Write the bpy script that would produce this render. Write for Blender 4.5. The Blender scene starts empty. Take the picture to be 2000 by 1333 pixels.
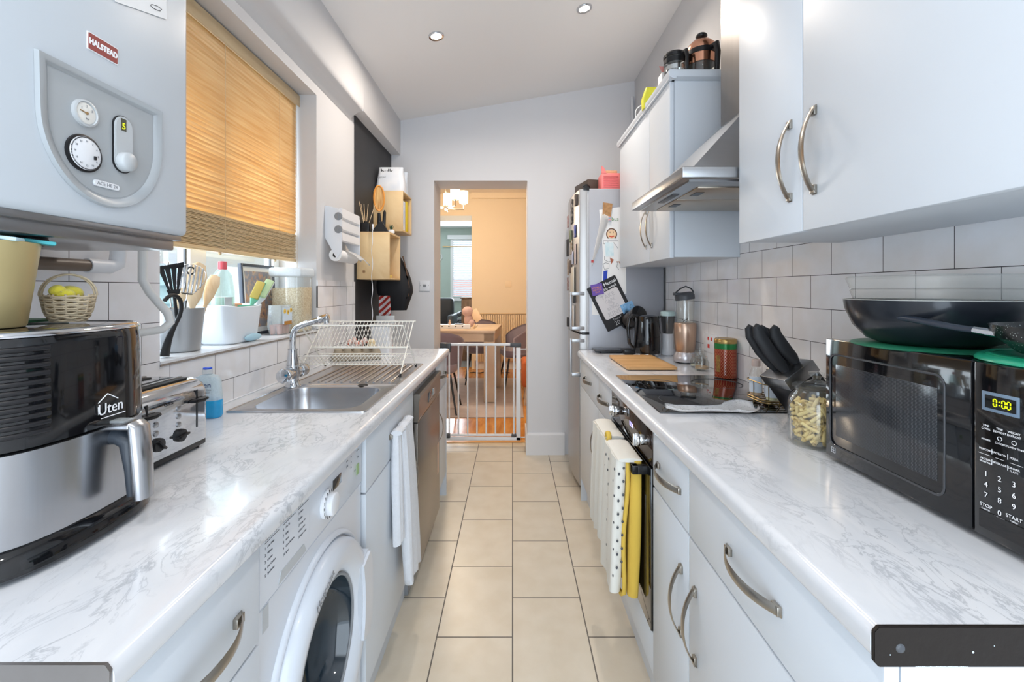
import bpy, bmesh, math, random
from mathutils import Matrix, Vector
from math import pi, sin, cos
random.seed(7)
SC = bpy.context.scene
COL = SC.collection

# ---------------------------------------------------------------- camera
CAMZ = 1.377
cam_data = bpy.data.cameras.new('camera')
cam_data.sensor_width = 36.0
cam_data.lens = 870.0 / 2000.0 * 36.0
cam_data.shift_x = -0.0005
cam_data.shift_y = -0.05025
cam_data.clip_start = 0.02
cam = bpy.data.objects.new('camera', cam_data)
cam.location = (0, 0, CAMZ)
cam.rotation_euler = (pi/2, 0, 0)
COL.objects.link(cam)
SC.camera = cam

# ---------------------------------------------------------------- world, exposure, lights
world = bpy.data.worlds.new('world'); SC.world = world
world.use_nodes = True
wbg = world.node_tree.nodes['Background']
wbg.inputs[0].default_value = (0.74, 0.87, 1.0, 1)
wbg.inputs[1].default_value = 2.6
SC.view_settings.view_transform = 'Standard'
SC.view_settings.look = 'None'
SC.view_settings.exposure = 0.30
SC.view_settings.gamma = 1.0
SC.view_settings.use_curve_mapping = False

def lamp(name, kind, loc, energy, color, rot=(0,0,0), **kw):
    d = bpy.data.lights.new(name, kind); d.energy = energy; d.color = color
    for k, v in kw.items(): setattr(d, k, v)
    o = bpy.data.objects.new(name, d); o.location = loc; o.rotation_euler = rot
    COL.objects.link(o); return o
# daylight through the glazed back door behind the viewer
lamp('back_door_daylight', 'AREA', (0.0, -1.15, 1.35), 20, (0.80, 0.90, 1.0), (pi/2, 0, 0), shape='RECTANGLE', size=1.7, size_y=2.3)
# daylight through the kitchen window
lamp('kitchen_window_daylight', 'AREA', (-1.36, 1.80, 1.62), 15, (0.86, 0.93, 1.0), (0, -pi/2, 0), shape='RECTANGLE', size=0.8, size_y=0.95)
# daylight through the front room window
lamp('front_window_daylight', 'AREA', (-1.5, 10.7, 1.9), 60, (0.80, 0.90, 1.0), (-pi/2, 0, 0), shape='RECTANGLE', size=1.3, size_y=1.5)
def ceil_z(x): return 2.79 + 0.1688*(x + 0.935)
DOWNLIGHTS_AND_FILLS = [(-0.449, 2.622), (0.418, 2.596), (-0.449, -0.1), (0.418, -0.1)]  # first pair has fittings; second pair is unseen fill, added to brighten the room
for i, (dx, dy) in enumerate(DOWNLIGHTS_AND_FILLS):
    lamp('downlight_and_fill_beam', 'AREA', (dx, dy, ceil_z(dx) - 0.035), 8.0 if dy > 2 else 5, (1.0, 0.89, 0.78) if dy > 2 else (1.0, 0.95, 0.90), (0, 0, 0), shape='DISK', size=0.07, spread=2.85)

# ---------------------------------------------------------------- mesh helpers
class B:
    def __init__(s): s.bm = bmesh.new()
    def merge(s, t, M=None):
        if M is not None: bmesh.ops.transform(t, matrix=M, verts=t.verts)
        m = bpy.data.meshes.new('t'); t.to_mesh(m); t.free()
        s.bm.from_mesh(m); bpy.data.meshes.remove(m); return s
    def box(s, x0, x1, y0, y1, z0, z1, bev=0.0, seg=2, M=None):
        t = bmesh.new(); bmesh.ops.create_cube(t, size=1)
        bmesh.ops.scale(t, vec=(abs(x1-x0), abs(y1-y0), abs(z1-z0)), verts=t.verts)
        bmesh.ops.translate(t, vec=((x0+x1)/2, (y0+y1)/2, (z0+z1)/2), verts=t.verts)
        if bev > 0: bmesh.ops.bevel(t, geom=list(t.edges), offset=bev, segments=seg, affect='EDGES', profile=0.5)
        return s.merge(t, M)
    def lathe(s, prof, c=(0,0,0), seg=32, M=None, a0=0.0, a1=2*pi):
        t = bmesh.new(); full = abs(a1-a0-2*pi) < 1e-6
        n = seg if full else seg+1; rings = []
        for r, z in prof:
            if r < 1e-6: rings.append([t.verts.new((0, 0, z))])
            else: rings.append([t.verts.new((r*cos(a0+(a1-a0)*k/seg), r*sin(a0+(a1-a0)*k/seg), z)) for k in range(n)])
        for a, b in zip(rings, rings[1:]):
            for k in range(seg):
                k2 = (k+1) % n if full else k+1
                q = [a[k % len(a)] if len(a) > 1 else a[0], a[k2] if len(a) > 1 else a[0], b[k2] if len(b) > 1 else b[0], b[k] if len(b) > 1 else b[0]]
                q2 = []
                for v in q:
                    if v not in q2: q2.append(v)
                if len(q2) > 2: t.faces.new(q2)
        bmesh.ops.recalc_face_normals(t, faces=t.faces)
        M2 = Matrix.Translation(c) if M is None else Matrix.Translation(c) @ M
        return s.merge(t, M2)
    def cyl(s, c, r, h, axis='z', r2=None, seg=24, bev=0.0, M=None):
        r2 = r if r2 is None else r2
        if bev > 0: prof = [(0, 0), (r-bev, 0), (r-bev*.3, bev*.3), (r, bev), (r2, h-bev), (r2-bev*.3, h-bev*.3), (r2-bev, h), (0, h)]
        else: prof = [(0, 0), (r, 0), (r2, h), (0, h)]
        R = {'z': Matrix.Identity(4), 'x': Matrix.Rotation(pi/2, 4, 'Y'), 'y': Matrix.Rotation(-pi/2, 4, 'X')}[axis]
        if M is not None: R = M @ R
        return s.lathe(prof, c, seg, R)
    def rod(s, a, b, r, r2=None, seg=12, bev=0):
        a, b = Vector(a), Vector(b); d = b-a
        R = d.to_track_quat('Z', 'Y').to_matrix().to_4x4()
        return s.cyl(a, r, d.length, 'z', r2, seg, bev, M=R)
    def ball(s, c, r, seg=20, M=None):
        t = bmesh.new(); bmesh.ops.create_uvsphere(t, u_segments=seg, v_segments=max(8, seg*2//3), radius=1)
        rr = (r, r, r) if isinstance(r, (int, float)) else r
        bmesh.ops.scale(t, vec=rr, verts=t.verts)
        M2 = Matrix.Translation(c) if M is None else Matrix.Translation(c) @ M
        return s.merge(t, M2)
    def tube(s, pts, r, seg=8, closed=False, up=None, M=None, caps=True):
        # r: number, list of numbers, or (ra, rb) ellipse with rb along 'up'
        t = bmesh.new(); P = [Vector(p) for p in pts]; n = len(P); rings = []
        T = []
        for i in range(n):
            if closed: d = P[(i+1) % n] - P[i-1]
            else: d = P[min(i+1, n-1)] - P[max(i-1, 0)]
            T.append(d.normalized() if d.length > 1e-9 else Vector((0, 0, 1)))
        u = Vector(up) if up is not None else Vector((0, 0, 1))
        if up is None and abs(T[0].dot(u)) > 0.9: u = Vector((1, 0, 0))
        N = (u - T[0]*u.dot(T[0])).normalized()
        for i in range(n):
            if up is not None: N = (u - T[i]*u.dot(T[i])).normalized() if abs(u.dot(T[i])) < .999 else N
            else:
                N = N - T[i]*N.dot(T[i]); N = N.normalized() if N.length > 1e-6 else T[i].orthogonal().normalized()
            S = T[i].cross(N)
            if isinstance(r, tuple): ra, rb = r
            elif isinstance(r, list):
                ra, rb = r[i] if isinstance(r[i], tuple) else (r[i], r[i])
            else: ra = rb = r
            ring = []
            for k in range(seg):
                a = 2*pi*k/seg + (pi/4 if seg == 4 else 0)
                q = 1.4142 if seg == 4 else 1
                ring.append(t.verts.new(P[i] + S*(ra*q*cos(a)) + N*(rb*q*sin(a))))
            rings.append(ring)
        m = n if closed else n-1
        for i in range(m):
            a, b = rings[i], rings[(i+1) % n]
            for k in range(seg): t.faces.new((a[k], a[(k+1) % seg], b[(k+1) % seg], b[k]))
        if not closed and caps: t.faces.new(rings[0][::-1]); t.faces.new(rings[-1])
        bmesh.ops.recalc_face_normals(t, faces=t.faces)
        return s.merge(t, M)
    def prism(s, pts, axis, a0, a1, bev=0.0, M=None):
        # pts in the plane across 'axis': x -> (y,z), y -> (x,z), z -> (x,y)
        t = bmesh.new()
        def V(p, a): return {'x': (a, p[0], p[1]), 'y': (p[0], a, p[1]), 'z': (p[0], p[1], a)}[axis]
        lo = [t.verts.new(V(p, a0)) for p in pts]; hi = [t.verts.new(V(p, a1)) for p in pts]; n = len(pts)
        t.faces.new(lo); t.faces.new(hi[::-1])
        for k in range(n): t.faces.new((lo[k], hi[k], hi[(k+1) % n], lo[(k+1) % n]))
        bmesh.ops.recalc_face_normals(t, faces=t.faces)
        if bev > 0: bmesh.ops.bevel(t, geom=list(t.edges), offset=bev, segments=2, affect='EDGES')
        return s.merge(t, M)
    def loft(s, rings, cap0=True, cap1=True, M=None, closed=True):
        t = bmesh.new(); R = [[t.verts.new(p) for p in ring] for ring in rings]; n = len(R[0])
        for a, b in zip(R, R[1:]):
            for k in range(n if closed else n-1): t.faces.new((a[k], a[(k+1) % n], b[(k+1) % n], b[k]))
        if cap0: t.faces.new(R[0][::-1])
        if cap1: t.faces.new(R[-1])
        bmesh.ops.recalc_face_normals(t, faces=t.faces)
        return s.merge(t, M)
    def quad(s, pts):
        t = bmesh.new(); t.faces.new([t.verts.new(p) for p in pts]); return s.merge(t)
    def sheet(s, f, nu, nv, thick=0.0, M=None):
        t = bmesh.new(); g = [[t.verts.new(f(i/nu, j/nv)) for j in range(nv+1)] for i in range(nu+1)]
        fs = [t.faces.new((g[i][j], g[i+1][j], g[i+1][j+1], g[i][j+1])) for i in range(nu) for j in range(nv)]
        if thick: bmesh.ops.solidify(t, geom=fs, thickness=thick)
        return s.merge(t, M)
    def build(s, name, mat, parent=None, world=False, ang=0.6, loc=None):
        bm = s.bm
        if world and parent is not None: bmesh.ops.translate(bm, vec=-wloc(parent), verts=bm.verts)
        if loc is not None: bmesh.ops.translate(bm, vec=-Vector(loc), verts=bm.verts)
        for f in bm.faces: f.smooth = True
        for e in bm.edges:
            if len(e.link_faces) == 2: e.smooth = e.calc_face_angle(0) < ang
        m = bpy.data.meshes.new(name); bm.to_mesh(m); bm.free()
        for mm in (mat if isinstance(mat, list) else [mat]): m.materials.append(mm)
        o = bpy.data.objects.new(name, m); COL.objects.link(o); o.parent = parent
        if loc is not None: o.location = loc
        return o

def wloc(o):
    v = Vector((0, 0, 0))
    while o is not None: v += o.location; o = o.parent
    return v
def thing(name, label, cat, loc=(0,0,0), rotz=0.0, group=None):
    o = bpy.data.objects.new(name, None); COL.objects.link(o); o.location = loc; o.rotation_euler = (0, 0, rotz)
    o.empty_display_size = 0.05
    return tag(o, label, cat, group)
def tag(o, label, cat, group=None, kind=None):
    o['label'] = label; o['category'] = cat
    if group: o['group'] = group
    if kind: o['kind'] = kind
    return o
def struct(o, label=None):
    o['kind'] = 'structure'
    if label: o['label'] = label
    return o
def dup(root, loc, rotz=0.0, label=None, group=None):
    r = root.copy(); COL.objects.link(r); r.location = loc; r.rotation_euler = (0, 0, rotz)
    if label: r['label'] = label
    if group: r['group'] = group
    for ch in list(root.children):
        c = ch.copy(); COL.objects.link(c); c.parent = r
        for g in list(ch.children):
            d = g.copy(); COL.objects.link(d); d.parent = c
    return r
def rrect(x0, x1, y0, y1, r, n=6):
    P = []
    for cx, cy, a in ((x1-r, y1-r, 0), (x0+r, y1-r, pi/2), (x0+r, y0+r, pi), (x1-r, y0+r, 1.5*pi)):
        for k in range(n+1): P.append((cx+r*cos(a+pi/2*k/n), cy+r*sin(a+pi/2*k/n)))
    return P
def bez(p0, p1, p2, p3, n=12):
    p0, p1, p2, p3 = map(Vector, (p0, p1, p2, p3)); out = []
    for i in range(n+1):
        t = i/n; out.append(p0*(1-t)**3 + p1*3*t*(1-t)**2 + p2*3*t*t*(1-t) + p3*t**3)
    return out
def face(origin, right, up=(0,0,1)):
    r = Vector(right).normalized(); u = Vector(up); u = (u - r*u.dot(r)).normalized(); n = r.cross(u)
    M = Matrix.Identity(4)
    for i in range(3): M[i][0] = r[i]; M[i][1] = u[i]; M[i][2] = n[i]; M[i][3] = origin[i]
    return M
def orient(d, y):
    z = Vector(d).normalized(); y = Vector(y); y = (y - z*y.dot(z)).normalized(); x = y.cross(z); M = Matrix.Identity(4)
    for i in range(3): M[i][0] = x[i]; M[i][1] = y[i]; M[i][2] = z[i]
    return M
PX = (0, 1, 0)     # reading direction on surfaces that face +X
NX = (0, -1, 0)    # on surfaces that face -X
NY = (1, 0, 0)     # on surfaces that face the viewer
def text(name, body, size, M, mat, parent, ex=0.0002, align='CENTER', shear=0, sx=1.0, bold=0.0):
    cu = bpy.data.curves.new('t', 'FONT'); cu.body = body; cu.size = size; cu.extrude = ex; cu.align_x = align; cu.align_y = 'CENTER'
    cu.shear = shear; cu.offset = bold; cu.resolution_u = 3
    o = bpy.data.objects.new('t', cu); COL.objects.link(o)
    dg = bpy.context.evaluated_depsgraph_get(); dg.update()
    m = bpy.data.meshes.new_from_object(o.evaluated_get(dg), preserve_all_data_layers=False, depsgraph=dg)
    bpy.data.objects.remove(o); bpy.data.curves.remove(cu)
    m.transform(M @ Matrix.Diagonal((sx, 1, 1, 1)))
    if parent is not None: m.transform(Matrix.Translation(-wloc(parent)))
    m.materials.clear(); m.materials.append(mat); m.name = name
    r = bpy.data.objects.new(name, m); COL.objects.link(r); r.parent = parent
    return r
def texts(name, items, M, mat, parent, ex=0.0002):
    # items: (string, size, dx, dy[, align]) on one plane, joined in one part
    bm = bmesh.new()
    for it in items:
        al = it[4] if len(it) > 4 else 'CENTER'
        o = text('t', it[0], it[1], M @ Matrix.Translation((it[2], it[3], 0)), mat, None, ex, al)
        bm.from_mesh(o.data); me = o.data; bpy.data.objects.remove(o); bpy.data.meshes.remove(me)
    m = bpy.data.meshes.new(name); bm.to_mesh(m); bm.free()
    if parent is not None: m.transform(Matrix.Translation(-wloc(parent)))
    m.materials.append(mat)
    r = bpy.data.objects.new(name, m); COL.objects.link(r); r.parent = parent
    return r

# ---------------------------------------------------------------- materials
def srgb(c):
    if isinstance(c, str): c = tuple(int(c[i:i+2], 16) for i in (0, 2, 4))
    return tuple(((v/255)/12.92 if v/255 <= 0.04045 else ((v/255+0.055)/1.055)**2.4) for v in c) + (1,)
class NT:
    def __init__(s, name):
        s.m = bpy.data.materials.new(name); s.m.use_nodes = True; s.t = s.m.node_tree
        s.bsdf = s.t.nodes['Principled BSDF']; s.out = s.t.nodes['Material Output']
    def n(s, kind, **kw):
        nd = s.t.nodes.new('ShaderNode' + kind)
        for k, v in kw.items():
            if k.startswith('i_'): nd.inputs[k[2:].replace('_', ' ')].default_value = v
            else: setattr(nd, k, v)
        return nd
    def l(s, a, b): s.t.links.new(a, b)
    def set(s, **kw):
        for k, v in kw.items(): s.bsdf.inputs[k.replace('_', ' ')].default_value = v
        return s
def pmat(name, col, rough=0.5, metal=0.0, var=0.04, scale=12.0, bump=0.0, bscale=60.0, trans=0.0, coat=0.0, emit=None, estr=0.0, ior=1.45, alpha=1.0, sheen=0.0, aniso=None, sub=0.0):
    N = NT(name); c = srgb(col)
    N.set(Roughness=rough, Metallic=metal, IOR=ior)
    N.bsdf.inputs['Transmission Weight'].default_value = trans
    N.bsdf.inputs['Coat Weight'].default_value = coat
    N.bsdf.inputs['Sheen Weight'].default_value = sheen
    N.bsdf.inputs['Alpha'].default_value = alpha
    if sub: N.bsdf.inputs['Subsurface Weight'].default_value = sub; N.bsdf.inputs['Subsurface Radius'].default_value = (.01, .01, .01)
    tc = N.n('TexCoord'); mp = N.n('Mapping'); N.l(tc.outputs['Object'], mp.inputs['Vector'])
    if aniso: mp.inputs['Scale'].default_value = aniso
    nz = N.n('TexNoise', i_Scale=scale, i_Detail=4.0); N.l(mp.outputs[0], nz.inputs['Vector'])
    mx = N.n('MixRGB', blend_type='MIX')
    mx.inputs[1].default_value = tuple(v*(1-var) for v in c[:3]) + (1,)
    mx.inputs[2].default_value = tuple(min(1, v*(1+var)) for v in c[:3]) + (1,)
    N.l(nz.outputs['Fac'], mx.inputs[0]); N.l(mx.outputs[0], N.bsdf.inputs['Base Color'])
    if bump:
        nb = N.n('TexNoise', i_Scale=bscale, i_Detail=3.0); N.l(mp.outputs[0], nb.inputs['Vector'])
        bp = N.n('Bump', i_Strength=bump, i_Distance=0.002); N.l(nb.outputs['Fac'], bp.inputs['Height']); N.l(bp.outputs[0], N.bsdf.inputs['Normal'])
    if emit: N.bsdf.inputs['Emission Color'].default_value = srgb(emit); N.bsdf.inputs['Emission Strength'].default_value = estr
    return N.m
def ramp(N, stops, fac):
    r = N.n('ValToRGB'); e = r.color_ramp.elements
    while len(e) < len(stops): e.new(0.5)
    for k, (p, c) in enumerate(stops): e[k].position = p; e[k].color = srgb(c) if not isinstance(c, float) else (c, c, c, 1)
    N.l(fac, r.inputs[0]); return r

def m_marble():
    N = NT('marble_laminate'); N.set(Roughness=0.17); N.bsdf.inputs['Coat Weight'].default_value = 0.15
    tc = N.n('TexCoord'); mp = N.n('Mapping'); N.l(tc.outputs['Object'], mp.inputs['Vector'])
    mp.inputs['Rotation'].default_value = (0, 0, 0.7); mp.inputs['Scale'].default_value = (1.7, 0.8, 1.2)
    def vein(scale, w, dist, seed, rough=.62):
        m2 = N.n('Mapping'); N.l(mp.outputs[0], m2.inputs['Vector']); m2.inputs['Location'].default_value = (seed, seed*1.7, seed*.3)
        nz = N.n('TexNoise', i_Scale=scale, i_Detail=9.0, i_Roughness=rough, i_Distortion=dist); N.l(m2.outputs[0], nz.inputs['Vector'])
        sb = N.n('Math', operation='SUBTRACT'); sb.inputs[1].default_value = 0.5; N.l(nz.outputs['Fac'], sb.inputs[0])
        ab = N.n('Math', operation='ABSOLUTE'); N.l(sb.outputs[0], ab.inputs[0])
        mr = N.n('MapRange'); mr.inputs['From Min'].default_value = 0; mr.inputs['From Max'].default_value = w
        mr.inputs['To Min'].default_value = 1; mr.inputs['To Max'].default_value = 0; N.l(ab.outputs[0], mr.inputs['Value'])
        return mr.outputs[0]
    v1 = vein(4.5, 0.02, 1.1, 3.1); v2 = vein(10.0, 0.022, 0.9, 9.0); v3 = vein(2.2, 0.10, 1.4, 5.0, .55)
    msk = N.n('TexNoise', i_Scale=3.2, i_Detail=4.0); N.l(mp.outputs[0], msk.inputs['Vector'])
    mk = N.n('MapRange'); mk.inputs['From Min'].default_value = .47; mk.inputs['From Max'].default_value = .64; N.l(msk.outputs['Fac'], mk.inputs['Value'])
    a = N.n('Math', operation='MULTIPLY'); N.l(v2, a.inputs[0]); N.l(mk.outputs[0], a.inputs[1])
    a1 = N.n('Math', operation='MULTIPLY'); N.l(v1, a1.inputs[0])
    mk2 = N.n('MapRange'); mk2.inputs['From Min'].default_value = .44; mk2.inputs['From Max'].default_value = .62; N.l(msk.outputs['Fac'], mk2.inputs['Value']); N.l(mk2.outputs[0], a1.inputs[1])
    b = N.n('Math', operation='MAXIMUM'); N.l(a1.outputs[0], b.inputs[0]); N.l(a.outputs[0], b.inputs[1])
    c3 = N.n('Math', operation='MULTIPLY'); N.l(v3, c3.inputs[0]); c3.inputs[1].default_value = 0.30
    mx = N.n('MixRGB'); mx.inputs[1].default_value = srgb('DCDEE2'); mx.inputs[2].default_value = srgb('C3C9D1'); N.l(c3.outputs[0], mx.inputs[0])
    m2 = N.n('Math', operation='MULTIPLY'); N.l(b.outputs[0], m2.inputs[0]); m2.inputs[1].default_value = 0.52
    mx2 = N.n('MixRGB'); N.l(mx.outputs[0], mx2.inputs[1]); mx2.inputs[2].default_value = srgb('8C929C'); N.l(m2.outputs[0], mx2.inputs[0])
    N.l(mx2.outputs[0], N.bsdf.inputs['Base Color'])
    return N.m
def m_brick(name, axes, off, bw, rh, mort, tile, grout, rough, var, bump=0.3, wav=0.0):
    N = NT(name); N.set(Roughness=rough)
    tc = N.n('TexCoord'); sp = N.n('SeparateXYZ'); N.l(tc.outputs['Object'], sp.inputs[0])
    cb = N.n('CombineXYZ')
    for k in (0, 1):
        ad = N.n('Math', operation='ADD'); ad.inputs[1].default_value = off[k]; N.l(sp.outputs[axes[k]], ad.inputs[0]); N.l(ad.outputs[0], cb.inputs[k])
    br = N.n('TexBrick', offset=0.5, offset_frequency=2); N.l(cb.outputs[0], br.inputs['Vector'])
    br.inputs['Scale'].default_value = 1.0; br.inputs['Mortar Size'].default_value = mort; br.inputs['Mortar Smooth'].default_value = 0.15
    br.inputs['Bias'].default_value = 0.0; br.inputs['Brick Width'].default_value = bw; br.inputs['Row Height'].default_value = rh
    c = srgb(tile); br.inputs['Color1'].default_value = tuple(v*(1-var) for v in c[:3])+(1,); br.inputs['Color2'].default_value = tuple(min(1, v*(1+var)) for v in c[:3])+(1,)
    br.inputs['Mortar'].default_value = srgb(grout)
    nz = N.n('TexNoise', i_Scale=9.0, i_Detail=5.0); N.l(tc.outputs['Object'], nz.inputs['Vector'])
    r = ramp(N, [(0.3, 'F4F1EC'), (0.75, 'FFFFFF')], nz.outputs['Fac'])
    mu = N.n('MixRGB', blend_type='MULTIPLY'); mu.inputs[0].default_value = 1.0; N.l(br.outputs['Color'], mu.inputs[1]); N.l(r.outputs[0], mu.inputs[2])
    N.l(mu.outputs[0], N.bsdf.inputs['Base Color'])
    ri = N.n('Math', operation='SUBTRACT'); ri.inputs[0].default_value = 1.0; N.l(br.outputs['Fac'], ri.inputs[1])
    hh = ri.outputs[0]
    if wav:
        nw = N.n('TexNoise', i_Scale=14.0, i_Detail=1.0); N.l(tc.outputs['Object'], nw.inputs['Vector'])
        m = N.n('Math', operation='MULTIPLY_ADD'); N.l(nw.outputs['Fac'], m.inputs[0]); m.inputs[1].default_value = wav; N.l(hh, m.inputs[2]); hh = m.outputs[0]
    bp = N.n('Bump', i_Strength=bump, i_Distance=0.0015); N.l(hh, bp.inputs['Height']); N.l(bp.outputs[0], N.bsdf.inputs['Normal'])
    rr = N.n('MapRange'); rr.inputs['To Min'].default_value = rough; rr.inputs['To Max'].default_value = 0.8; N.l(br.outputs['Fac'], rr.inputs['Value']); N.l(rr.outputs[0], N.bsdf.inputs['Roughness'])
    return N.m
def m_wood(name, c1, c2, scale=(1, 12, 12), rough=0.45, nscale=2.5, knots=False, c3=None, trans=0.0):
    N = NT(name); N.set(Roughness=rough)
    tc = N.n('TexCoord'); mp = N.n('Mapping'); mp.inputs['Scale'].default_value = scale; N.l(tc.outputs['Object'], mp.inputs['Vector'])
    nz = N.n('TexNoise', i_Scale=nscale, i_Detail=7.0, i_Distortion=0.6); N.l(mp.outputs[0], nz.inputs['Vector'])
    r = ramp(N, [(0.32, c1), (0.68, c2)], nz.outputs['Fac']); col = r.outputs[0]
    if knots:
        vo = N.n('TexVoronoi', i_Scale=7.0); N.l(tc.outputs['Object'], vo.inputs['Vector'])
        r2 = ramp(N, [(0.04, '8A5A30'), (0.10, 'FFFFFF')], vo.outputs['Distance'])
        mu = N.n('MixRGB', blend_type='MULTIPLY'); mu.inputs[0].default_value = 0.8; N.l(col, mu.inputs[1]); N.l(r2.outputs[0], mu.inputs[2]); col = mu.outputs[0]
    N.l(col, N.bsdf.inputs['Base Color'])
    if trans:
        tr = N.n('BsdfTranslucent'); N.l(col, tr.inputs[0]); ms = N.n('MixShader'); ms.inputs[0].default_value = trans
        N.l(N.bsdf.outputs[0], ms.inputs[1]); N.l(tr.outputs[0], ms.inputs[2]); N.l(ms.outputs[0], N.out.inputs[0])
    return N.m
def m_glass(name, tint=(1, 1, 1), rough=0.0, mixf=0.12, white=0.0):
    # thin clear glass or plastic: transparent with a fresnel gloss
    N = NT(name); t = N.n('BsdfTransparent'); t.inputs[0].default_value = tint + (1,)
    g = N.n('BsdfGlossy'); g.inputs['Roughness'].default_value = rough
    lw = N.n('LayerWeight', i_Blend=0.5); pw = N.n('Math', operation='POWER'); pw.inputs[1].default_value = 4.0; N.l(lw.outputs['Facing'], pw.inputs[0])
    ad = N.n('Math', operation='MULTIPLY_ADD'); ad.inputs[1].default_value = 0.75; ad.inputs[2].default_value = 0.03 + mixf*0.15; N.l(pw.outputs[0], ad.inputs[0])
    ms = N.n('MixShader'); N.l(ad.outputs[0], ms.inputs[0]); N.l(t.outputs[0], ms.inputs[1]); N.l(g.outputs[0], ms.inputs[2]); last = ms
    nz = N.n('TexNoise', i_Scale=20.0); mr = N.n('MapRange'); mr.inputs['To Min'].default_value = white*.85; mr.inputs['To Max'].default_value = white*1.15; N.l(nz.outputs['Fac'], mr.inputs['Value'])
    d = N.n('BsdfDiffuse'); d.inputs[0].default_value = (0.85*tint[0], 0.88*tint[1], 0.88*tint[2], 1); m2 = N.n('MixShader'); N.l(mr.outputs[0], m2.inputs[0])
    N.l(ms.outputs[0], m2.inputs[1]); N.l(d.outputs[0], m2.inputs[2]); last = m2
    N.l(last.outputs[0], N.out.inputs[0]); return N.m
def m_stripe(name, c1, c2, axis, period, rot=0.0, rough=0.6, duty=0.5, obj=True):
    N = NT(name); N.set(Roughness=rough); tc = N.n('TexCoord'); mp = N.n('Mapping'); N.l(tc.outputs['Object'], mp.inputs['Vector'])
    mp.inputs['Rotation'].default_value = rot if isinstance(rot, tuple) else (0, 0, rot)
    sp = N.n('SeparateXYZ'); N.l(mp.outputs[0], sp.inputs[0])
    m = N.n('Math', operation='MULTIPLY'); m.inputs[1].default_value = 1/period; N.l(sp.outputs[axis], m.inputs[0])
    f = N.n('Math', operation='FRACT'); N.l(m.outputs[0], f.inputs[0])
    g = N.n('Math', operation='GREATER_THAN'); g.inputs[1].default_value = duty; N.l(f.outputs[0], g.inputs[0])
    mx = N.n('MixRGB'); mx.inputs[1].default_value = srgb(c1); mx.inputs[2].default_value = srgb(c2); N.l(g.outputs[0], mx.inputs[0]); N.l(mx.outputs[0], N.bsdf.inputs['Base Color'])
    return N.m
def m_blotch(name, cols, scale=20.0, rough=0.6, detail=2.0):
    N = NT(name); N.set(Roughness=rough); tc = N.n('TexCoord'); nz = N.n('TexNoise', i_Scale=scale, i_Detail=detail); N.l(tc.outputs['Object'], nz.inputs['Vector'])
    r = ramp(N, [(0.3 + 0.4*k/(len(cols)-1), c) for k, c in enumerate(cols)], nz.outputs['Fac']); N.l(r.outputs[0], N.bsdf.inputs['Base Color']); return N.m
def m_glow(name, col, strength):
    N = NT(name); N.set(Roughness=0.5); N.bsdf.inputs['Base Color'].default_value = srgb(col)
    nz = N.n('TexNoise', i_Scale=3.0); r = N.n('MapRange'); r.inputs['To Min'].default_value = strength*.92; r.inputs['To Max'].default_value = strength*1.08
    N.l(nz.outputs['Fac'], r.inputs['Value']); N.l(r.outputs[0], N.bsdf.inputs['Emission Strength']); N.bsdf.inputs['Emission Color'].default_value = srgb(col); return N.m

M = {}
M['wall'] = pmat('white_wall_paint', 'D2D1D2', 0.75, var=.015, scale=3, bump=.12, bscale=40)
M['wall_far'] = pmat('white_plaster', 'DDDDE0', 0.75, var=.02, scale=4, bump=.2, bscale=18)
M['ceil'] = pmat('ceiling_paint', 'F2F0EF', 0.85, var=.015, scale=2, bump=.05)
M['black_wall'] = pmat('chalkboard_paint', '2E2E31', 0.6, var=.08, scale=6)
M['peach'] = pmat('cream_wall_paint', 'EBDCC4', 0.8, var=.02, scale=3)
M['green_wall'] = pmat('sage_wall_paint', 'AFBBB4', 0.8, var=.03, scale=3)
M['trim'] = pmat('white_gloss_trim', 'E4E4E6', 0.35, var=.01)
M['tile_r'] = m_brick('metro_tiles_right', ('Y', 'Z'), (-1.4137+.1967*20, -1.313+.1115*20), .1967, .1115, .0011, 'F0F2F7', '3C3B40', 0.12, .012, wav=.35)
M['tile_l'] = m_brick('metro_tiles_left', ('Y', 'Z'), (-1.8166+.2*20, -1.058+.1125*20), .2, .1125, .0011, 'F0F1F6', '4A4848', 0.12, .012, wav=.35)
M['floor'] = m_brick('cream_floor_tiles', ('Y', 'X'), (-1.764+.45*20, .3*20), .45, .3, .0028, 'DBD2C2', '6E6862', 0.30, .025, bump=.35, wav=.25)
M['marble'] = m_marble()
M['cab'] = pmat('white_gloss_laminate', 'D3D9E0', 0.42, var=.008, scale=2, coat=.0)
M['cab_edge'] = pmat('cream_door_edge', 'D3C2AC', 0.5)
M['nickel'] = pmat('brushed_nickel', 'A9A39A', 0.30, 1.0, var=.06, scale=40, aniso=(1, 1, 12))
M['chrome'] = pmat('chrome', 'D0D3D7', 0.06, 1.0, var=.01)
M['steel'] = pmat('brushed_steel', 'A9AAAC', 0.28, 1.0, var=.05, scale=8, aniso=(1, 1, 40))
M['steel_v'] = pmat('vertical_brushed_steel', 'B2B3B6', 0.26, 1.0, var=.06, scale=6, aniso=(30, 30, 1))
M['sink'] = pmat('sink_steel', 'CACBCE', 0.26, 1.0, var=.05, scale=30)
M['dw'] = pmat('dishwasher_steel', '918B84', 0.3, 1.0, var=.05, scale=6, aniso=(1, 30, 1))
M['silver'] = pmat('silver_plastic', 'A6A8AF', 0.4, 0.3, var=.03)
M['boiler'] = pmat('boiler_enamel', 'C3CAD1', 0.32, var=.01, coat=.2)
M['greyp'] = pmat('pale_grey_plastic', 'B9BDC0', 0.35, var=.02)
M['white_pl'] = pmat('white_plastic', 'E6E8EC', 0.3, var=.015)
M['wm'] = pmat('appliance_white', 'D5DAE2', 0.28, var=.01, coat=.2)
M['black_pl'] = pmat('black_plastic', '17171A', 0.32, var=.08)
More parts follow.
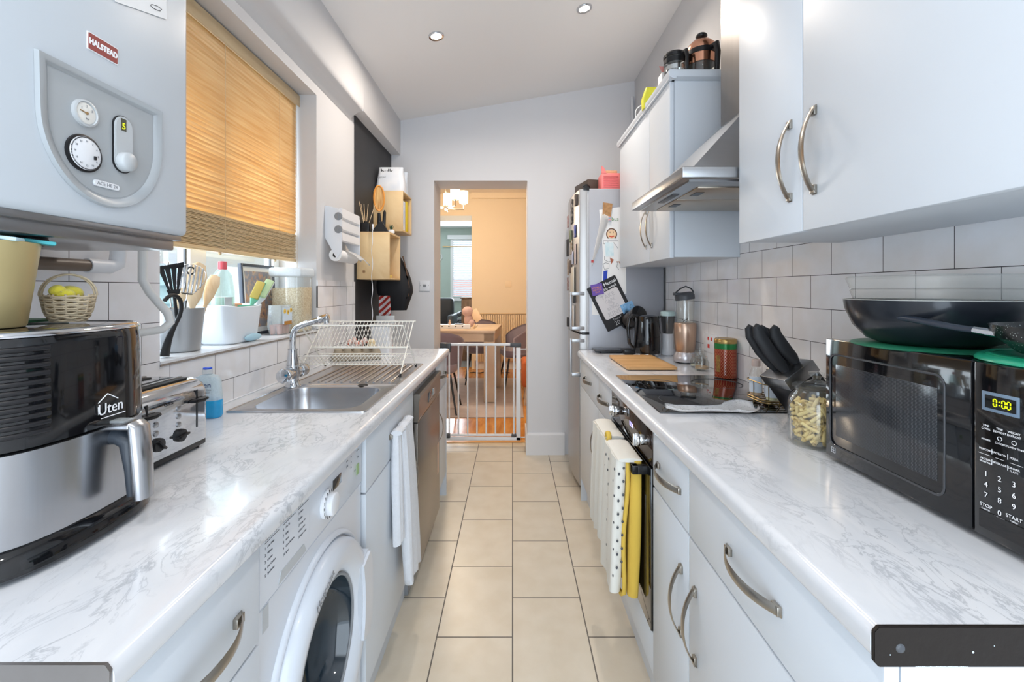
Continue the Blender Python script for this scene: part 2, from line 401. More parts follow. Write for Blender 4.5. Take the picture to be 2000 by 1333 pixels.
M['black_gl'] = pmat('black_gloss_plastic', '0E0F12', 0.07, var=.05, coat=.5)
M['black_glass'] = pmat('black_glass', '07080A', 0.035, var=.02, coat=.6)
M['black_mat'] = pmat('black_rubber', '1B1C1F', 0.6, var=.1)
M['dark_grey'] = pmat('dark_grey_plastic', '4A4D52', 0.4, var=.05)
M['grey'] = pmat('mid_grey_plastic', '8C8F93', 0.45, var=.04)
M['pine'] = m_wood('pine_board', 'D3AC77', 'E8CB9C', (1.5, 9, 1.5), 0.5, 3.0, knots=True)
M['bamboo'] = m_wood('bamboo_board', 'C4935A', 'DDB27C', (1, 14, 14), 0.45, 3.0)
M['oak_floor'] = m_wood('honey_oak_floor', 'B4702E', 'DB9C50', (6, 1, 1), 0.22, 3.0)
M['table'] = m_wood('bleached_oak', 'C3AA92', 'D6C2AB', (1, 10, 1), 0.4, 3.0)
M['spoonwood'] = m_wood('beech_wood', 'D8B88E', 'EBD3B0', (20, 20, 2), 0.55, 2.0)
M['blind'] = m_wood('blind_slat_wood', 'E8C48A', 'F6DEB0', (2, 1.2, 30), 0.45, 3.0, trans=0.45)
M['blindrail'] = m_wood('blind_rail_wood', 'C6AC85', 'D8C29C', (8, 1, 8), 0.5, 3.0)
M['glass'] = m_glass('window_glass', (0.97, 0.99, 1.0))
M['jar'] = m_glass('jar_glass', (0.985, 0.995, 0.99), 0.02, 0.2, 0.02)
M['clearpl'] = m_glass('frosted_clear_plastic', (0.94, 0.97, 0.98), 0.15, 0.2, 0.25)
M['milkpl'] = m_glass('milky_plastic', (0.95, 0.97, 1.0), 0.2, 0.2, 0.6)
M['panel_grey'] = pmat('boiler_panel_grey', 'A6ABAF', 0.32, var=.02, coat=.1)
M['text_d'] = pmat('dark_grey_print', '5A5C62', .6)
M['text_k'] = pmat('black_print', '1C1C20', 0.6)
M['text_w'] = pmat('white_print', 'F0F1F4', 0.6)
M['text_g'] = pmat('grey_print', '84878C', 0.6)
M['paper'] = pmat('white_paper', 'ECEBEA', 0.8, var=.02)
M['towel'] = pmat('white_towelling', 'DDE0E6', 0.95, var=.05, scale=60, bump=.9, bscale=260, sheen=.3)
M['yellow_fab'] = pmat('mustard_quilted_cotton', 'D9B64E', 0.9, var=.06, bump=.6, bscale=70)
M['white_fab'] = pmat('cream_printed_cotton', 'E2E0D8', 0.9, var=.04, bump=.5, bscale=60)
M['led'] = m_glow('display_digits', 'D0E000', 1.1)
M['led_w'] = m_glow('clock_digits', 'B0A8FF', 2.0)
M['bulb'] = m_glow('lamp_lens', 'FFF2DC', 9.0)

# ================================================================ THE SETTING
LW, RW = -1.02, 1.02
FY = 3.72                       # far wall
b = B(); b.box(-1.24, 1.2, -1.25, 4.045, -0.06, 0.0); struct(b.build('floor', M['floor']))
b = B()
b.box(-1.24, LW, -1.25, 1.279, 0, 2.6); b.box(-1.24, LW, 1.279, 2.317, 0, 1.155); b.box(-1.24, LW, 1.279, 2.317, 2.39, 2.6); b.box(-1.24, LW, 2.317, FY, 0, 2.6)
struct(b.build('wall_left', M['wall']))
b = B(); b.box(RW, 1.2, -1.25, FY, 0, 3.35); struct(b.build('wall_right', M['wall']))
b = B(); b.box(-1.24, -.88, -1.4, -1.25, 0, 3.35); b.box(.88, 1.2, -1.4, -1.25, 0, 3.35); b.box(-.88, .88, -1.4, -1.25, 2.5, 3.35); struct(b.build('wall_back', M['wall']))
b = B()
b.box(-1.24, -.654, FY, 4.04, 0, 3.35); b.box(.124, 1.2, FY, 4.04, 0, 3.35); b.box(-.654, .124, FY, 4.04, 2.288, 3.35)
struct(b.build('wall_far', M['wall_far']))
b = B(); x0, x1 = -1.24, 1.2
b.prism([(x0, ceil_z(x0)), (x1, ceil_z(x1)), (x1, ceil_z(x1)+.08), (x0, ceil_z(x0)+.08)], 'y', -1.25, FY+.1)
struct(b.build('ceiling', M['ceil']))
b = B()
b.prism([(-1.20, 2.40), (-1.02, 2.44), (-1.004, 2.468), (-.975, 2.488), (-.945, 2.500), (-.937, 2.512), (-.935, 2.53), (-.935, 2.80), (-1.2, 2.80)], 'y', -1.25, 2.80)
b.prism([(-1.20, 2.50), (-.937, 2.50), (-.935, 2.502), (-.935, 2.80), (-1.2, 2.80)], 'y', 2.80, FY)
struct(b.build('trim_1', M['wall'], ang=.9), 'boxed-in beam along the left side of the ceiling')
b = B(); b.box(LW-.01, -1.012, 2.867, FY, .977, 2.50); struct(b.build('trim_2', M['black_wall']), 'chalkboard black painted wall panel')
b = B(); b.box(LW-.001, -1.0125, -.2, 2.867, .97, 1.157)
b.box(LW-.001, -1.0125, -.2, 1.279, 1.157, 1.496); b.box(LW-.001, -1.0125, 2.317, 2.867, 1.157, 1.427)
struct(b.build('trim_3', M['tile_l']), 'white metro tile splashback on the left wall')
b = B(); b.box(1.0125, RW+.001, .2, 2.94, .97, 1.72); struct(b.build('trim_4', M['tile_r']), 'white metro tile splashback on the right wall')
M['sill'] = pmat('white_sill_tile', 'DFE1E4', 0.15, var=.02)
M['grout_edge'] = pmat('brown_tile_edge', '8C8278', 0.7)
b = B(); b.box(-1.23, -1.010, 1.279, 2.317, 1.161, 1.169); o = struct(b.build('trim_4'.replace('4', '5'), M['sill']), 'glossy white tiled window ledge')
b = B(); b.box(-1.016, -1.009, 1.279, 2.317, 1.155, 1.1615); b.build('edge_bead', M['grout_edge'], o)
b = B(); b.box(.124, .436, FY-.018, FY, 0, .165); b.prism([(FY-.018, .165), (FY, .165), (FY, .182), (FY-.008, .182)], 'x', .124, .436); b.box(.124-.012, .124, FY-.018, 4.04, 0, .165)
struct(b.build('baseboard_far', M['trim']))
b = B(); b.box(-.654, .124, 4.0, 4.06, -.01, .006); struct(b.build('trim_6', m_wood('oak_threshold', 'C58A45', 'E0AE6A', (1, 6, 6), .3)), 'oak threshold strip in the doorway')
b = B(); b.rod((.995, FY-.018, 2.02), (.995, FY-.018, 2.98), .011, seg=12); struct(b.build('trim_7', M['trim']), 'thin white pipe in the far right corner')

# kitchen window
wf = B()
for y0, y1, z0, z1 in ((1.279, 2.317, 1.169, 1.222), (1.279, 2.317, 2.34, 2.39), (1.279, 1.33, 1.169, 2.39), (2.262, 2.317, 1.169, 2.39), (1.675, 1.765, 1.169, 2.39)):
    wf.box(-1.262, -1.212, y0, y1, z0, z1, .004)
w = struct(wf.build('window_1', pmat('white_upvc', 'E8ECF0', .25, var=.01)))
for k, (y0, y1) in enumerate(((1.33, 1.675), (1.765, 2.262))):
    g = B(); g.box(-1.240, -1.236, y0, y1, 1.222, 2.34); g.build('pane', M['glass'], w)
    s = B()
    for a in ((y0, y0+.006, 1.222, 2.34), (y1-.006, y1, 1.222, 2.34), (y0, y1, 1.222, 1.228)): s.box(-1.235, -1.226, *a)
    s.build('gasket', M['dark_grey'], w)
# outside the window
M['roughcast'] = pmat('white_roughcast', 'E2E0DA', .9, var=.06, scale=60, bump=1.0, bscale=90)
b = B(); b.box(-3.1, -2.9, 0.5, 5.2, -1, 2.7); b.box(-3.1, -2.9, 5.9, 9, -1, 2.7); b.box(-3.1, -2.9, 5.2, 5.9, -1, 1.3); b.box(-3.1, -2.9, 5.2, 5.9, 2.2, 2.7)
tag(b.build('neighbour_wall', M['roughcast']), 'white roughcast house wall seen outside through the kitchen window', 'wall')
t = thing('neighbour_window', 'white framed window in the house wall outside the kitchen window', 'window', (-2.93, 5.55, 1.3))
b = B()
for a in ((5.2, 5.26, 1.3, 2.2), (5.84, 5.9, 1.3, 2.2), (5.2, 5.9, 1.3, 1.36), (5.2, 5.9, 2.14, 2.2)): b.box(-2.95, -2.89, *a)
b.build('frame', M['trim'], t, world=True)
b = B(); b.box(-2.94, -2.93, 5.26, 5.84, 1.36, 2.14); b.build('pane', pmat('blue_reflecting_pane', '8FA6C4', .1), t, world=True)
t = thing('garden_fence', 'pale aqua shingled fence outside behind the kitchen utensils', 'fence', (-1.9, 2.3, 0))
b = B()
for k in range(15): b.prism([(-1.93, .1*k+.12), (-1.90, .1*k), (-1.88, .1*k), (-1.915, .1*k+.12)], 'y', 1.75, 2.62)
b.build('boards', pmat('aqua_weathered_paint', 'B7D3D6', .8, var=.15, scale=25), t, world=True)
b = B(); b.box(-1.96, -1.93, 1.75, 1.80, 0, 1.6); b.box(-1.96, -1.93, 2.5, 2.56, 0, 1.6); b.build('post', M['trim'], t, world=True)
b = B(); b.box(-6, -1.24, -2, 8, -1.0, -.02); struct(b.build('ground', pmat('grey_yard_concrete', '9A9A97', .9, var=.1)))

# dining room and front room behind the doorway
DY = 7.7
b = B(); b.box(-1.85, 1.7, 4.04, DY+.25, -.06, -.001); struct(b.build('floor_dining', M['oak_floor']))
b = B(); b.box(-.708, 1.7, DY, DY+.2, 0, 3.06); b.box(-1.85, -.708, DY, DY+.2, 2.64, 3.06); struct(b.build('wall_dining_back', M['peach']))
b = B(); b.box(1.6, 1.7, 4.04, DY, 0, 3.06); struct(b.build('wall_dining_right', M['peach']))
b = B(); b.box(-1.85, -1.75, 4.04, DY, 0, 3.06); struct(b.build('wall_dining_left', M['peach']))
b = B(); b.box(-1.85, -1.24, 4.04, 4.1, 0, 3.06); b.box(1.2, 1.7, 4.04, 4.1, 0, 3.06); struct(b.build('wall_dining_front', M['peach']))
b = B(); b.box(-1.85, 1.7, 4.04, DY+.2, 3.04, 3.10); struct(b.build('ceiling_dining', pmat('dining_ceiling', 'EFE6DA', .85)))
b = B(); b.box(-.708, 1.6, DY-.07, DY, 2.95, 3.04); struct(b.build('trim_8', M['peach']), 'coving under the dining room ceiling')
b = B(); b.box(-.66, 1.6, DY-.018, DY, 0, .14); struct(b.build('baseboard_dining', M['trim']))
b = B(); b.box(-1.75, -.708, DY-.03, DY+.02, 2.56, 2.65); struct(b.build('trim_9', pmat('pale_blue_beam', 'D2DCE6', .5)), 'pale painted beam over the opening to the front room')
GY = 11.0
b = B(); b.box(-2.5, 1.0, DY+.2, GY+.2, -.06, 0); struct(b.build('floor_front_room', pmat('grey_carpet', '7E7C7C', .95, var=.1, scale=60)))
b = B(); b.box(-2.5, -1.5, GY, GY+.15, 0, 2.95); b.box(-.75, 1.0, GY, GY+.15, 0, 2.95); b.box(-1.5, -.75, GY, GY+.15, 0, 1.2); b.box(-1.5, -.75, GY, GY+.15, 2.62, 2.95); struct(b.build('wall_front_room', M['green_wall']))
b = B(); b.box(-2.5, -2.4, DY+.2, GY, 0, 2.95); b.box(.3, .4, DY+.2, GY, 0, 2.95); struct(b.build('wall_front_room_sides', M['green_wall']))
b = B(); b.box(-2.5, 1.0, DY+.2, GY, 2.9, 2.95); struct(b.build('ceiling_front_room', M['ceil']))
b = B()
for a in ((-1.53, -1.46, 1.17, 2.64), (-.79, -.72, 1.17, 2.64)): b.box(a[0], a[1], GY-.02, GY+.04, a[2], a[3])
b.box(-1.6, -.68, GY-.05, GY+.04, 2.62, 2.72); b.box(-1.56, -.7, GY-.06, GY+.04, 1.10, 1.17)
w2 = struct(b.build('window_2', M['trim']))
b = B(); b.box(-1.5, -.75, GY+.1, GY+.105, 1.17, 2.62); b.build('pane', M['glass'], w2)
b = B()
for k in range(30):
    z = 1.24 + k*.046
    b.prism([(GY-.005, z), (GY+.03, z+.022), (GY+.031, z+.026), (GY-.004, z+.004)], 'x', -1.47, -.79)
b.box(-1.47, -.79, GY-.01, GY+.03, 1.19, 1.215); b.box(-1.47, -.79, GY-.01, GY+.03, 2.58, 2.62)
tag(b.build('venetian_blind', M['white_pl']), 'white venetian blind in the front room window beyond the dining room', 'blind')
b = B(); b.rod((-1.72, GY-.03, 2.44), (-.9, GY-.03, 2.43), .012); tag(b.build('curtain_pole', M['pine']), 'thin wooden pole on the sage wall above the far window', 'pole')
b = B()
pts = [(-1.82+.08*sin(a), GY-.01, 2.18-.1*cos(a)) for a in [(-2.5+5.0*k/20) for k in range(21)]]
b.tube(pts, (.02, .012), 6); tag(b.build('horseshoe', M['trim']), 'pale horseshoe hung on the sage wall of the front room', 'ornament')
b = B()
b.box(-3.0, 1, 17, 17.3, -1, 1.8); tag(b.build('street_house', pmat('red_brick_far', 'B98A80', .9, var=.1)), 'brick house across the street through the far blind', 'building')

# ================================================================ handles, cabinets
def bow(bb, c, axis, out, L=.19, sag=.032, w=.009, t=.0022):
    # bow handle: curved flat strip with flared feet; c on the door face
    c = Vector(c); A = Vector({'y': (0, 1, 0), 'z': (0, 0, 1)}[axis]); O = Vector((out, 0, 0)); pts = []; rr = []
    for k in range(17):
        u = -1 + 2*k/16
        pts.append(c + A*(u*L/2) + O*(sag*(1-abs(u)**2.2) + .001)); rr.append((w*(1.0+.15*(1-u*u)), t))
    bb.tube(pts, rr, 8, up=O)
    for u in (-1, 1):
        p = c + A*(u*(L/2-.012)); e = .006
        if axis == 'y': bb.box(min(p.x, p.x+out*.008), max(p.x, p.x+out*.008), p.y-.01, p.y+.01, p.z-w*.9, p.z+w*.9, .001)
        else: bb.box(min(p.x, p.x+out*.008), max(p.x, p.x+out*.008), p.y-w*.9, p.y+w*.9, p.z-.01, p.z+.01, .001)
FX = .445
def panel(x_face, sgn, y0, y1, z0, z1, g=.0015):
    b = B(); xa, xb = sorted((x_face, x_face + sgn*.019)); b.box(xa, xb, y0+g, y1-g, z0+g, z1-g, .0022, 2); return b
def base_unit(side, y0, y1, label, handle_far, drawer=True, hdraw=True, hdoor=True, end=None, hy=None, deep=True):
    # side -1 left run, +1 right run
    s = side; t = thing('base_cabinet', label, 'cabinet', (s*.75, (y0+y1)/2, 0))
    xf = s*FX; b = B(); xa, xb = sorted((s*(FX+.02), s*1.0))
    top = .934 if deep else .80
    b.box(xa, xb, y0+.001, y1-.001, .15, top); b.build('body', M['cab'], t, world=True)
    b = B(); xa, xb = sorted((s*.485, s*.50)); b.box(xa, xb, y0, y1, 0, .149); b.build('plinth', M['cab'], t, world=True)
    zt = .755 if drawer else .93
    if drawer:
        d = panel(xf, s, y0, y1, .757, .930).build('drawer', M['cab'], t, world=True)
        if hdraw: h = B(); bow(h, (xf, (y0+y1)/2 if hy is None else hy, .843), 'y', -s); h.build('handle', M['nickel'], d, world=True)
    d = panel(xf, s, y0, y1, .152, zt-.001).build('door', M['cab'], t, world=True)
    if hdoor:
        h = B(); bow(h, (xf, (y1-.045) if handle_far else (y0+.045), .56), 'z', -s); h.build('handle', M['nickel'], d, world=True)
    return t
base_unit(1, .532, 1.125, 'wide white gloss base cabinet nearest the viewer on the right, drawer above door', True)
base_unit(1, 1.125, 1.412, 'narrow white gloss base cabinet between the oven and the wide right cabinet', False)
base_unit(1, 1.998, 2.312, 'narrow white gloss base cabinet just beyond the oven', True)
t = base_unit(1, 2.312, 2.905, 'wide white gloss base cabinet between the oven side and the fridge', False)
b = B(); b.box(.447, 1.0, 2.906, 2.924, 0, .934); b.build('end_panel', M['cab'], t, world=True)
t = base_unit(-1, .478, .785, 'white gloss drawer cabinet nearest the viewer on the left', False, hy=.635)
base_unit(-1, 1.352, 1.996, 'white gloss cabinet under the sink, a towel over its handle', True, hy=1.70, deep=False)
t = base_unit(-1, 2.604, 2.975, 'white gloss cabinet between the dishwasher and the end of the left worktop', False)
b = B(); b.box(-1.0, -.443, 2.977, 2.996, 0, .934); b.build('end_panel', M['cab'], t, world=True)

# worktops
def nose(s, y0, y1):
    b = B(); e = s*.427; r = .016; P = [(s*.50, .935), (e+s*.012, .935)]
    for k in range(5): a = pi/2*k/4; P.append((e+s*.012-s*.012*sin(a), .947-.012*cos(a)))
    for k in range(7): a = pi/2*k/6; P.append((e+s*r-s*r*cos(a), .977-r+r*sin(a)))
    P.append((s*.50, .977)); b.prism(P, 'y', y0, y1); return b
t = thing('kitchen_worktop', 'long marble-effect worktop along the left wall with the sink set in', 'worktop', (-.72, 1.7, .935))
b = nose(-1, .478, 3.02); b.box(-1.0125, -.50, .478, 1.455, .935, .977); b.box(-1.0125, -.92, 1.455, 2.375, .935, .977); b.box(-1.0125, -.50, 2.375, 3.02, .935, .977)
b.build('top', M['marble'], t, world=True, ang=.4)
b = B(); b.prism([(-1.01, .933), (-.433, .933), (-.429, .938), (-.429, .970), (-.434, .977), (-1.01, .977)], 'y', .474, .478); b.build('end_strip', pmat('worn_metal_strip', '8E8A88', .35, .8, var=.2), t, world=True)
b = B(); b.box(-1.0125, -1.004, 1.30, 3.0, .977, .981, .001); b.build('sealant', M['white_pl'], t, world=True)
t = thing('kitchen_worktop', 'marble-effect worktop along the right wall carrying hob and microwave', 'worktop', (.72, 1.7, .935))
b = nose(1, .532, 2.925); b.box(.50, 1.0125, .532, 2.925, .935, .977); b.build('top', M['marble'], t, world=True, ang=.4)
b = B(); b.prism([(.434, .9295), (1.01, .9295), (1.01, .9775), (.434, .9775), (.428, .971), (.428, .936)], 'y', .527, .532, bev=.0008); b.build('end_strip', pmat('chipped_black_metal', '2A2522', .42, .5, var=.15, scale=80, bump=.3), t, world=True)
b = B(); b.lathe([(0, .0016), (.003, .0018), (.0048, .001), (.0056, 0)], (.459, .527, .952), 16, Matrix.Rotation(pi/2, 4, 'X')); b.build('screw', M['dark_grey'], t, world=True)
b = B()
for (x, z, r) in ((.545, .9475, .0014), (.447, .9445, .0008), (.57, .955, .0007)): b.ball((x, .527, z), (r, .0004, r), 10)
random.seed(3)
for k in range(26): x = .478 + k*.0024; b.ball((x, .5272, .9302), (.0016, .0005, .0006+.0006*random.random()), 8)
b.build('paint_chips', pmat('pale_blue_paint_flecks', 'C3D3E2', .7), t, world=True)

# wall cabinets on the right
WX = .70
def wall_unit(y0, y1, split, label, hz=1.70):
    t = thing('wall_cabinet', label, 'cabinet', (.86, (y0+y1)/2, 1.52))
    b = B(); b.box(WX+.02, 1.0115, y0, y1, 1.522, 2.306); b.build('body', M['cab'], t, world=True)
    for a, c, hf in ((y0, split, True), (split, y1, False)):
        d = panel(WX, 1, a, c, 1.517, 2.306).build('door', M['cab'], t, world=True)
        h = B(); bow(h, (WX, c-.045 if hf else a+.045, hz), 'z', -1, L=.205); h.build('handle', M['nickel'], d, world=True)
    return t
t = wall_unit(.476, 1.378, 1.076, 'white gloss wall cabinet filling the top right, nearest the viewer')
t = wall_unit(1.982, 2.90, 2.28, 'white gloss wall cabinet beyond the extractor hood beside the fridge', 1.69)
b = B()
prof = [(0, 0), (.012, 0), (.030, .008), (.034, .018), (.034, .034), (.028, .040), (0, .040)]
b.prism([(.72-p[0], 2.306+p[1]) for p in prof], 'y', 1.955, 2.93)
b.prism([(1.985-p[0], 2.306+p[1]) for p in prof], 'x', .69, 1.0115)
b.box(.69, 1.0115, 1.985, 2.91, 2.306, 2.318)
b.build('cornice', M['cab'], t, world=True)

# extractor hood
t = thing('extractor_hood', 'stainless steel chimney extractor hood above the hob', 'extractor hood', (.78, 1.685, 1.722))
b = B(); ys0, ys1 = 1.388, 1.976
b.box(.529, 1.0115, ys0, ys1, 1.726, 1.762, .004, 3); b.build('visor', M['steel'], t, world=True)
b = B(); r0 = [(.57, ys0+.03, 1.762), (.57, ys1-.02, 1.762), (1.0115, ys1-.02, 1.762), (1.0115, ys0+.03, 1.762)]
r1 = [(.842, 1.575, 2.035), (.842, 1.80, 2.035), (1.0115, 1.80, 2.035), (1.0115, 1.575, 2.035)]
b.loft([r0, r1]); b.build('canopy', M['steel'], t, world=True, ang=.1)
b = B(); b.box(.842, 1.0115, 1.575, 1.80, 2.03, 3.10); b.build('chimney', pmat('chimney_steel', '7C7875', .36, 1.0, var=.08, scale=5, aniso=(12, 12, 1)), t, world=True)
b = B(); b.box(.56, .99, ys0+.025, ys1-.025, 1.720, 1.727); b.build('underside', M['steel'], t, world=True)
for a, c in ((ys0+.10, 1.68), (1.684, ys1-.06)):
    b = B(); b.box(.62, .97, a, c, 1.7165, 1.7205, .001); f = b.build('grease_filter', pmat('filter_steel', 'B5AA9B', .35, 1.0, var=.06), t, world=True)
    b = B(); b.box(.64, .67, (a+c)/2-.03, (a+c)/2+.03, 1.715, 1.7168); b.build('latch', M['black_pl'], f, world=True)
b = B(); b.box(.575, .60, 1.60, 1.76, 1.7175, 1.7205, .001); b.build('switch_panel', M['dark_grey'], t, world=True)

# hob
t = thing('ceramic_hob', 'black glass hob set in the right worktop', 'hob', (.74, 1.75, .977))
b = B(); b.box(.476, .998, 1.438, 2.059, .9775, .9815, .0012); b.build('glass_plate', M['black_glass'], t, world=True)
for cx, cy, r in ((.62, 1.60, .09), (.86, 1.60, .075), (.62, 1.88, .075), (.86, 1.88, .10)):
    b = B(); b.tube([(cx+r*cos(a), cy+r*sin(a), .9816) for a in [2*pi*k/40 for k in range(40)]], (.0006, .0001), 4, closed=True, up=(0, 0, 1)); b.build('cooking_zone', M['dark_grey'], t, world=True)

# oven
t = thing('built_in_oven', 'black glass built-in oven under the hob with mitts on its bar', 'oven', (.72, 1.70, 0))
b = B(); b.box(.462, .99, 1.416, 1.993, .285, .93); b.build('body', M['black_pl'], t, world=True)
b = B(); b.box(.444, .462, 1.416, 1.993, .812, .926, .002); cp = b.build('control_panel', pmat('bronze_mirror_glass', '3A2E28', .05, .6, var=.03), t, world=True)
b = B(); b.box(.440, .462, 1.416, 1.993, .290, .806, .002); b.build('door', M['black_glass'], t, world=True)
b = B(); b.box(.4385, .442, 1.47, 1.94, .36, .70, .001); b.build('door_window', pmat('dark_oven_window', '191410', .04, .3), t, world=True)
for y in (1.475, 1.83):
    b = B(); b.cyl((.444, y, .880), .020, -.0, 'x', seg=8) if False else None
    b.cyl((.418, y, .880), .0175, .027, 'x', seg=28, bev=.002); b.cyl((.408, y, .880), .0215, .010, 'x', seg=28, bev=.002); b.box(.398, .409, y-.004, y+.004, .861, .899, .001); b.build('knob', M['chrome'], t, world=True)
text('clock', '12:06', .024, face((.4435, 1.665, .872), NX), M['led_w'], t)
b = B(); b.box(.392, .412, 1.455, 1.960, .772, .800, .002); b.box(.392, .444, 1.455, 1.475, .772, .800, .001); b.box(.392, .444, 1.940, 1.960, .772, .800, .001); b.build('handle', M['black_pl'], t, world=True)
b = B(); b.box(.447, .462, 1.414, 1.996, .152, .283, .001); b.build('lower_filler', M['cab'], t, world=True)
b = B(); b.box(.485, .50, 1.412, 1.998, 0, .15); b.build('plinth', M['cab'], t, world=True)

# ================================================================ LEFT SIDE
WT = .977
# washing machine
t = thing('washing_machine', 'white front-loading washing machine under the left worktop', 'washing machine', (-.72, 1.07, 0))
b = B(); b.box(-1.0, -.600, .790, 1.348, .01, .930, .006); b.box(-.61, -.472, .792, 1.346, .797, .928); b.build('body', M['wm'], t, world=True)
b = B()
# front fascia bulging round the door
Y0, Y1, CYW, CZW = .792, 1.346, 1.075, .495
def rc(x, f):
    out = []
    for k in range(64):
        a = 2*pi*k/64
        if f: out.append((x, CYW+.166*cos(a), CZW+.166*sin(a)))
        else:
            m = max(abs(cos(a)), abs(sin(a))); q = .277; cy_, cz_ = q*cos(a)/m, (.300 if sin(a) > 0 else .435)*sin(a)/m; out.append((x, CYW-.006+cy_, CZW+cz_))
    return out
b.loft([rc(-.61, 0), rc(-.462, 0), [(-.458, y*.99+CYW*.01, z*.99+CZW*.01) for x, y, z in rc(-.458, 0)], rc(-.458, 1), rc(-.595, 1)], cap0=False, cap1=True); b.build('front_panel', M['wm'], t, world=True)
b = B(); b.box(-.472, -.455, Y0, Y1, .797, .928, .004); cp = b.build('control_panel', M['wm'], t, world=True)
Rx = Matrix.Rotation(pi/2, 4, 'Y')
b = B(); b.lathe([(.270, 0), (.269, .006), (.263, .012), (.259, .011), (.256, .004), (.253, 0)], (-.459, CYW, CZW), 64, Rx); b.build('bezel', M['wm'], t, world=True, ang=1.2)
b = B(); b.lathe([(.252, 0), (.250, .018), (.240, .030), (.215, .036), (.190, .030), (.176, .016), (.170, .006)], (-.457, CYW, CZW), 64, Rx)
d = b.build('door', M['wm'], t, world=True, ang=1.2)
b = B(); b.lathe([(.172, .010), (.165, .012), (.160, -.02), (.135, -.06), (.06, -.085), (0, -.088)], (-.457, CYW, CZW), 56, Rx); b.build('door_glass', pmat('smoky_drum_glass', '23303A', .04, var=.1, coat=.5), d, world=True, ang=1.2)
b = B(); b.tube([(-.446, CYW+.166*cos(a), CZW+.166*sin(a)) for a in [2*pi*k/60 for k in range(60)]], .004, 8, closed=True); b.build('glass_rim', M['grey'], d, world=True)
b = B()
P = [(.165*1.0, .11), (.235, .125), (.258, .08), (.262, 0), (.258, -.08), (.235, -.125), (.165, -.11), (.178, -.05), (.181, 0), (.178, .05)]
b.prism([(CYW+y, CZW+z) for y, z in P], 'x', -.452, -.416, bev=.008); b.build('door_handle', M['wm'], d, world=True)
text('brand_mark', 'Hotpoint', .026, face((-.4205, CYW-.07, CZW+.203), (0, .95, .3)), M['text_g'], t)
b = B()
P = [(.796, .800), (.985, .800), (.992, .806), (.992, .918), (.985, .924), (.796, .924)]
b.prism(P, 'x', -.456, -.4525, bev=.001); dr = b.build('detergent_drawer', M['wm'], t, world=True)
b = B(); b.prism([(.86, .806), (.975, .806), (.965, .826), (.87, .826)], 'x', -.4528, -.4512); b.build('grip_shade', M['greyp'], dr, world=True)
it = [('CLEAN Plus', .0085, -.080, .046, 'LEFT'), ('SPECIALS', .0085, -.015, .046, 'LEFT'), ('EXTRA', .0085, .046, .046, 'LEFT')]
rows = [['Anti Stain', 'Whites', 'Cotton', 'Eco Cotton', 'Synthetics'], ['Mix 30', 'Baby', 'Wool', 'Ultra delicates', 'Sport'], ['Rinse', 'Spin', 'Pump out', 'Easy iron', 'Super wash']]
for c in range(3):
    for r in range(5): it.append((str(c*5+r+1), .0075, (-.080, -.015, .046)[c], .030-.0125*r, 'LEFT')); it.append((rows[c][r], .006, (-.071, -.005, .056)[c], .030-.0125*r, 'LEFT'))
texts('programme_list', it, face((-.4522, .893, .872), PX), M['text_d'], t)
b = B()
for y in (-.080, -.015, .046): b.box(-.4524, -.4519, .893+y, .893+y+.05, .9115, .9122)
b.build('list_rules', M['text_k'], t, world=True)
b = B(); b.cyl((-.456, 1.085, .855), .034, .010, 'x', seg=36, bev=.002); b.cyl((-.446, 1.085, .855), .027, .016, 'x', seg=36, bev=.004); b.build('programme_dial', M['white_pl'], t, world=True, ang=.9)
b = B()
for k in range(16): a = 2*pi*k/16; b.box(-.4468, -.4455, 1.085+.0305*cos(a)-.001, 1.085+.0305*cos(a)+.001, .855+.0305*sin(a)-.003, .855+.0305*sin(a)+.003)
b.build('dial_marks', M['text_k'], t, world=True)
b = B(); b.box(-.4555, -.4535, 1.128, 1.182, .866, .892, .0008); b.build('display', M['black_gl'], t, world=True)
it = [('Delay', .006, 0, .02), ('1200', .007, .0, .005), ('90', .007, .03, .02), ('60', .007, .03, .005), ('40', .007, .03, -.01), ('A+++', .009, .085, .02), ('7 kg', .008, .085, 0), ('Start', .006, .06, -.03)]
texts('panel_print', it, face((-.4546, 1.225, .885), PX), M['text_g'], t)
b = B(); b.box(-.4555, -.4535, 1.298, 1.318, .835, .865); b.build('energy_sticker', pmat('green_sticker', '9CB986', .5), t, world=True)
b = B(); b.box(-.4582, -.4572, .815, .835, .745, .790); b.build('rating_plate', M['greyp'], t, world=True)

# dishwasher
t = thing('dishwasher', 'stainless steel dishwasher under the left worktop past the sink', 'dishwasher', (-.72, 2.3, 0))
b = B(); b.box(-1.0, -.448, 2.001, 2.600, .10, .925); b.build('body', M['grey'], t, world=True)
b = B(); b.box(-.448, -.425, 2.002, 2.598, .105, .775, .004, 3); b.build('door', M['dw'], t, world=True)
b = B(); b.prism([(-.448, .778), (-.426, .778), (-.421, .80), (-.421, .87), (-.414, .895), (-.418, .905), (-.430, .906), (-.448, .903)], 'y', 2.002, 2.598, bev=.002)
cp = b.build('control_panel', M['dw'], t, world=True)
b = B(); b.box(-.4225, -.4195, 2.22, 2.36, .812, .858, .003); b.build('pocket_handle', M['black_gl'], cp, world=True)
b = B(); b.box(-.4215, -.418, 2.36, 2.40, .818, .852, .002); b.build('detergent_window', M['chrome'], cp, world=True)
text('brand_mark', 'BEKO', .014, face((-.4235, 2.06, .79), PX), M['text_w'], t)
b = B(); b.box(-.52, -.47, 2.0, 2.6, 0.0, .098, .004); b.build('plinth', M['grey'], t, world=True)
b = B(); b.box(-.4252, -.4242, 2.52, 2.565, .33, .50); b.build('energy_sticker', pmat('peach_sticker', 'D9BBA6', .6), t, world=True)

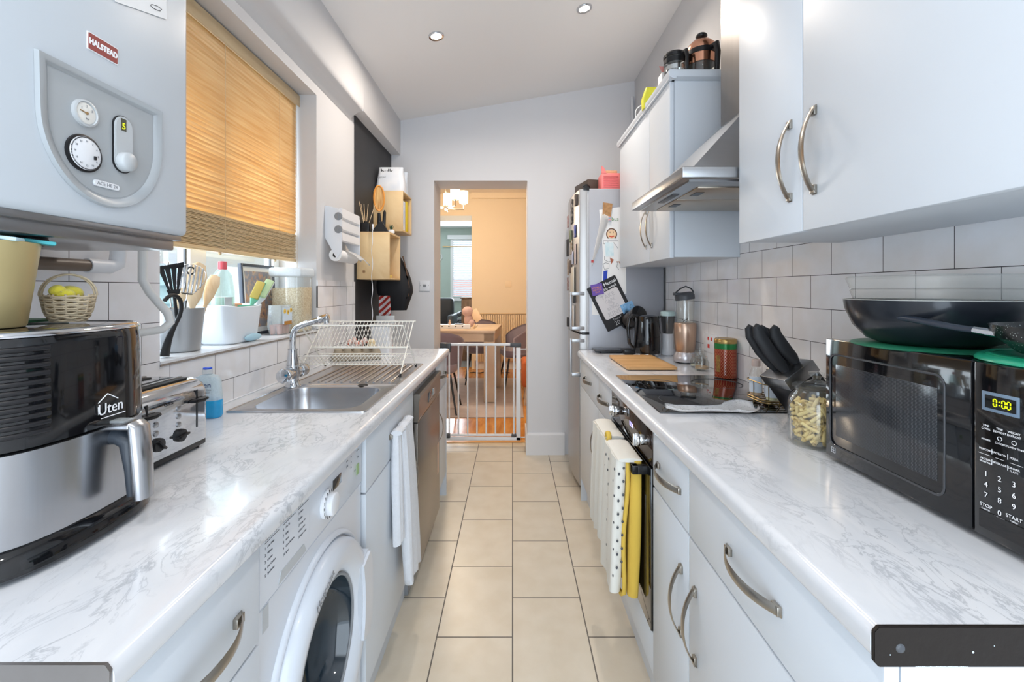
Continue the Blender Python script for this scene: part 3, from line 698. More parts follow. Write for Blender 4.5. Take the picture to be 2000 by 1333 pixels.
# towel over the sink cabinet handle
def folds(b, y0, y1, x0, x1, zt, zb, dy=0.0, dx=0.0, pl=3, amp=.006, n=22, M=None, r=.45, flare=.15, seed=0.0):
    # a hanging cloth: thick pleated bundle between two heights
    R = []
    for k in range(n+1):
        u = k/n; z = zt + (zb-zt)*u; cy_ = (y0+y1)/2 + dy*u + .004*sin(u*5+seed); cx_ = (x0+x1)/2 + dx*u; hw = (y1-y0)/2*(1-flare*.5+flare*u) * (1 if u < .97 else .97); hx_ = abs(x1-x0)/2*(.75+.35*sin(u*2.2+.4))
        P = rrect(-hw, hw, -hx_, hx_, min(hw, hx_)*r*2*.98 if r < .5 else min(hw, hx_)*.98, 10); ring_ = []
        # resample long sides so pleats show
        Q = []
        for a_, b_ in zip(P, P[1:]+P[:1]):
            m_ = 8 if math.dist(a_, b_) > hw*.5 else 1
            for q in range(m_): Q.append((a_[0]+(b_[0]-a_[0])*q/m_, a_[1]+(b_[1]-a_[1])*q/m_))
        for (yy, xx) in Q:
            w = amp*sin(yy/hw*pi*pl + seed + u*.8) * (.3+u*.7) + amp*.5*sin(yy/hw*pi*pl*2.3+2*seed-u)
            ring_.append((cx_+xx+w, cy_+yy, z + .006*sin(yy/hw*3+seed)*u))
        R.append(ring_)
    b.loft(R, M=M); return b
b = B()
folds(b, 1.645, 1.80, -.436, -.400, .862, .255, .055, .018, 2.5, .006, seed=1.0)
folds(b, 1.610, 1.675, -.441, -.412, .858, .455, -.012, .010, 1.5, .004, seed=2.2)
b.tube([(-.420, 1.612+.19*k/14, .856+.003*sin(k)) for k in range(15)], [(.020, .010)]*15, 12)
tag(b.build('hand_towel', M['towel'], ang=1.4), 'white hand towel draped over the handle of the sink cabinet', 'towel')

# sink
t = thing('kitchen_sink', 'stainless steel sink with bowl and ridged drainer', 'sink', (-.70, 1.9, .977))
b = B(); z = .9795
ou = rrect(-.935, -.477, 1.444, 1.862, .012); bo = rrect(-.888, -.527, 1.487, 1.822, .065)
def ring(P, z, s=1.0, c=(-.7075, 1.655)): return [(c[0]+(x-c[0])*s, c[1]+(y-c[1])*s, z) for x, y in P]
b.loft([ring(ou, .977), ring(ou, z+.002, .998), ring(ou, z, .99), ring(bo, z, 1.03), ring(bo, z-.003, 1.0), ring(bo, .95, .985), ring(bo, .845, .93), ring(bo, .832, .86), ring(bo, .828, .7)], cap0=False)
b.build('bowl', M['sink'], t, world=True, ang=.9)
b = B(); b.box(-.935, -.477, 1.862, 2.384, .9772, .9795)
b.tube([(x, y, .9805) for x, y in rrect(-.932, -.480, 1.447, 2.381, .014)], (.003, .0022), 6, closed=True, up=(0, 0, 1))
b.build('drainer', M['sink'], t, world=True)
b = B()
for k in range(11):
    x = -.865 + k*.034; b.tube([(x, 1.90+.01*(k % 2), .9798), (x, 1.93, .9815), (x, 2.31, .9828), (x, 2.34, .9798)], (.0055, .0035), 8, up=(0, 0, 1))
b.build('drainer_ridges', M['sink'], t, world=True, ang=1.2)
b = B(); b.lathe([(0, .002), (.018, .003), (.036, .001), (.04, 0)], (-.7075, 1.66, .8285), 28); b.build('waste_plug', M['chrome'], t, world=True)
b = B(); b.lathe([(0, .003), (.018, .003), (.022, 0)], (-.62, 1.845, .9795), 20); b.build('overflow_cover', M['black_pl'], t, world=True)

# mixer tap
t = thing('mixer_tap', 'chrome mixer tap with two side handles on the sink', 'tap', (-.905, 1.835, .979))
cx, cy = -.905, 1.835
b = B(); b.lathe([(0, 0), (.032, 0), (.032, .003), (.026, .010), (.022, .03), (.0235, .055), (.026, .075), (.022, .105), (.0185, .135), (.0175, .150), (.0, .151)], (cx, cy, .979), 32); b.build('body', M['chrome'], t, world=True, ang=.9)
b = B(); b.rod((cx, cy, 1.128), (cx, cy, 1.133), .019, seg=28)
pts = [(cx, cy, 1.13), (cx, cy, 1.16)] + [tuple(p) for p in bez((cx, cy, 1.16), (cx, cy, 1.215), (cx+.012, cy, 1.222), (cx+.055, cy-.002, 1.236), 12)[1:]] + [(cx+.135, cy-.006, 1.260)]
b.tube(pts, .0125, 20); b.rod((cx+.110, cy-.005, 1.252), (cx+.150, cy-.007, 1.264), .0165, seg=24, bev=.003); b.rod((cx+.140, cy-.007, 1.258), (cx+.143, cy-.007, 1.238), .011, seg=20); b.build('spout', M['chrome'], t, world=True, ang=.9)
for s in (-1, 1):
    b = B(); a = Vector((cx, cy+s*.018, 1.035)); e = Vector((cx+.004, cy+s*.085, 1.035)); b.rod(a, a+(e-a)*.40, .022, seg=28); b.rod(a+(e-a)*.40, e, .0275, .029, seg=32, bev=.003)
    b.rod((cx+.001, cy+s*.06, 1.053), (cx-.002, cy+s*.06, 1.064), .006, seg=10, bev=.002); h = b.build('tap_handle', M['chrome'], t, world=True, ang=.9)

# dish rack
t = thing('dish_rack', 'white coated wire folding dish rack on the sink drainer', 'dish rack', (-.75, 2.18, .981))
M['wire'] = pmat('white_coated_wire', 'E6E4DC', .3)
X0, X1 = -.985, -.515; ZT, ZB, ZC = 1.212, .986, 1.093
ya, yb, yc = 2.045, 2.315, 2.18     # near, far, crossing
b = B()
for x in (X0, X1):
    b.rod((x, ya, ZB), (x, yb, ZT), .003, seg=8); b.rod((x+.012, yb, ZB), (x+.012, ya, ZT), .003, seg=8)
for y, z in ((ya, ZT), (yb, ZT), (yc, ZC+.004)): b.rod((X0, y, z), (X1+.012, y, z), .003, seg=8)
b.rod((X0, yc-.004, ZC), (X1, yc-.004, ZC), .003, seg=8)
b.build('frame', M['wire'], t, world=True)
b = B(); n = 26
for k in range(1, n):
    x = X0+(X1-X0)*k/n; b.rod((x, yc, ZC), (x, ya, ZT), .0014, seg=6); b.rod((x, yc, ZC), (x, yb, ZT), .0014, seg=6)
b.build('upper_basket', M['wire'], t, world=True)
b = B(); lo, yl = 1.020, 2.118
b.rod((X0, 2.03, 1.074), (X1-.02, 2.03, 1.074), .0026, seg=8); b.rod((X0, yl, lo), (X1, yl, lo), .0026, seg=8)
b.rod((X1-.02, 2.03, 1.074), (X1, yl, lo), .0026, seg=8); b.rod((X0, 2.03, 1.074), (X0, yl, lo), .0026, seg=8); b.rod((X0, 2.27, 1.05), (X1, 2.27, 1.05), .0026, seg=8)
for k in range(1, n):
    x = X0+(X1-X0)*k/n; b.rod((x, 2.03, 1.074), (x, yl, lo), .0014, seg=6); b.rod((x, yl, lo), (x, 2.27, 1.05), .0014, seg=6)
b.build('lower_basket', M['wire'], t, world=True)
for x, y in ((X0, ya), (X1, ya), (X0+.012, yb), (X1+.012, yb)):
    b = B(); b.cyl((x, y, .9795 if abs(x) < 2 else 0), .0055, .011, seg=10, bev=.001); b.build('foot', M['black_mat'], t, world=True)

# egg boxes and tub behind the rack
M['pulp'] = pmat('grey_card_pulp', 'A79C8A', .95, var=.08, bump=.8, bscale=50)
t = thing('egg_tray', 'grey cardboard egg tray with a toy on top behind the dish rack', 'egg box', (-.89, 2.55, WT), .35)
b = B(); b.box(-.13, .13, -.06, .06, .002, .045, .008)
for i in range(5):
    for j in range(2): b.lathe([(.024, 0), (.018, .022), (.006, .03), (0, .031)], (-.1+.05*i, -.03+.06*j, .043), 12)
b.build('tray', M['pulp'], t)
b = B(); b.prism([(-.13, .045), (.13, .045), (.12, .055), (-.12, .055)], 'y', .045, .06); b.build('lid_hinge', M['pulp'], t)
b = B()
for k in range(7): b.ball((-.03+.022*k, .0+.012*(k % 2), .112+.012*sin(k*2)), (.014, .012, .02), 10)
tag(b.build('crab_toy', m_blotch('orange_white_plush', ['E07048', 'E8E0DA', 'D85C3C'], 40), None), 'orange and white soft toy lying on the egg tray', 'toy').location = (-.905, 2.56, .96)
b = B(); b.lathe([(0, 0), (.018, .004), (.024, .02), (.02, .038), (.008, .046), (0, .048)], (-.80, 2.53, 1.050), 16); b.ball((-.80, 2.505, 1.085), .004, 8)
tag(b.build('chick_ornament', pmat('pale_yellow_chick', 'E9D3A8', .7)), 'small pale yellow chick figure beside the orange toy', 'ornament')
t = thing('storage_tub', 'white plastic storage tub on the worktop end behind the dish rack', 'tub', (-.815, 2.78, WT))
b = B(); b.loft([ring(rrect(-.06, .06, -.05, .05, .02), 0.001, .9, (0, 0)), ring(rrect(-.06, .06, -.05, .05, .02), .17, 1, (0, 0))]); b.build('body', M['white_pl'], t)
b = B(); b.box(-.065, .065, -.055, .055, .17, .186, .005); b.build('lid', M['greyp'], t)

# paper towel and wrap dispenser on the wall
t = thing('wrap_dispenser', 'white wall-mounted kitchen wrap dispenser left of the wooden crates', 'dispenser', (-1.019, 2.57, 1.56))
prof = [(-1.0195, 1.835), (-.952, 1.82), (-.928, 1.80), (-.928, 1.585), (-.955, 1.545), (-1.0195, 1.66)]
for y in (2.418, 2.705):
    b = B(); b.prism(prof, 'y', y, y+.010, bev=.002); b.build('side_plate', M['white_pl'], t, world=True)
b = B()
for z0, z1 in ((1.765, 1.825), (1.700, 1.757), (1.640, 1.692)): b.prism([(-.934, z0), (-.927, z0+.006), (-.929, z1-.004), (-.94, z1), (-.945, z1-.004), (-.94, z0)], 'y', 2.428, 2.705)
b.build('front_covers', M['white_pl'], t, world=True)
for z in (1.775, 1.705):
    b = B(); b.cyl((-.945, 2.412, z), .021, .010, 'y', seg=28, bev=.002); b.box(-.949, -.941, 2.408, 2.416, z-.018, z+.018, .001); b.build('roll_knob', M['grey'], t, world=True)
t = thing('paper_towel_roll', 'white paper towel roll with loose sheet under the wall dispenser', 'paper towel', (-.965, 2.57, 1.556))
b = B(); b.lathe([(.014, 0), (.034, 0), (.034, .27), (.014, .27)], (-.965, 2.425, 1.566), 32, Matrix.Rotation(-pi/2, 4, 'X')); b.build('roll', M['paper'], t, world=True)
b = B(); b.lathe([(0, .004), (.0135, .004), (.0135, .262), (0, .262)], (-.965, 2.425, 1.566), 20, Matrix.Rotation(-pi/2, 4, 'X')); b.build('core', M['black_mat'], t, world=True)
b = B()
def sh(u, v): return (-.955 + .085*u, 2.50+.17*v + .05*u, 1.60 - .015*u - .05*u*u + .012*sin(v*5)*u)
b.sheet(sh, 8, 10, .0012); b.build('loose_sheet', M['paper'], t, world=True, ang=1.2)

# wooden crates
def crate(y0, y1, z0, z1, x1, label):
    t = thing('wooden_crate', label, 'crate', (-1.0, (y0+y1)/2, z0)); xa, g = -1.0095, .012
    for nm, a in (('side_board', (xa, x1, y0, y0+g, z0, z1)), ('side_board', (xa, x1, y1-g, y1, z0, z1)), ('top_board', (xa, x1, y0+g, y1-g, z1-g, z1)), ('bottom_board', (xa, x1, y0+g, y1-g, z0, z0+g)), ('back_board', (xa, xa+.006, y0+g, y1-g, z0+g, z1-g))):
        b = B(); b.box(*a, .0008); b.build(nm, M['pine'], t, world=True)
    return t
crate(2.885, 3.165, 1.443, 1.752, -.797, 'lower pine crate shelf on the black wall, a white cable hanging past it')
crate(3.23, 3.51, 1.80, 2.095, -.795, 'upper pine crate shelf holding packets, a pouch on top')
L2 = 1.752
# on the lower crate
t = thing('reed_diffuser', 'black reed diffuser with pale sticks on the lower crate', 'diffuser', (-.965, 2.93, L2))
b = B(); b.box(-.028, .028, -.025, .025, .001, .062, .004); b.cyl((0, 0, .06), .012, .014, seg=16); b.build('bottle', M['black_pl'], t)
for k, (dx, dy, h) in enumerate(((-.048, .01, .21), (-.028, -.01, .185), (.012, .01, .19), (.06, 0, .18), (-.016, .012, .19))):
    b = B(); b.rod((dx*.1, dy*.1, .02), (dx, dy, h), .0018, seg=6); b.build('reed', M['spoonwood'], t)
t = thing('oval_mirror', 'orange-framed oval hand mirror with a black handle standing on the lower crate', 'mirror', (-.905, 3.02, L2))
b = B(); pts = [(.034*cos(a), 0, .245+.085*sin(a)) for a in [2*pi*k/40 for k in range(40)]]; Mt = Matrix.Rotation(.5, 4, 'Z')
b.tube(pts, (.006, .006), 8, closed=True, M=Mt); b.build('rim', pmat('orange_wood_rim', 'D9913F', .4), t)
b = B(); b.lathe([(0, 0), (1, 0), (1, .003), (0, .003)], (0, 0, 0), 30, Mt @ Matrix.Translation((0, .002, .245)) @ Matrix.Diagonal((.033, 1, .084, 1)) @ Matrix.Rotation(pi/2, 4, 'X')); b.build('glass', m_wood('amber_woven_panel', 'A87030', 'D8B478', (30, 30, 3), .3), t)
b = B(); b.tube([(0, 0, .145), (.002, 0, .10), (.0, 0, .002)], [.010, .013, .012], 10, M=Mt); b.build('handle', M['black_pl'], t)
b = B(); b.tube([(.035, .0, .165), (.035, 0, .15), (.03, 0, .06), (.028, 0, .004)], [.004, .010, .012, .010], 10); tag(b.build('hair_brush', M['black_pl']), 'black brush standing between the oval mirror and the upper crate', 'brush').location = (-.905, 3.03, L2)
b = B(); b.prism([(-.05, .001), (.055, .001), (.05, .012), (.012, .078), (.002, .075), (-.052, .012)], 'y', -.02, .02, bev=.004); tag(b.build('wedge_speaker', M['black_mat']), 'black triangular desk clock on the lower crate', 'clock').location = (-.875, 2.95, L2)
b = B(); b.tube([(-.02, 0, .006), (-.01, 0, .05), (.01, 0, .072), (.028, 0, .055)], (.013, .006), 10); tag(b.build('grey_strap', M['grey']), 'grey curved strap leaning behind the black triangular clock', 'strap').location = (-.905, 3.0, L2)
t = thing('potted_succulent', 'tiny spiky succulent in a white pot at the corner of the lower crate', 'plant', (-.83, 3.05, L2))
b = B(); b.lathe([(0, 0.001), (.014, 0.001), (.022, .012), (.022, .026), (.018, .034), (0, .03)], seg=20); b.build('pot', M['white_pl'], t)
b = B()
for k in range(12): a = k*2.4; b.rod((0, 0, .03), (.022*cos(a)*(.4+.05*k), .022*sin(a)*(.4+.05*k), .06+.004*(k % 4)), .004, .0006, 6)
b.build('leaves', pmat('dark_green_leaf', '33513D', .5), t)
b = B(); pts = [(-.90, 2.890, 1.80), (-.902, 2.872, 1.756)] + [(-.905+.003*sin(k*1.1), 2.872+.002*cos(k), 1.74-.028*k) for k in range(0, 21)]
b.tube(pts, .0022, 6); b.box(-.906, -.896, 2.868, 2.880, 1.765, 1.80, .002)
tag(b.build('charging_cable', M['white_pl']), 'white charging cable hanging down in front of the lower crate', 'cable')
b = B(); b.box(-.96, -.86, 2.92, 2.98, 1.4565, 1.475, .002); tag(b.build('yellow_note_block', pmat('yellow_paper', 'E8C765', .7)), 'yellow packet lying inside the lower crate', 'packet').location = (.05, .02, 0)
# on and in the upper crate
U1 = 2.095
t = thing('supplement_pouch', 'white and pale blue standing pouch on top of the upper crate', 'pouch', (-.905, 3.33, U1))
b = B(); R = []
for k in range(9):
    u = k/8; w = .104 - .012*u + .004*sin(u*6); d = .055*(1-.75*u**3) + .004; R.append([(x*w/.1, y*d/.05, .002+.19*u) for x, y in rrect(-.1, .1, -.05, .05, .03)])
b.loft(R); b.build('bag', m_blotch('pouch_print', ['DDE3EC', 'EDEFF3', 'D5DEEA'], 6), t)
text('brand_word', 'bulk', .052, face((-.93, 3.293, U1+.155), NY), M['text_k'], t, bold=.0006)
texts('pouch_print', [('INSTANT', .013, 0, .03, 'LEFT'), ('BCAA', .013, 0, .017, 'LEFT'), ('POWDER', .013, 0, .004, 'LEFT'), ('+  |  +', .012, .01, -.022, 'LEFT')], face((-.985, 3.277, U1+.08), NY), M['text_g'], t)
b = B(); R = []
for k in range(9): u = k/8; w = .09; d = .045*(1-.7*u**3)+.004; R.append([(x*w/.1, y*d/.05, .002+.185*u) for x, y in rrect(-.1, .1, -.05, .05, .03)])
b.loft(R); tag(b.build('foil_pouch', m_blotch('pale_blue_pouch', ['C3CFDE', 'DEE4EC'], 8)), 'second pale blue pouch behind the printed one on the upper crate', 'pouch').location = (-.90, 3.445, U1)
U0 = 1.812
for nm, col, y, w, h, lab in (('white_bag', 'DDE1EA', 3.27, .022, .23, 'white packet standing nearest in the upper crate'), ('blue_white_bag', 'C8D0E4', 3.33, .024, .225, 'pale lilac packet in the middle of the upper crate'), ('yellow_packet', 'E3C531', 3.425, .028, .24, 'bright yellow packet standing at the far side of the upper crate')):
    b = B(); b.box(-.99, -.806, y-w, y+w, U0+.001, U0+h, .008, 3); tag(b.build(nm, m_blotch(nm+'_print', [col, 'EEEEEE' if 'yellow' not in nm else 'D9B820'], 9)), lab, 'packet')
# hanging bags
def drape(name, prof, y0, y1, x0, x1): pass
t = thing('black_bag', 'black padded bag hanging from a hook below the wooden crates', 'bag', (-.88, 3.25, 1.2))
b = B(); R = []
for k in range(10):
    u = k/9; z = 1.625 - .40*u; w = .055+.075*sin(min(1, u*1.3)*pi*.62) - .05*max(0, u-.7)/.3; d = .035+.05*sin(u*pi)
    cx = -.885 + .03*u; R.append([(cx+x*w/.1, 3.28+y*d/.05, z) for x, y in rrect(-.1, .1, -.05, .05, .045)])
b.loft(R); b.build('bag_body', pmat('black_nylon', '1D1E22', .75, var=.15, bump=.4, bscale=20), t, world=True)
b = B(); b.tube([(-.80, 3.25, 1.62), (-.775, 3.245, 1.52), (-.75, 3.24, 1.40), (-.755, 3.24, 1.33), (-.79, 3.24, 1.36)], (.014, .004), 8); b.build('strap', pmat('brown_leather_strap', '5C4638', .6), t, world=True)
b = B(); b.sheet(lambda u, v: (-.80+.045*u-.01*v, 3.225, 1.50-.16*v-.03*u), 4, 6, .004); b.build('mesh_pocket', m_blotch('patterned_lining', ['26262A', 'C9BBA8', '3A3230'], 70), t, world=True)
b = B(); b.sheet(lambda u, v: (-.915+.10*(u)*(.78+.22*v) , 3.05+.01*sin(u*5), 1.335-.36*v), 8, 12, .02)
M['redwhite'] = m_stripe('red_white_stripes', 'B8342C', 'E9E4EA', 'X', .034, (0, -.85, 0))
tag(b.build('striped_bag', M['redwhite'], ang=1.2), 'red and white diagonally striped bag hanging against the far wall corner', 'bag')
b = B(); b.box(-.925, -.80, 3.02, 3.028, 1.10, 1.20, .002); tag(b.build('grey_print_card', M['greyp']), 'pale card tucked over the striped bag behind the dish rack', 'card')
t = thing('socket_plate', 'white double socket plate on the far wall beside the doorway', 'socket', (-.735, FY, 1.41))
b = B(); b.box(-.775, -.690, FY-.009, FY, 1.365, 1.452, .003); b.build('plate', M['white_pl'], t, world=True)
b = B(); b.cyl((-.767, FY-.011, 1.41), .003, .003, 'y', seg=8); b.cyl((-.70, FY-.011, 1.41), .003, .003, 'y', seg=8); b.box(-.745, -.72, FY-.012, FY-.008, 1.40, 1.42, .001); b.build('switch', M['grey'], t, world=True)

# boiler
BX = -.72; BZ = 1.482
t = thing('wall_boiler', 'white wall-mounted gas boiler with grey curved control panel', 'boiler', (-.87, .785, BZ))
b = B(); b.box(-1.0115, BX, .575, .991, BZ+.012, 2.25, .012, 3); b.build('casing', M['boiler'], t, world=True)
b = B(); b.box(-1.0, BX-.02, .60, .975, BZ-.02, BZ+.012, .004); b.box(BX-.03, BX-.008, .59, .98, BZ+.001, BZ+.013, .002); b.build('drip_tray', M['steel'], t, world=True)
# control panel: straight top, rounded bottom
def shield(s=1.0, dz=0.0):
    P = []; yc, zc = .790, 1.64
    top = [(-.121, .100), (.119, .100)]; P += [(yc+y*s, zc+z*s+dz) for y, z in top]
    for k in range(25):
        a = -pi*k/24; P.append((yc+.119*s*cos(a)*(1 if True else 1), zc+dz+(.018+.135*sin(a))*s if True else 0))
    return P
b = B()
def sh3(s, x, dz=0): return [(x, y, z) for y, z in shield(s, dz)]
b.loft([sh3(1.0, BX+.0005), sh3(.985, BX+.007), sh3(.90, BX+.006), sh3(.85, BX-.001), sh3(.84, BX+.001)]); cp = b.build('control_panel', M['panel_grey'], t, world=True, ang=1.0)
Ry = Matrix.Rotation(pi/2, 4, 'Y')
def dial(y, z, r, depth, name, mat, prof=None):
    b = B(); b.lathe(prof or [(r, 0), (r, depth), (r*.9, depth*1.2), (0, depth*1.2)], (BX+.001, y, z), 36, Ry); return b.build(name, mat, cp, world=True, ang=.8)
dial(.7475, 1.673, .0225, .004, 'gauge_bezel', M['greyp'], [(.0225, 0), (.022, .005), (.019, .006), (.018, .003), (0, .003)])
dial(.7475, 1.673, .0175, .0035, 'pressure_gauge', pmat('gauge_face', 'E4E2DC', .3))
texts('gauge_marks', [('1', .006, -.009, .006), ('2', .006, 0, .0115), ('3', .006, .009, .006), ('bar', .005, .001, -.009)], face((BX+.0062, .7475, 1.673), PX), M['text_g'], cp)
b = B(); b.rod((BX+.006, .7475, 1.673), (BX+.006, .736, 1.675), .0009, seg=6); b.ball((BX+.006, .7475, 1.673), .0025, 8); b.build('gauge_needle', pmat('brown_needle', '8A6A40', .5), cp, world=True)
dial(.7455, 1.605, .031, .004, 'timer_recess', M['black_pl'])
b = B(); b.lathe([(.0275, 0), (.0275, .0055), (.0255, .0065), (.0, .0065)], (BX+.001, .7455, 1.605), 48, Ry); td = b.build('timer_dial', M['white_pl'], cp, world=True, ang=.8)
b = B()
for k in range(72): a = 2*pi*k/72; b.box(BX+.0070, BX+.0082, .7455+.0262*cos(a)-.0006, .7455+.0262*cos(a)+.0006, 1.605+.0262*sin(a)-.0006, 1.605+.0262*sin(a)+.0006)
b.build('timer_teeth', M['text_k'], cp, world=True)
texts('timer_numbers', [(str(2*k if k else 24), .0045, .0205*sin(2*pi*k/12), .0205*cos(2*pi*k/12)) for k in range(12)], face((BX+.0079, .7455, 1.605), PX), M['text_g'], cp)
b = B(); b.box(BX+.0073, BX+.0100, .758, .761, 1.598, 1.604); b.build('timer_switch', M['black_pl'], cp, world=True)
b = B(); P = [(.820+.0205*cos(a), 1.676+.0205*sin(a)) for a in [pi*k/14 for k in range(15)]] + [(.820+.0205*cos(a), 1.612+.0205*sin(a)) for a in [pi+pi*k/14 for k in range(15)]]
b.prism([(y*1.0, z) for y, z in P], 'x', BX+.001, BX+.0035); b.build('pod_gap', M['black_pl'], cp, world=True)
b = B(); b.prism([(.8195+(y-.82)*.9, 1.645+(z-1.645)*.965) for y, z in P], 'x', BX+.001, BX+.0065, bev=.001); b.build('display_pod', M['greyp'], cp, world=True)
b = B(); b.box(BX+.0062, BX+.0072, .8115, .8225, 1.668, 1.690); b.build('display_window', pmat('olive_display', '4A4A3C', .2), cp, world=True)
text('display_digit', '5', .016, face((BX+.0074, .8170, 1.676), PX), M['led'], cp)
b = B(); b.lathe([(.0175, 0), (.017, .010), (.014, .013), (0, .014)], (BX+.006, .8195, 1.612), 36, Ry); b.build('temperature_knob', M['greyp'], cp, world=True, ang=.8)
b = B(); b.prism([(y, z) for y, z in rrect(.762, .812, 1.556, 1.567, .005)], 'x', BX+.001, BX+.0045, bev=.0008); b.build('label_plate', M['white_pl'], cp, world=True)
text('model_text', 'ACE HE 24', .0085, face((BX+.0048, .787, 1.5615), PX), M['text_g'], cp)
b = B(); b.prism(rrect(.753, .812, 1.785, 1.816, .001, 1), 'x', BX, BX+.0012); b.build('badge_border', M['white_pl'], t, world=True)
b = B(); b.prism(rrect(.755, .810, 1.787, 1.814, .001, 1), 'x', BX+.0010, BX+.0020); b.build('badge', pmat('maroon_badge', '8E3A36', .4), t, world=True)
text('badge_text', 'HALSTEAD', .0135, face((BX+.0022, .7825, 1.8005), PX), M['text_w'], t, bold=.0007, sx=.82)
b = B(); b.prism([(.805, 1.898), (.925, 1.938), (.920, 2.12), (.800, 2.09)], 'x', BX+.0015, BX+.0023); tag(b.build('paper_note', M['paper']), 'white paper note stuck high on the boiler front', 'paper')
b = B(); b.tube([(BX+.0026, .897+.014*cos(a), 1.945+.004*sin(a)+.004*cos(a)) for a in [2*pi*k/30 for k in range(28)]], .0006, 5); o = b.build('pen_loop', M['text_k']); o.parent = bpy.data.objects['paper_note']
# pipes beneath
M['pipe'] = pmat('white_painted_pipe', 'DCDCDA', .4)
b = B(); b.tube([(-.93, 1.12, 1.49), (-.93, 1.12, 1.40), (-.925, 1.135, 1.37), (-.91, 1.175, 1.315), (-.91, 1.185, 1.29), (-.92, 1.17, 1.272), (-.95, 1.08, 1.265), (-.955, 1.0, 1.262)], .010, 12)
tag(b.build('white_pipe', M['pipe'], ang=1.2), 'white bent pipe running down from under the boiler', 'pipe')
t = thing('waste_pipe', 'brown pipe with a white elbow below the boiler', 'pipe', (-.97, 1.05, 1.42))
b = B(); b.rod((-.985, .86, 1.432), (-.975, 1.02, 1.432), .014, seg=18); b.build('pipe', pmat('brown_pipe', '6E5F52', .3), t, world=True)
b = B(); b.tube([(-.975, 1.02, 1.432), (-.973, 1.075, 1.432), (-.973, 1.095, 1.44), (-.973, 1.10, 1.465), (-.973, 1.10, 1.49)], .0165, 16); b.build('elbow', M['white_pl'], t, world=True, ang=1.2)

# air fryer
FXC, FYC = -.845, .715
t = thing('air_fryer', 'large black and steel air fryer with silver drawer handle', 'air fryer', (FXC, FYC, WT))
def fry(s=1.0, grow=0.0):
    P = []
    for k in range(64):
        a = 2*pi*k/64; c, s_ = cos(a), sin(a); n = 2.0/4.2
        x = abs(c)**n*(1 if c > 0 else -1)*(.158*s+grow); y = abs(s_)**n*(1 if s_ > 0 else -1)*(.150*s+grow)
        if x > 0: x += .022*(1-(y/.16)**2)*s
        P.append((FXC+x, FYC+y))
    return P
def fr_ring(z, s=1.0, g=0.0): return [(x, y, z) for x, y in fry(s, g)]
b = B(); b.loft([fr_ring(.980, 1, .004), fr_ring(.986, 1, .012), fr_ring(1.006, 1, .010), fr_ring(1.020, 1, -.002), fr_ring(1.022, 1, -.006)]); b.build('base', M['black_gl'], t, world=True, ang=.9)
b = B(); b.loft([fr_ring(1.020, 1, -.004), fr_ring(1.022), fr_ring(1.150), fr_ring(1.152, 1, -.003)]); b.build('drawer', M['steel_v'], t, world=True, ang=.6)
b = B(); b.loft([fr_ring(1.152, 1, -.004), fr_ring(1.155, 1, .001), fr_ring(1.295, .985), fr_ring(1.308, .975), fr_ring(1.316, .955), fr_ring(1.318, .93)]); b.build('body', M['black_gl'], t, world=True, ang=.6)
b = B(); b.loft([fr_ring(1.310, .985, .001), fr_ring(1.3145, .98, .001), fr_ring(1.318, .96), fr_ring(1.3185, .93)], cap0=False, cap1=False); b.build('top_rim', M['chrome'], t, world=True, ang=.9)
b = B()
for k in range(11):
    z = 1.175+.0118*k; sc = 1-.015*(z-1.155)/.14
    pts = [(x, y, z) for x, y in fry(sc, .0005) if x > FXC+.02 and y < FYC-.058]
    pts.sort(key=lambda p: p[1]); b.tube(pts, (.0032, .0042), 8, up=(0, 0, 1))
b.build('vent_ribs', M['black_pl'], t, world=True, ang=1.2)
hx = FXC+.168; hy = FYC+.030
b = B(); b.lathe([(0, 0), (.022, 0), (.022, .02), (.018, .026), (0, .026)], (hx-.02, hy, 1.128), 24, Matrix.Rotation(pi/2, 4, 'Y')); b.tube([(hx, hy, 1.130), (hx+.02, hy, 1.132), (hx+.038, hy, 1.122), (hx+.044, hy, 1.08), (hx+.046, hy, 1.036)], [(.012, .012), (.014, .014), (.017, .014), (.016, .010), (.014, .008)], 14); h = b.build('handle', pmat('slate_plastic', '2A3038', .35), t, world=True, ang=1.0)
b = B(); b.tube([(hx+.046, hy, 1.155), (hx+.052, hy, 1.148), (hx+.057, hy, 1.09), (hx+.060, hy, 1.030)], [(.017, .006), (.0185, .012), (.0185, .013), (.0165, .012)], 16, up=(1, 0, 0)); b.box(hx-.006, hx+.05, hy-.018, hy+.018, 1.146, 1.156, .003); b.build('grip', M['steel_v'], h, world=True, ang=1.0)
b = B(); b.box(hx+.0, hx+.035, hy-.010, hy+.012, 1.155, 1.160, .002); b.build('release_button', M['clearpl'], h, world=True)
lx = FXC+.181
texts('logo', [('Uten', .026, 0, 0)], face((lx, FYC+.022, 1.182), (-.10, 1, 0)), M['text_w'], t)
b = B()
for a, c in (((-.022, .012), (-.005, .024)), ((-.005, .024), (.014, .012)), ((-.026, -.014), (.028, -.014)), ((-.022, -.010), (-.022, .006))):
    b.rod((lx-.0012, FYC+.022+a[0], 1.182+a[1]), (lx-.0012, FYC+.022+c[0], 1.182+c[1]), .0008, seg=5)
b.build('logo_roof', M['text_w'], t, world=True)

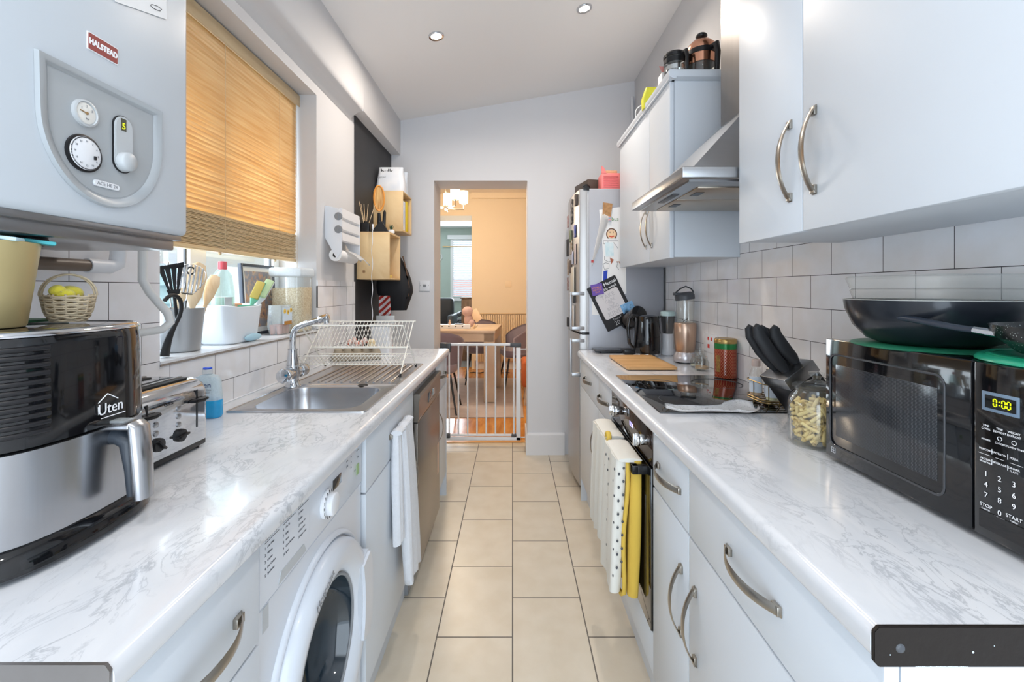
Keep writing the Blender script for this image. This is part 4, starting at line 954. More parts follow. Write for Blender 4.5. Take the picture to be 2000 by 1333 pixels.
# on the air fryer
TOPF = 1.3185
t = thing('cream_plant_pot', 'cream gold tapered pot on top of the air fryer', 'pot', (-.812, .665, TOPF))
b = B(); b.lathe([(0, .001), (.058, .001), (.060, .004), (.075, .128), (.0745, .131), (.071, .131), (.058, .012), (0, .012)], seg=48); b.build('body', pmat('champagne_glaze', 'BFAE7E', .35, .35, var=.03), t)
for nm, col, lab, ax, ln in (('teal_spatula', '4FB3BC', 'teal flat spatula lying across the cream pot', .9, .13), ('pale_blue_spatula', 'BFDCE8', 'pale blue flat spatula lying in the cream pot', .5, .12)):
    b = B(); b.box(-ln/2, ln/2, -.014, .014, -.003, .003, .002, M=Matrix.Rotation(ax, 4, 'Z') @ Matrix.Rotation(.10, 4, 'Y')); tag(b.build(nm, pmat(nm, col, .5)), lab, 'spatula').location = (-.79, .68 if 'teal' in nm else .64, TOPF+.139)
b = B(); b.ball((0, 0, 0), (.022, .022, .012), 20); tag(b.build('rubber_stopper', M['black_pl']), 'round black stopper resting in the rear of the cream pot', 'stopper').location = (-.785, .725, TOPF+.1385)
t = thing('wicker_basket', 'small wicker basket with hoop handle on the air fryer', 'basket', (-.805, .808, TOPF))
M['wicker'] = pmat('pale_wicker', 'CDBC9F', .8, var=.25, scale=50)
b = B()
for k in range(11):
    z = .004+.0042*k; r = .024+.012*(k/10)**.6
    b.tube([(r*cos(a)+.0, r*sin(a), z+.0012*sin(a*7+k*pi)) for a in [2*pi*j/42 for j in range(42)]], .0021, 6, closed=True)
for j in range(14): a = 2*pi*j/14; b.tube([(.022*cos(a), .022*sin(a), .002), (.032*cos(a), .032*sin(a), .02), (.037*cos(a), .037*sin(a), .05)], .0016, 5)
b.cyl((0, 0, .0005), .024, .003, seg=20); b.build('weave', M['wicker'], t, ang=1.2)
b = B()
for o in (-.0025, .0025): b.tube([(.036*cos(a)*sin(.9)+o, .036*cos(a)*cos(.9), .048+.038*sin(a)) for a in [pi*j/20 for j in range(21)]], .0016, 6)
b.build('handle', M['wicker'], t, ang=1.2)
b = B(); b.ball((-.008, .010, .052), (.018, .020, .014), 14); b.ball((-.002, -.018, .056), (.012, .012, .011), 12); b.ball((.006, -.012, .050), (.014, .014, .01), 12); b.rod((.008, -.022, .055), (.014, -.026, .054), .002, .0004, 6)
tag(b.build('toy_chick', pmat('yellow_fluff', 'E9DE4A', .95, var=.08, bump=.8, bscale=200, sheen=.5)), 'fluffy yellow toy chick sitting in the wicker basket', 'toy').location = (-.805, .808, TOPF)
b = B(); b.lathe([(0, .001), (.028, .001), (.03, .01), (.03, .10), (0, .10)], seg=28); tag(b.build('blue_canister', pmat('deep_blue_plastic', '1F5E8C', .4)), 'deep blue canister behind the wicker basket on the air fryer', 'canister').location = (-.905, .79, TOPF)
b = B(); b.box(-.055, .055, -.07, .07, .0, .004, .001); tag(b.build('green_mat', pmat('green_plastic_mat', '2F6B4B', .5)), 'green mat under the pot on the air fryer', 'mat').location = (-.90, .78, TOPF+.0002-.0)
bpy.data.objects['blue_canister'].location.z += .004

# toaster
t = thing('toaster', 'polished chrome four-slot toaster behind the air fryer', 'toaster', (-.885, 1.01, WT)); tx, ty0, ty1 = -.785, .884, 1.148
R = []
def tprof(y, s=1.0):
    P = [(-.985, .998), (tx, .998), (tx, 1.10)]
    for k in range(9): a = pi/2*k/8; P.append((tx-.045+.045*cos(a), 1.112+.043*sin(a)))
    for k in range(9): a = pi/2+pi/2*k/8; P.append((-.940+.045*cos(a), 1.112+.043*sin(a)))
    return [(-.885+(x+.885)*s, y, 1.07+(z-1.07)*s) for x, z in P]
b = B(); b.loft([tprof(ty0, .93), tprof(ty0+.004, .985), tprof(ty0+.012), tprof(ty1-.012), tprof(ty1-.004, .985), tprof(ty1, .93)]); b.build('shell', M['chrome'], t, world=True, ang=.8)
b = B(); b.box(-.982, tx-.002, ty0+.004, ty1-.004, .984, 1.001, .003)
for x in (-.97, tx-.018):
    for y in (ty0+.02, ty1-.02): b.cyl((x, y, .9775), .008, .008, seg=10)
b.build('base', M['black_pl'], t, world=True)
b = B()
for x in (-.945, -.915, -.855, -.825): b.box(x-.009, x+.009, ty0+.03, ty1-.03, 1.1535, 1.1565)
b.build('slots', M['black_mat'], t, world=True)
b = B()
for x in (-.930, -.840): b.box(x-.004, x+.004, ty0+.02, ty1-.02, 1.154, 1.1585, .001)
b.build('slot_guides', M['steel'], t, world=True)
for yc, yk in ((ty0+.072, .985), (ty1-.04, 1.052)):
    b = B(); b.box(tx-.001, tx+.0008, yc-.002, yc+.002, 1.035, 1.128); b.build('lever_track', M['black_mat'], t, world=True)
    b = B(); b.prism([(tx, yc-.028), (tx+.016, yc-.022), (tx+.022, yc), (tx+.016, yc+.022), (tx, yc+.028)], 'z', 1.100, 1.107, bev=.002); b.build('lever', M['black_pl'], t, world=True)
    for k in range(3):
        b = B(); b.lathe([(.0065, 0), (.0065, .002), (.0045, .003), (0, .0035)], (tx, yk-.005, 1.098-.019*k), 20, Ry); b.build('push_button', M['steel'], t, world=True)
    b = B(); b.lathe([(.0155, 0), (.0145, .007), (0, .008)], (tx, yk, 1.033), 28, Ry); b.box(tx+.006, tx+.014, yk-.015, yk+.015, 1.0305, 1.0355, .001, M=Matrix.Translation((0, yk, 1.033)) @ Matrix.Rotation(-.8 if yk < 1.02 else .1, 4, 'X') @ Matrix.Translation((0, -yk, -1.033))); b.build('browning_knob', M['black_pl'], t, world=True)
text('brand_mark', 'COOK', .009, face((tx+.0006, 1.018, 1.115), PX), M['text_k'], t)

# soap bottle
t = thing('soap_bottle', 'blue and clear hand soap bottle between toaster and sink', 'bottle', (-.955, 1.395, WT), .15)
def bot(z, w, d): return [(x*w/.1, y*d/.05, z) for x, y in rrect(-.1, .1, -.05, .05, .045)]
b = B(); b.loft([bot(.001, .038, .019), bot(.008, .042, .022), bot(.06, .041, .022), bot(.115, .037, .021), bot(.128, .030, .018), bot(.134, .014, .013)]); b.build('bottle', m_glass('clear_soap_bottle', (.86, .95, 1.0), .05, .3, .55), t)
b = B(); b.loft([bot(.0005, .0385, .0195), bot(.008, .0425, .0225), bot(.052, .0418, .0225), bot(.058, .0405, .0215)]); b.build('blue_base', pmat('aqua_blue_print', '2FA3DC', .2, var=.12, scale=40), t)
b = B(); b.cyl((0, 0, .134), .014, .018, seg=20, bev=.002); b.build('clear_cap', M['clearpl'], t)
b = B(); b.cyl((0, 0, .150), .0125, .006, seg=20, bev=.001); b.build('cap_ring', pmat('royal_blue_cap', '1D4FD0', .3), t)
ctr = wloc(t)
text('brand_word', 'Cien', .022, Matrix.Translation(ctr) @ Matrix.Rotation(.0, 4, 'Z') @ face((0, -.0232, .104), NY), pmat('navy_print', '20356E', .5), t)
texts('small_print', [('ANTIBACTERIAL', .006, 0, .012), ('HAND WASH', .006, 0, .003), ('cleanses', .005, 0, -.006)], Matrix.Translation(ctr) @ face((0, -.0236, .078), NY), M['text_g'], t)

# window ledge things
SZ = 1.169
t = thing('utensil_pot', 'grey metal utensil pot on the window ledge', 'utensil pot', (-1.118, 1.505, SZ))
b = B(); b.lathe([(0, .001), (.050, .001), (.053, .004), (.066, .146), (.0645, .146), (.051, .008), (0, .008)], seg=40); b.build('pot', pmat('brushed_grey_metal', 'A9ABAD', .38, .55, var=.05), t)
PC = Vector((-1.118, 1.505, SZ))
def stick(name, label, cat, base, tip, build, mat):
    # tool standing in the pot: local z runs from base to tip
    t = thing(name, label, cat, tuple(PC + Vector(base))); d = Vector(tip)-Vector(base); R = orient(d, (.6, -.8, 0))
    build(t, R, d.length); return t
def slotted(t, R, L):
    b = B(); b.tube([(0, 0, 0), (0, 0, L*.62)], (.006, .0025), 8, M=R); b.build('handle', M['black_pl'], t)
    b = B(); b.tube([(0, 0, L*.6), (0, .002, L*.72)], (.004, .002), 8, M=R)
    R = R @ Matrix.Diagonal((1.3, 1.3, 1, 1)); P0 = [(-.012, 0), (-.030, .03), (-.034, .07), (-.026, .095), (0, .102), (.026, .095), (.034, .07), (.030, .03), (.012, 0)]
    n = 7; z0 = L*.72
    def hw(z): return .012+.022*sin(min(1, z/.06)*pi/2) if z < .07 else .034*math.sqrt(max(0, 1-((z-.07)/.034)**2))
    for k in range(n):
        x = -.0255+.0085*k
        zs = [z for z in [j*.102/24 for j in range(25)] if hw(z) > abs(x)-.002]
        if len(zs) > 1: b.tube([(x, .006*sin(z/.102*pi), z0+z) for z in zs], (.0022, .0008), 6, up=(0, 1, 0), M=R)
    rim = [( (1 if s else -1)*hw(z), .006*sin(z/.102*pi), z0+z) for s, z in [(0, j*.1035/16) for j in range(17)] + [(1, (16-j)*.1035/16) for j in range(17)]]
    b.tube(rim, (.0022, .001), 6, closed=True, M=R); b.tube([(-.012, .001, z0), (.012, .001, z0)], .004, 6, M=R); b.build('slotted_head', M['chrome'], t, ang=1.2)
    b = B(); b.tube([(.009*cos(a), 0, L+.012+.012*sin(a)) for a in [2*pi*k/16 for k in range(16)]], .003, 6, closed=True, M=R); b.build('hanging_loop', M['black_pl'], t, ang=1.2)
stick('slotted_turner', 'steel slotted turner with black handle in the grey pot', 'turner', (.0, -.01, .02), (.0, .040, .262), slotted, None)
def spoon(w, hl, bend=.0):
    def f(t, R, L):
        b = B(); b.tube([(0, 0, 0), (0, 0, L-hl), (0, bend, L-hl*.75), (0, bend, L-hl*.3), (0, bend*.5, L-hl*.05), (0, 0, L)], [(.006, .004), (.007, .004), (w*.75, .003), (w, .003), (w*.7, .003), (w*.2, .002)], 12, up=(0, 1, 0), M=R); b.build('spoon_body', M['spoonwood'], t, ang=1.2)
    return f
stick('wooden_spatula', 'tall pale wooden spatula standing in the grey pot', 'spatula', (.01, .01, .02), (-.01, .098, .305), spoon(.030, .17), None)
stick('wooden_spatula', 'shorter curved wooden spatula leaning right in the grey pot', 'spatula', (.02, .02, .02), (.015, .150, .262), spoon(.022, .12, .006), None)
stick('wooden_spoon', 'small wooden spoon at the back of the grey pot', 'spoon', (-.02, -.005, .02), (-.035, .045, .215), spoon(.018, .06), None)
def blackturner(t, R, L):
    b = B(); b.tube([(0, 0, 0), (0, 0, L*.6)], .005, 8, M=R)
    z = L*.6; P = [(-.010, z), (-.034, z+.045), (-.036, z+.10), (.036, z+.085), (.030, z+.04), (.010, z)]
    for a, c in (((-.010, -.036), (-.022, -.024)), ((-.022, 0), (-.006, .006)), ((.0, .0), (.0, 0))): pass
    for k in range(4):
        f0, f1 = (-1+k*.5+.06), (-1+(k+1)*.5-.02)
        b.prism([(.012*f0, z), (.012*f1, z), (.034*f1, z+.09), (.034*f0, z+.094)], 'y', -.0015, .0015, M=R)
    b.prism([(-.034, z+.085), (.033, z+.080), (.033, z+.090), (-.034, z+.102)], 'y', -.0015, .0015, M=R); b.prism([(-.014, z-.004), (.014, z-.004), (.018, z+.012), (-.018, z+.012)], 'y', -.002, .002, M=R)
    b.build('turner_body', M['black_mat'], t)
stick('black_turner', 'black nylon slotted turner leaning left in the grey pot', 'turner', (.01, -.02, .02), (.055, -.125, .315), blackturner, None)
def fork(t, R, L):
    b = B(); b.tube([(0, 0, 0), (0, 0, L*.5), (0, 0, L*.8), (0, .01, L)], [(.004, .002), (.003, .002), (.003, .002), (.012, .004)], 8, M=R); b.build('body', M['chrome'], t, ang=1.2)
stick('steel_ladle', 'thin steel ladle between the turners in the grey pot', 'ladle', (-.01, -.02, .02), (-.02, -.035, .30), fork, None)
b = B(); pts = bez((-1.062, 1.36, SZ+.004), (-1.058, 1.37, SZ+.09), (-1.05, 1.405, SZ+.10), (-1.052, 1.415, SZ+.15), 14) + bez((-1.052, 1.415, SZ+.15), (-1.052, 1.418, SZ+.19), (-1.05, 1.37, SZ+.205), (-1.05, 1.345, SZ+.175), 10)[1:]
b.tube(pts, [(.016-.010*min(1, k/8), .010-.004*min(1, k/8)) for k in range(len(pts))], 12); tag(b.build('black_ladle', M['black_mat'], ang=1.2), 'black curved-handle ladle leaning in front of the grey pot', 'ladle')
t = thing('glass_vase', 'clear glass ornament hanging near the window behind the utensils', 'ornament', (-1.17, 1.45, 1.42))
b = B()
for k in range(12): a = k*2.4; b.rod((0, 0, .05), (.025*cos(a), .025*sin(a), .085+.01*sin(k*5)), .0012, seg=5)
b.rod((0, 0, -.25), (0, 0, .06), .0035, .006); b.build('stem', m_glass('cut_glass', (.95, .98, 1), .0, .4, .12), t)

# caddy and its contents
t = thing('sink_caddy', 'white plastic washing-up caddy on the window ledge', 'caddy', (-1.115, 1.760, SZ)); t.scale = (1.0, 1.18, 1.42)
b = B()
def cr(z, sx, sy, dz=0): return [(x*sx/.1, y*sy/.1, z + dz*abs(y)/.1) for x, y in rrect(-.1, .1, -.1, .1, .045)]
b.loft([cr(.001, .058, .080), cr(.006, .062, .086), cr(.08, .070, .100), cr(.092, .073, .105, .012), cr(.094, .070, .102, .012), cr(.08, .066, .096), cr(.012, .058, .082)], cap0=True, cap1=True); b.build('bucket', pmat('translucent_white_plastic', 'E6ECF2', .25, var=.02), t, ang=.9)
b = B(); b.ball((.07, .03, .012), (.01, .05, .010), 14); b.build('blue_print', pmat('pale_blue_print', 'A9CFE0', .4), t)
t = thing('dish_soap_bottle', 'clear washing-up bottle with a pink cap in the caddy', 'bottle', (-1.125, 1.728, SZ+.016)); t.scale = (1.15, 1.22, 1.42)
b = B(); b.loft([bot(0, .034, .026), bot(.06, .036, .027), bot(.13, .036, .027), bot(.175, .026, .022), bot(.19, .012, .012)], M=Matrix.Rotation(pi/2, 4, 'Z')); b.build('bottle', m_glass('clear_green_bottle', (.84, .94, .93), .03, .3, .25), t)
b = B(); b.loft([bot(.002, .030, .022), bot(.06, .032, .023), bot(.115, .032, .023)], M=Matrix.Rotation(pi/2, 4, 'Z')); b.build('liquid', m_glass('pale_green_liquid', (.72, .86, .76), .05, .2, .3), t)
b = B(); b.cyl((0, 0, .19), .013, .022, seg=20, bev=.002); b.build('cap', pmat('pink_red_cap', 'E0606A', .4), t)
b = B(); b.box(.0265, .0275, -.03, .006, .03, .115); b.build('label_panel', M['greyp'], t)
b = B(); b.box(.0272, .0280, -.011, .0, .068, .079, M=Matrix.Translation((0, -.005, .073)) @ Matrix.Rotation(pi/4, 4, 'X') @ Matrix.Translation((0, .005, -.073))); b.build('hazard_diamond', M['text_k'], t)
text('hazard_sign', '!', .012, Matrix.Translation(wloc(t)) @ face((.0283, -.0055, .0735), PX), M['text_w'], t)
for nm, col, loc, sz, lab in (('green_sponge', '2C8A6C', (-1.085, 1.82, SZ+.132), (.02, .035, .012), 'dark green sponge lying in the caddy'), ('orange_sponge', 'E9A98C', (-1.14, 1.82, SZ+.140), (.018, .03, .012), 'orange and yellow sponge behind the green one in the caddy')):
    b = B(); b.box(-sz[0], sz[0], -sz[1], sz[1], -sz[2], sz[2], .004); tag(b.build(nm, pmat(nm, col, .95, var=.1, bump=.6, bscale=120)), lab, 'sponge').location = loc
def brush(name, label, base, tip, hc, handle):
    t = thing(name, label, 'brush', base); d = Vector(tip)-Vector(base); R = orient(d, (-.3, .9, 0)); L = d.length
    b = B(); b.tube([(0, 0, 0), (0, 0, L*.5), (0, 0, L*.62), (0, 0, L)], [(.006, .004), (.006, .005), (.016, .005), (.017, .005)], 12, M=R, up=(0, 1, 0)); b.build('handle', handle, t, ang=1.2)
    b = B(); b.box(-.016, .016, -.022, -.005, L*.62, L*.98, .004, M=R); b.build('head', hc, t)
brush('dish_wand', 'dish wand with yellow and green sponge head leaning in the caddy', (-1.10, 1.80, SZ+.05), (-1.06, 1.885, SZ+.240), pmat('yellow_scourer', 'D8C069', .9, bump=.6), pmat('mint_plastic', '7CC6A8', .5))
brush('dish_brush', 'white dish brush with pale green head leaning right in the caddy', (-1.08, 1.79, SZ+.05), (-1.05, 1.935, SZ+.245), pmat('pale_green_bristle', 'C4DDB0', .8), M['white_pl'])

t = thing('picture_frame', 'dark framed print standing against the kitchen window', 'picture frame', (-1.18, 2.09, SZ))
Rf = Matrix.Rotation(-.06, 4, 'Y')
b = B()
for a in ((-.008, .008, -.135, -.123, 0.001, .325), (-.008, .008, .123, .135, 0.001, .325), (-.008, .008, -.123, .123, 0.001, .013), (-.008, .008, -.123, .123, .313, .325)): b.box(*a, .001, M=Rf)
b.build('frame', pmat('dark_blue_grey_frame', '39414F', .4), t)
b = B(); b.box(-.004, .002, -.123, .123, .013, .313, M=Rf); b.build('mount', M['paper'], t)
b = B(); b.box(.0018, .0032, -.105, .105, .035, .292, M=Rf); b.build('print', m_blotch('muted_collage_print', ['3E4A68', 'C79A78', '8A8F9C', 'D8B48E', '2C3450'], 16, .3, 4), t)

t = thing('plant_pot_tray', 'clear plastic box of small terracotta pots and sunflower card on the ledge', 'box', (-1.085, 2.075, SZ))
b = B(); b.loft([ring(rrect(-.035, .035, -.05, .05, .01), .001, .8, (0, 0)), ring(rrect(-.035, .035, -.05, .05, .01), .04, 1.0, (0, 0)), ring(rrect(-.035, .035, -.05, .05, .01), .135, .92, (0, 0))], cap1=True); b.build('clear_box', M['clearpl'], t)
b = B()
for k in range(3):
    for j in range(2): b.lathe([(0, .003), (.010, .003), (.0135, .035), (.0145, .045), (0, .045)], (-.015+.03*j, -.031+.031*k, 0), 14)
b.build('terracotta_pots', pmat('terracotta', 'B5745E', .8), t)
b = B(); b.box(.0365, .0375, -.042, .042, .05, .125); b.build('card_insert', pmat('pale_sky_card', 'D3E1EE', .6), t)
b = B()
for y, z in ((-.026, .108), (.004, .103), (.030, .112)):
    b.lathe([(0, .001), (.011, .001), (.011, 0)], (.0376, y, z), 10, Ry)
b.build('sunflower_petals', pmat('sunflower_yellow', 'EBC85A', .6), t)
b = B()
for y, z in ((-.026, .108), (.004, .103), (.030, .112)): b.lathe([(0, .0015), (.0045, .0015), (.0045, 0)], (.0377, y, z), 10, Ry)
b.box(.0376, .0388, -.03, .036, .045, .062); b.build('sunflower_centres', pmat('brown_orange_print', 'B27B34', .6), t)
t = thing('oats_canister', 'tall clear canister of oats at the end of the window ledge', 'canister', (-1.095, 2.215, SZ))
b = B(); b.loft([ring(rrect(-.075, .075, -.075, .075, .03), .001, .96, (0, 0)), ring(rrect(-.075, .075, -.075, .075, .03), .01, 1, (0, 0)), ring(rrect(-.075, .075, -.075, .075, .03), .27, 1, (0, 0))], cap1=False); b.build('body', M['jar'], t)
b = B(); b.box(-.079, .079, -.079, .079, .27, .315, .012, 3); b.build('lid', m_glass('white_translucent_lid', (.95, .97, 1), .2, .2, .75), t)
b = B(); P = rrect(-.073, .073, -.073, .073, .028); random.seed(5)
b.loft([ring(P, .004, .95, (0, 0)), ring(P, .012, 1, (0, 0)), [(x, y, .215+.006*sin(x*60)*cos(y*50)) for x, y in P]]); o = tag(b.build('oat_flakes', m_blotch('oat_flakes', ['D8C6A2', 'EDE2C8', 'C6AE84', 'F0E8D4'], 160, .9, 2)), 'pale oat flakes filling the tall clear canister', 'oats', kind='stuff'); o.location = (-1.095, 2.215, SZ)

# wooden venetian blind
t = thing('wooden_blind', 'half-lowered wooden venetian blind in the kitchen window', 'blind', (-1.13, 1.8, 2.37)); bxc = -1.13
b = B(); b.box(bxc-.022, bxc+.022, 1.287, 2.310, 2.335, 2.378, .002); b.box(bxc+.022, bxc+.026, 1.285, 2.314, 2.325, 2.382, .001); b.build('headrail', M['blindrail'], t, world=True)
M['slatsx'] = M['blind']; slat = None; nz = 40; random.seed(11)
for k in range(nz):
    z = 1.672 + (2.318-1.672)*k/(nz-1); th = 1.20 + .05*random.uniform(-1, 1)
    b = B(); W = .0135; dx, dz = W*cos(th), W*sin(th); sag = .004*sin(k*.3)
    b.prism([(bxc+.006-dx, z-dz), (bxc+.010, z+.0003), (bxc+.006+dx, z+dz), (bxc+.0045+dx, z+dz+.001), (bxc+.0085, z+.0018), (bxc+.0045-dx, z-dz+.001)], 'y', 1.300, 2.302)
    b.build('slat', M['blind'], t, world=True, ang=1.0)
M['stack'] = m_wood('stacked_slat_wood', 'D9BC8E', 'EBD5AC', (3, 1.2, 60), .5, 4.0, trans=.2)
for k in range(26):
    z = 1.538+.0048*k; dx = .002*sin(k*1.7); b = B(); b.box(bxc-.0125+dx, bxc+.0125+dx, 1.300, 2.302, z, z+.0030); b.build('stacked_slat', M['stack'], t, world=True)
b = B(); b.box(bxc-.014, bxc+.014, 1.298, 2.304, 1.520, 1.536, .003); b.build('bottom_rail', M['stack'], t, world=True)
for y in (1.36, 1.72, 2.12):
    b = B(); b.rod((bxc+.0215, y, 1.53), (bxc+.0215, y, 2.34), .0009, seg=5); b.rod((bxc-.012, y, 1.53), (bxc-.012, y, 2.34), .0009, seg=5); b.ball((bxc, y, 1.516), .006, 10); b.build('ladder_cord', M['blindrail'], t, world=True)
b = B(); b.tube([(bxc+.02, 2.285, 2.34), (bxc+.022, 2.290, 1.9), (bxc+.022, 2.292, 1.47)], .0010, 5); b.lathe([(0, 0), (.008, .002), (.006, .014), (.002, .02), (0, .02)], (bxc+.022, 2.292, 1.452), 10); b.build('pull_cord', M['blindrail'], t, world=True)

# ================================================================ RIGHT SIDE
# fridge freezer
t = thing('fridge_freezer', 'tall silver fridge freezer covered in magnets and drawings', 'fridge', (.75, 3.27, 0))
fy0, fy1 = 2.955, 3.555
b = B(); b.box(.505, 1.005, fy0, fy1, .03, 2.048, .006, 3); b.build('body', M['silver'], t, world=True)
def fdoor(z0, z1):
    b = B(); P = []
    P = [(.498, fy0), (.452, fy0), (.444, fy0+.004)] + [(.444-.022*sin(pi*k/10), fy0+.01+(fy1-fy0-.02)*k/10) for k in range(1, 10)] + [(.444, fy1-.004), (.452, fy1), (.498, fy1)]
    b.prism(P, 'z', z0, z1, bev=.003); return b
M['door_silver'] = pmat('door_silver', 'A9A6A4', .3, .6, var=.03)
du = fdoor(1.092, 2.045).build('upper_door', M['door_silver'], t, world=True)
dl = fdoor(.075, 1.080).build('lower_door', M['door_silver'], t, world=True)
b = B(); b.box(.4985, .505, fy0+.006, fy1-.006, .08, 2.04); b.build('door_seal', M['white_pl'], t, world=True)
for a in ((.46, .51, fy0-.001, fy0+.012, 1.078, 1.094), (.47, .51, fy0-.001, fy0+.01, 2.035, 2.06)):
    b = B(); b.box(*a, .001); b.build('hinge', M['black_pl'], t, world=True)
for d, z0, z1 in ((du, 1.108, 1.362), (dl, .80, 1.05)):
    b = B(); b.box(.385, .400, fy0+.03, fy0+.055, z0, z1, .004)
    for z in (z0+.012, z1-.012): b.box(.392, .478, fy0-.004, fy0+.045, z-.012, z+.012, .004)
    b.build('handle', M['white_pl'] if False else pmat('satin_silver_handle', 'AEB0B4', .3, .6), d, world=True)
b = B(); b.box(.50, 1.0, fy0+.02, fy1, 0, .035); b.build('foot', M['black_pl'], t, world=True)
def fmag(name, label, cat, y, z, w, h, mat, th=.006):
    u = (y-fy0-.01)/(fy1-fy0-.02); x = .444-.022*sin(pi*max(0, min(1, u))) - th/2 - .001; b = B(); b.box(-th/2, th/2, -w/2, w/2, -h/2, h/2, .001)
    o = b.build(name, mat); o.location = (x, y, z); tag(o, label, cat, 'magnets and notes on the fridge door'); return o
random.seed(21)
mags = [('dark brown square magnet at the top of the fridge door', 3.03, 1.985, .05, .075, '4A3F38'), ('tall dark photo magnet high on the fridge door', 3.17, 1.93, .07, .17, '3B3836'), ('red and white magnet near the far top edge of the door', 3.43, 1.90, .07, .09, 'B88A88'),
 ('green photo magnet in the middle column of the door', 3.20, 1.76, .06, .08, '6F7A60'), ('royal blue magnet near the door edge', 3.07, 1.78, .06, .085, '3E57B5'), ('tan photo magnet left of the blue one', 3.19, 1.68, .08, .10, '9A8468'),
 ('narrow black magnet on the far side of the door', 3.44, 1.70, .06, .13, '2E2C2C'), ('white and blue sticker magnet', 3.14, 1.60, .07, .09, 'A9B4D2'), ('pink cream magnet near the handle side', 3.06, 1.62, .05, .14, 'C9B5B0'),
 ('brown strip magnet lower on the door', 3.22, 1.54, .07, .09, '5B4B40'), ('red and green magnet low at the far side', 3.45, 1.42, .07, .10, '8E5A50'), ('cream list paper pinned to the fridge door', 3.15, 1.43, .17, .21, 'D6CDBB'),
 ('small dark hook magnet above the handle', 3.08, 1.31, .03, .05, '3A3A3A'), ('beige note at mid height on the far side', 3.42, 1.55, .06, .12, 'A88F78'), ('white printed card low by the handle', 3.12, 1.18, .09, .17, 'C9C6C2'), ('small black magnet at the bottom of the upper door', 3.40, 1.13, .04, .07, '333233')]
for i, (lab, y, z, w, h, c) in enumerate(mags):
    fmag('fridge_magnet' if 'paper' not in lab and 'card' not in lab and 'note' not in lab else 'pinned_note', lab, 'magnet' if 'magnet' in lab else 'paper', y, z, w, h, m_blotch('magnet_print', [c, c, 'CFC8BE' if i % 3 else c], 45), .006 + .006*(i % 3 == 0))
# pictures on the fridge side (faces the viewer)
FS = fy0
def side(name, label, cat, pts, mat, y=FS-.001, th=.001, group=None):
    b = B(); b.prism(pts, 'y', y-th, y); o = b.build(name, mat); return tag(o, label, cat, group)
P2 = side('childs_drawing', 'large childs drawing of smiling figures on the fridge side', 'drawing', [(.575, 1.905), (.745, 1.93), (.755, 1.35), (.59, 1.345), (.60, 1.62)], M['paper'], FS-.0005)
def stroke(bb, pts, w=.0012): bb.tube([(x, FS-.0022, z) for x, z in pts], (w, .0004), 5, up=(0, 1, 0))
b = B(); b.lathe([(0, .0008), (.030, .0008), (.030, 0)], (.657, FS-.0015, 1.745), 24, Matrix.Rotation(pi/2, 4, 'X')); o = b.build('drawn_face', pmat('skin_crayon', 'EBC9A4', .8), P2)
b = B()
for s in (-1, 1): b.tube([(.657+s*.033*cos(a), FS-.0028, 1.745+.036*sin(a)) for a in [-.9+2.47*k/10 for k in range(11)]], (.004, .0005), 5, up=(0, 1, 0))
b.build('drawn_hair', pmat('brown_crayon', '6B4A38', .8), P2)
b = B(); stroke(b, [(.646, 1.752), (.646, 1.762)], .0022); stroke(b, [(.668, 1.752), (.668, 1.762)], .0022)
stroke(b, [(.60, 1.70), (.70, 1.70)]); stroke(b, [(.60, 1.70), (.605, 1.68), (.63, 1.68), (.633, 1.695)]); stroke(b, [(.67, 1.69), (.70, 1.65)]); stroke(b, [(.61, 1.60), (.61, 1.575), (.635, 1.56), (.65, 1.565)])
stroke(b, [(.60, 1.545), (.615, 1.555), (.64, 1.55), (.64, 1.52), (.61, 1.51), (.60, 1.545)]); stroke(b, [(.70, 1.56), (.69, 1.53), (.705, 1.51)]); b.build('pencil_lines', M['text_k'], P2)
b = B(); stroke(b, [(.64, 1.732), (.657, 1.727), (.674, 1.732)], .005); b.build('red_mouth', pmat('red_crayon', 'D25A48', .8), P2)
b = B(); b.prism([(.612, 1.69), (.668, 1.69), (.672, 1.60), (.618, 1.595)], 'y', FS-.0026, FS-.0014); b.build('pale_blue_dress', m_blotch('blue_wash', ['C9E0E6', 'E6EFF0'], 30), P2)
b = B(); b.prism([(.645, 1.59), (.672, 1.575), (.655, 1.545)], 'y', FS-.0026, FS-.0014); b.build('rust_shoes', pmat('rust_crayon', 'A8644E', .8), P2)
b = B(); b.prism([(.603, 1.50), (.63, 1.505), (.625, 1.44), (.60, 1.43)], 'y', FS-.0026, FS-.0014); b.build('blue_dress', pmat('blue_crayon', '2F47B0', .8), P2)
b = B(); stroke(b, [(.69, 1.56), (.71, 1.56), (.725, 1.52)], .004); b.build('brown_hair', pmat('light_brown_crayon', '9B6B50', .8), P2)
text('scribble', 'bus', .035, Matrix.Translation((.68, FS-.002, 1.845)) @ face((0, 0, 0), NY), pmat('green_crayon', '5F8A50', .8), P2)
b = B(); b.sheet(lambda u, v: (.592 - .068*v + .055*u*(1-v)**1.0, FS-.004-.008*sin(u*pi)*(1-v), 1.885-.33*v-.03*u), 8, 12, .0008); o = tag(b.build('folded_paper', M['paper'], ang=1.4), 'folded over sheet curling at the left edge of the childs drawing', 'paper')
b = B(); b.box(.520, .536, FS-.0125, FS-.0115, 1.555, 1.572); b.build('red_mark', pmat('red_crayon2', 'B5484A', .8), o)
side('wooden_magnet', 'brown wooden square magnet above the childs drawing', 'magnet', [(.600, 1.955), (.662, 1.945), (.650, 1.860), (.596, 1.87)], m_blotch('carved_wood', ['9B7044', 'B98B5C'], 60), FS-.003, .006)
side('striped_magnet', 'small pink and blue magnet under the wooden magnet', 'magnet', [(.634, 1.862), (.652, 1.860), (.652, 1.828), (.636, 1.829)], m_stripe('pink_blue', 'E09A96', '8FA0B8', 'Z', .018), FS-.005, .006)
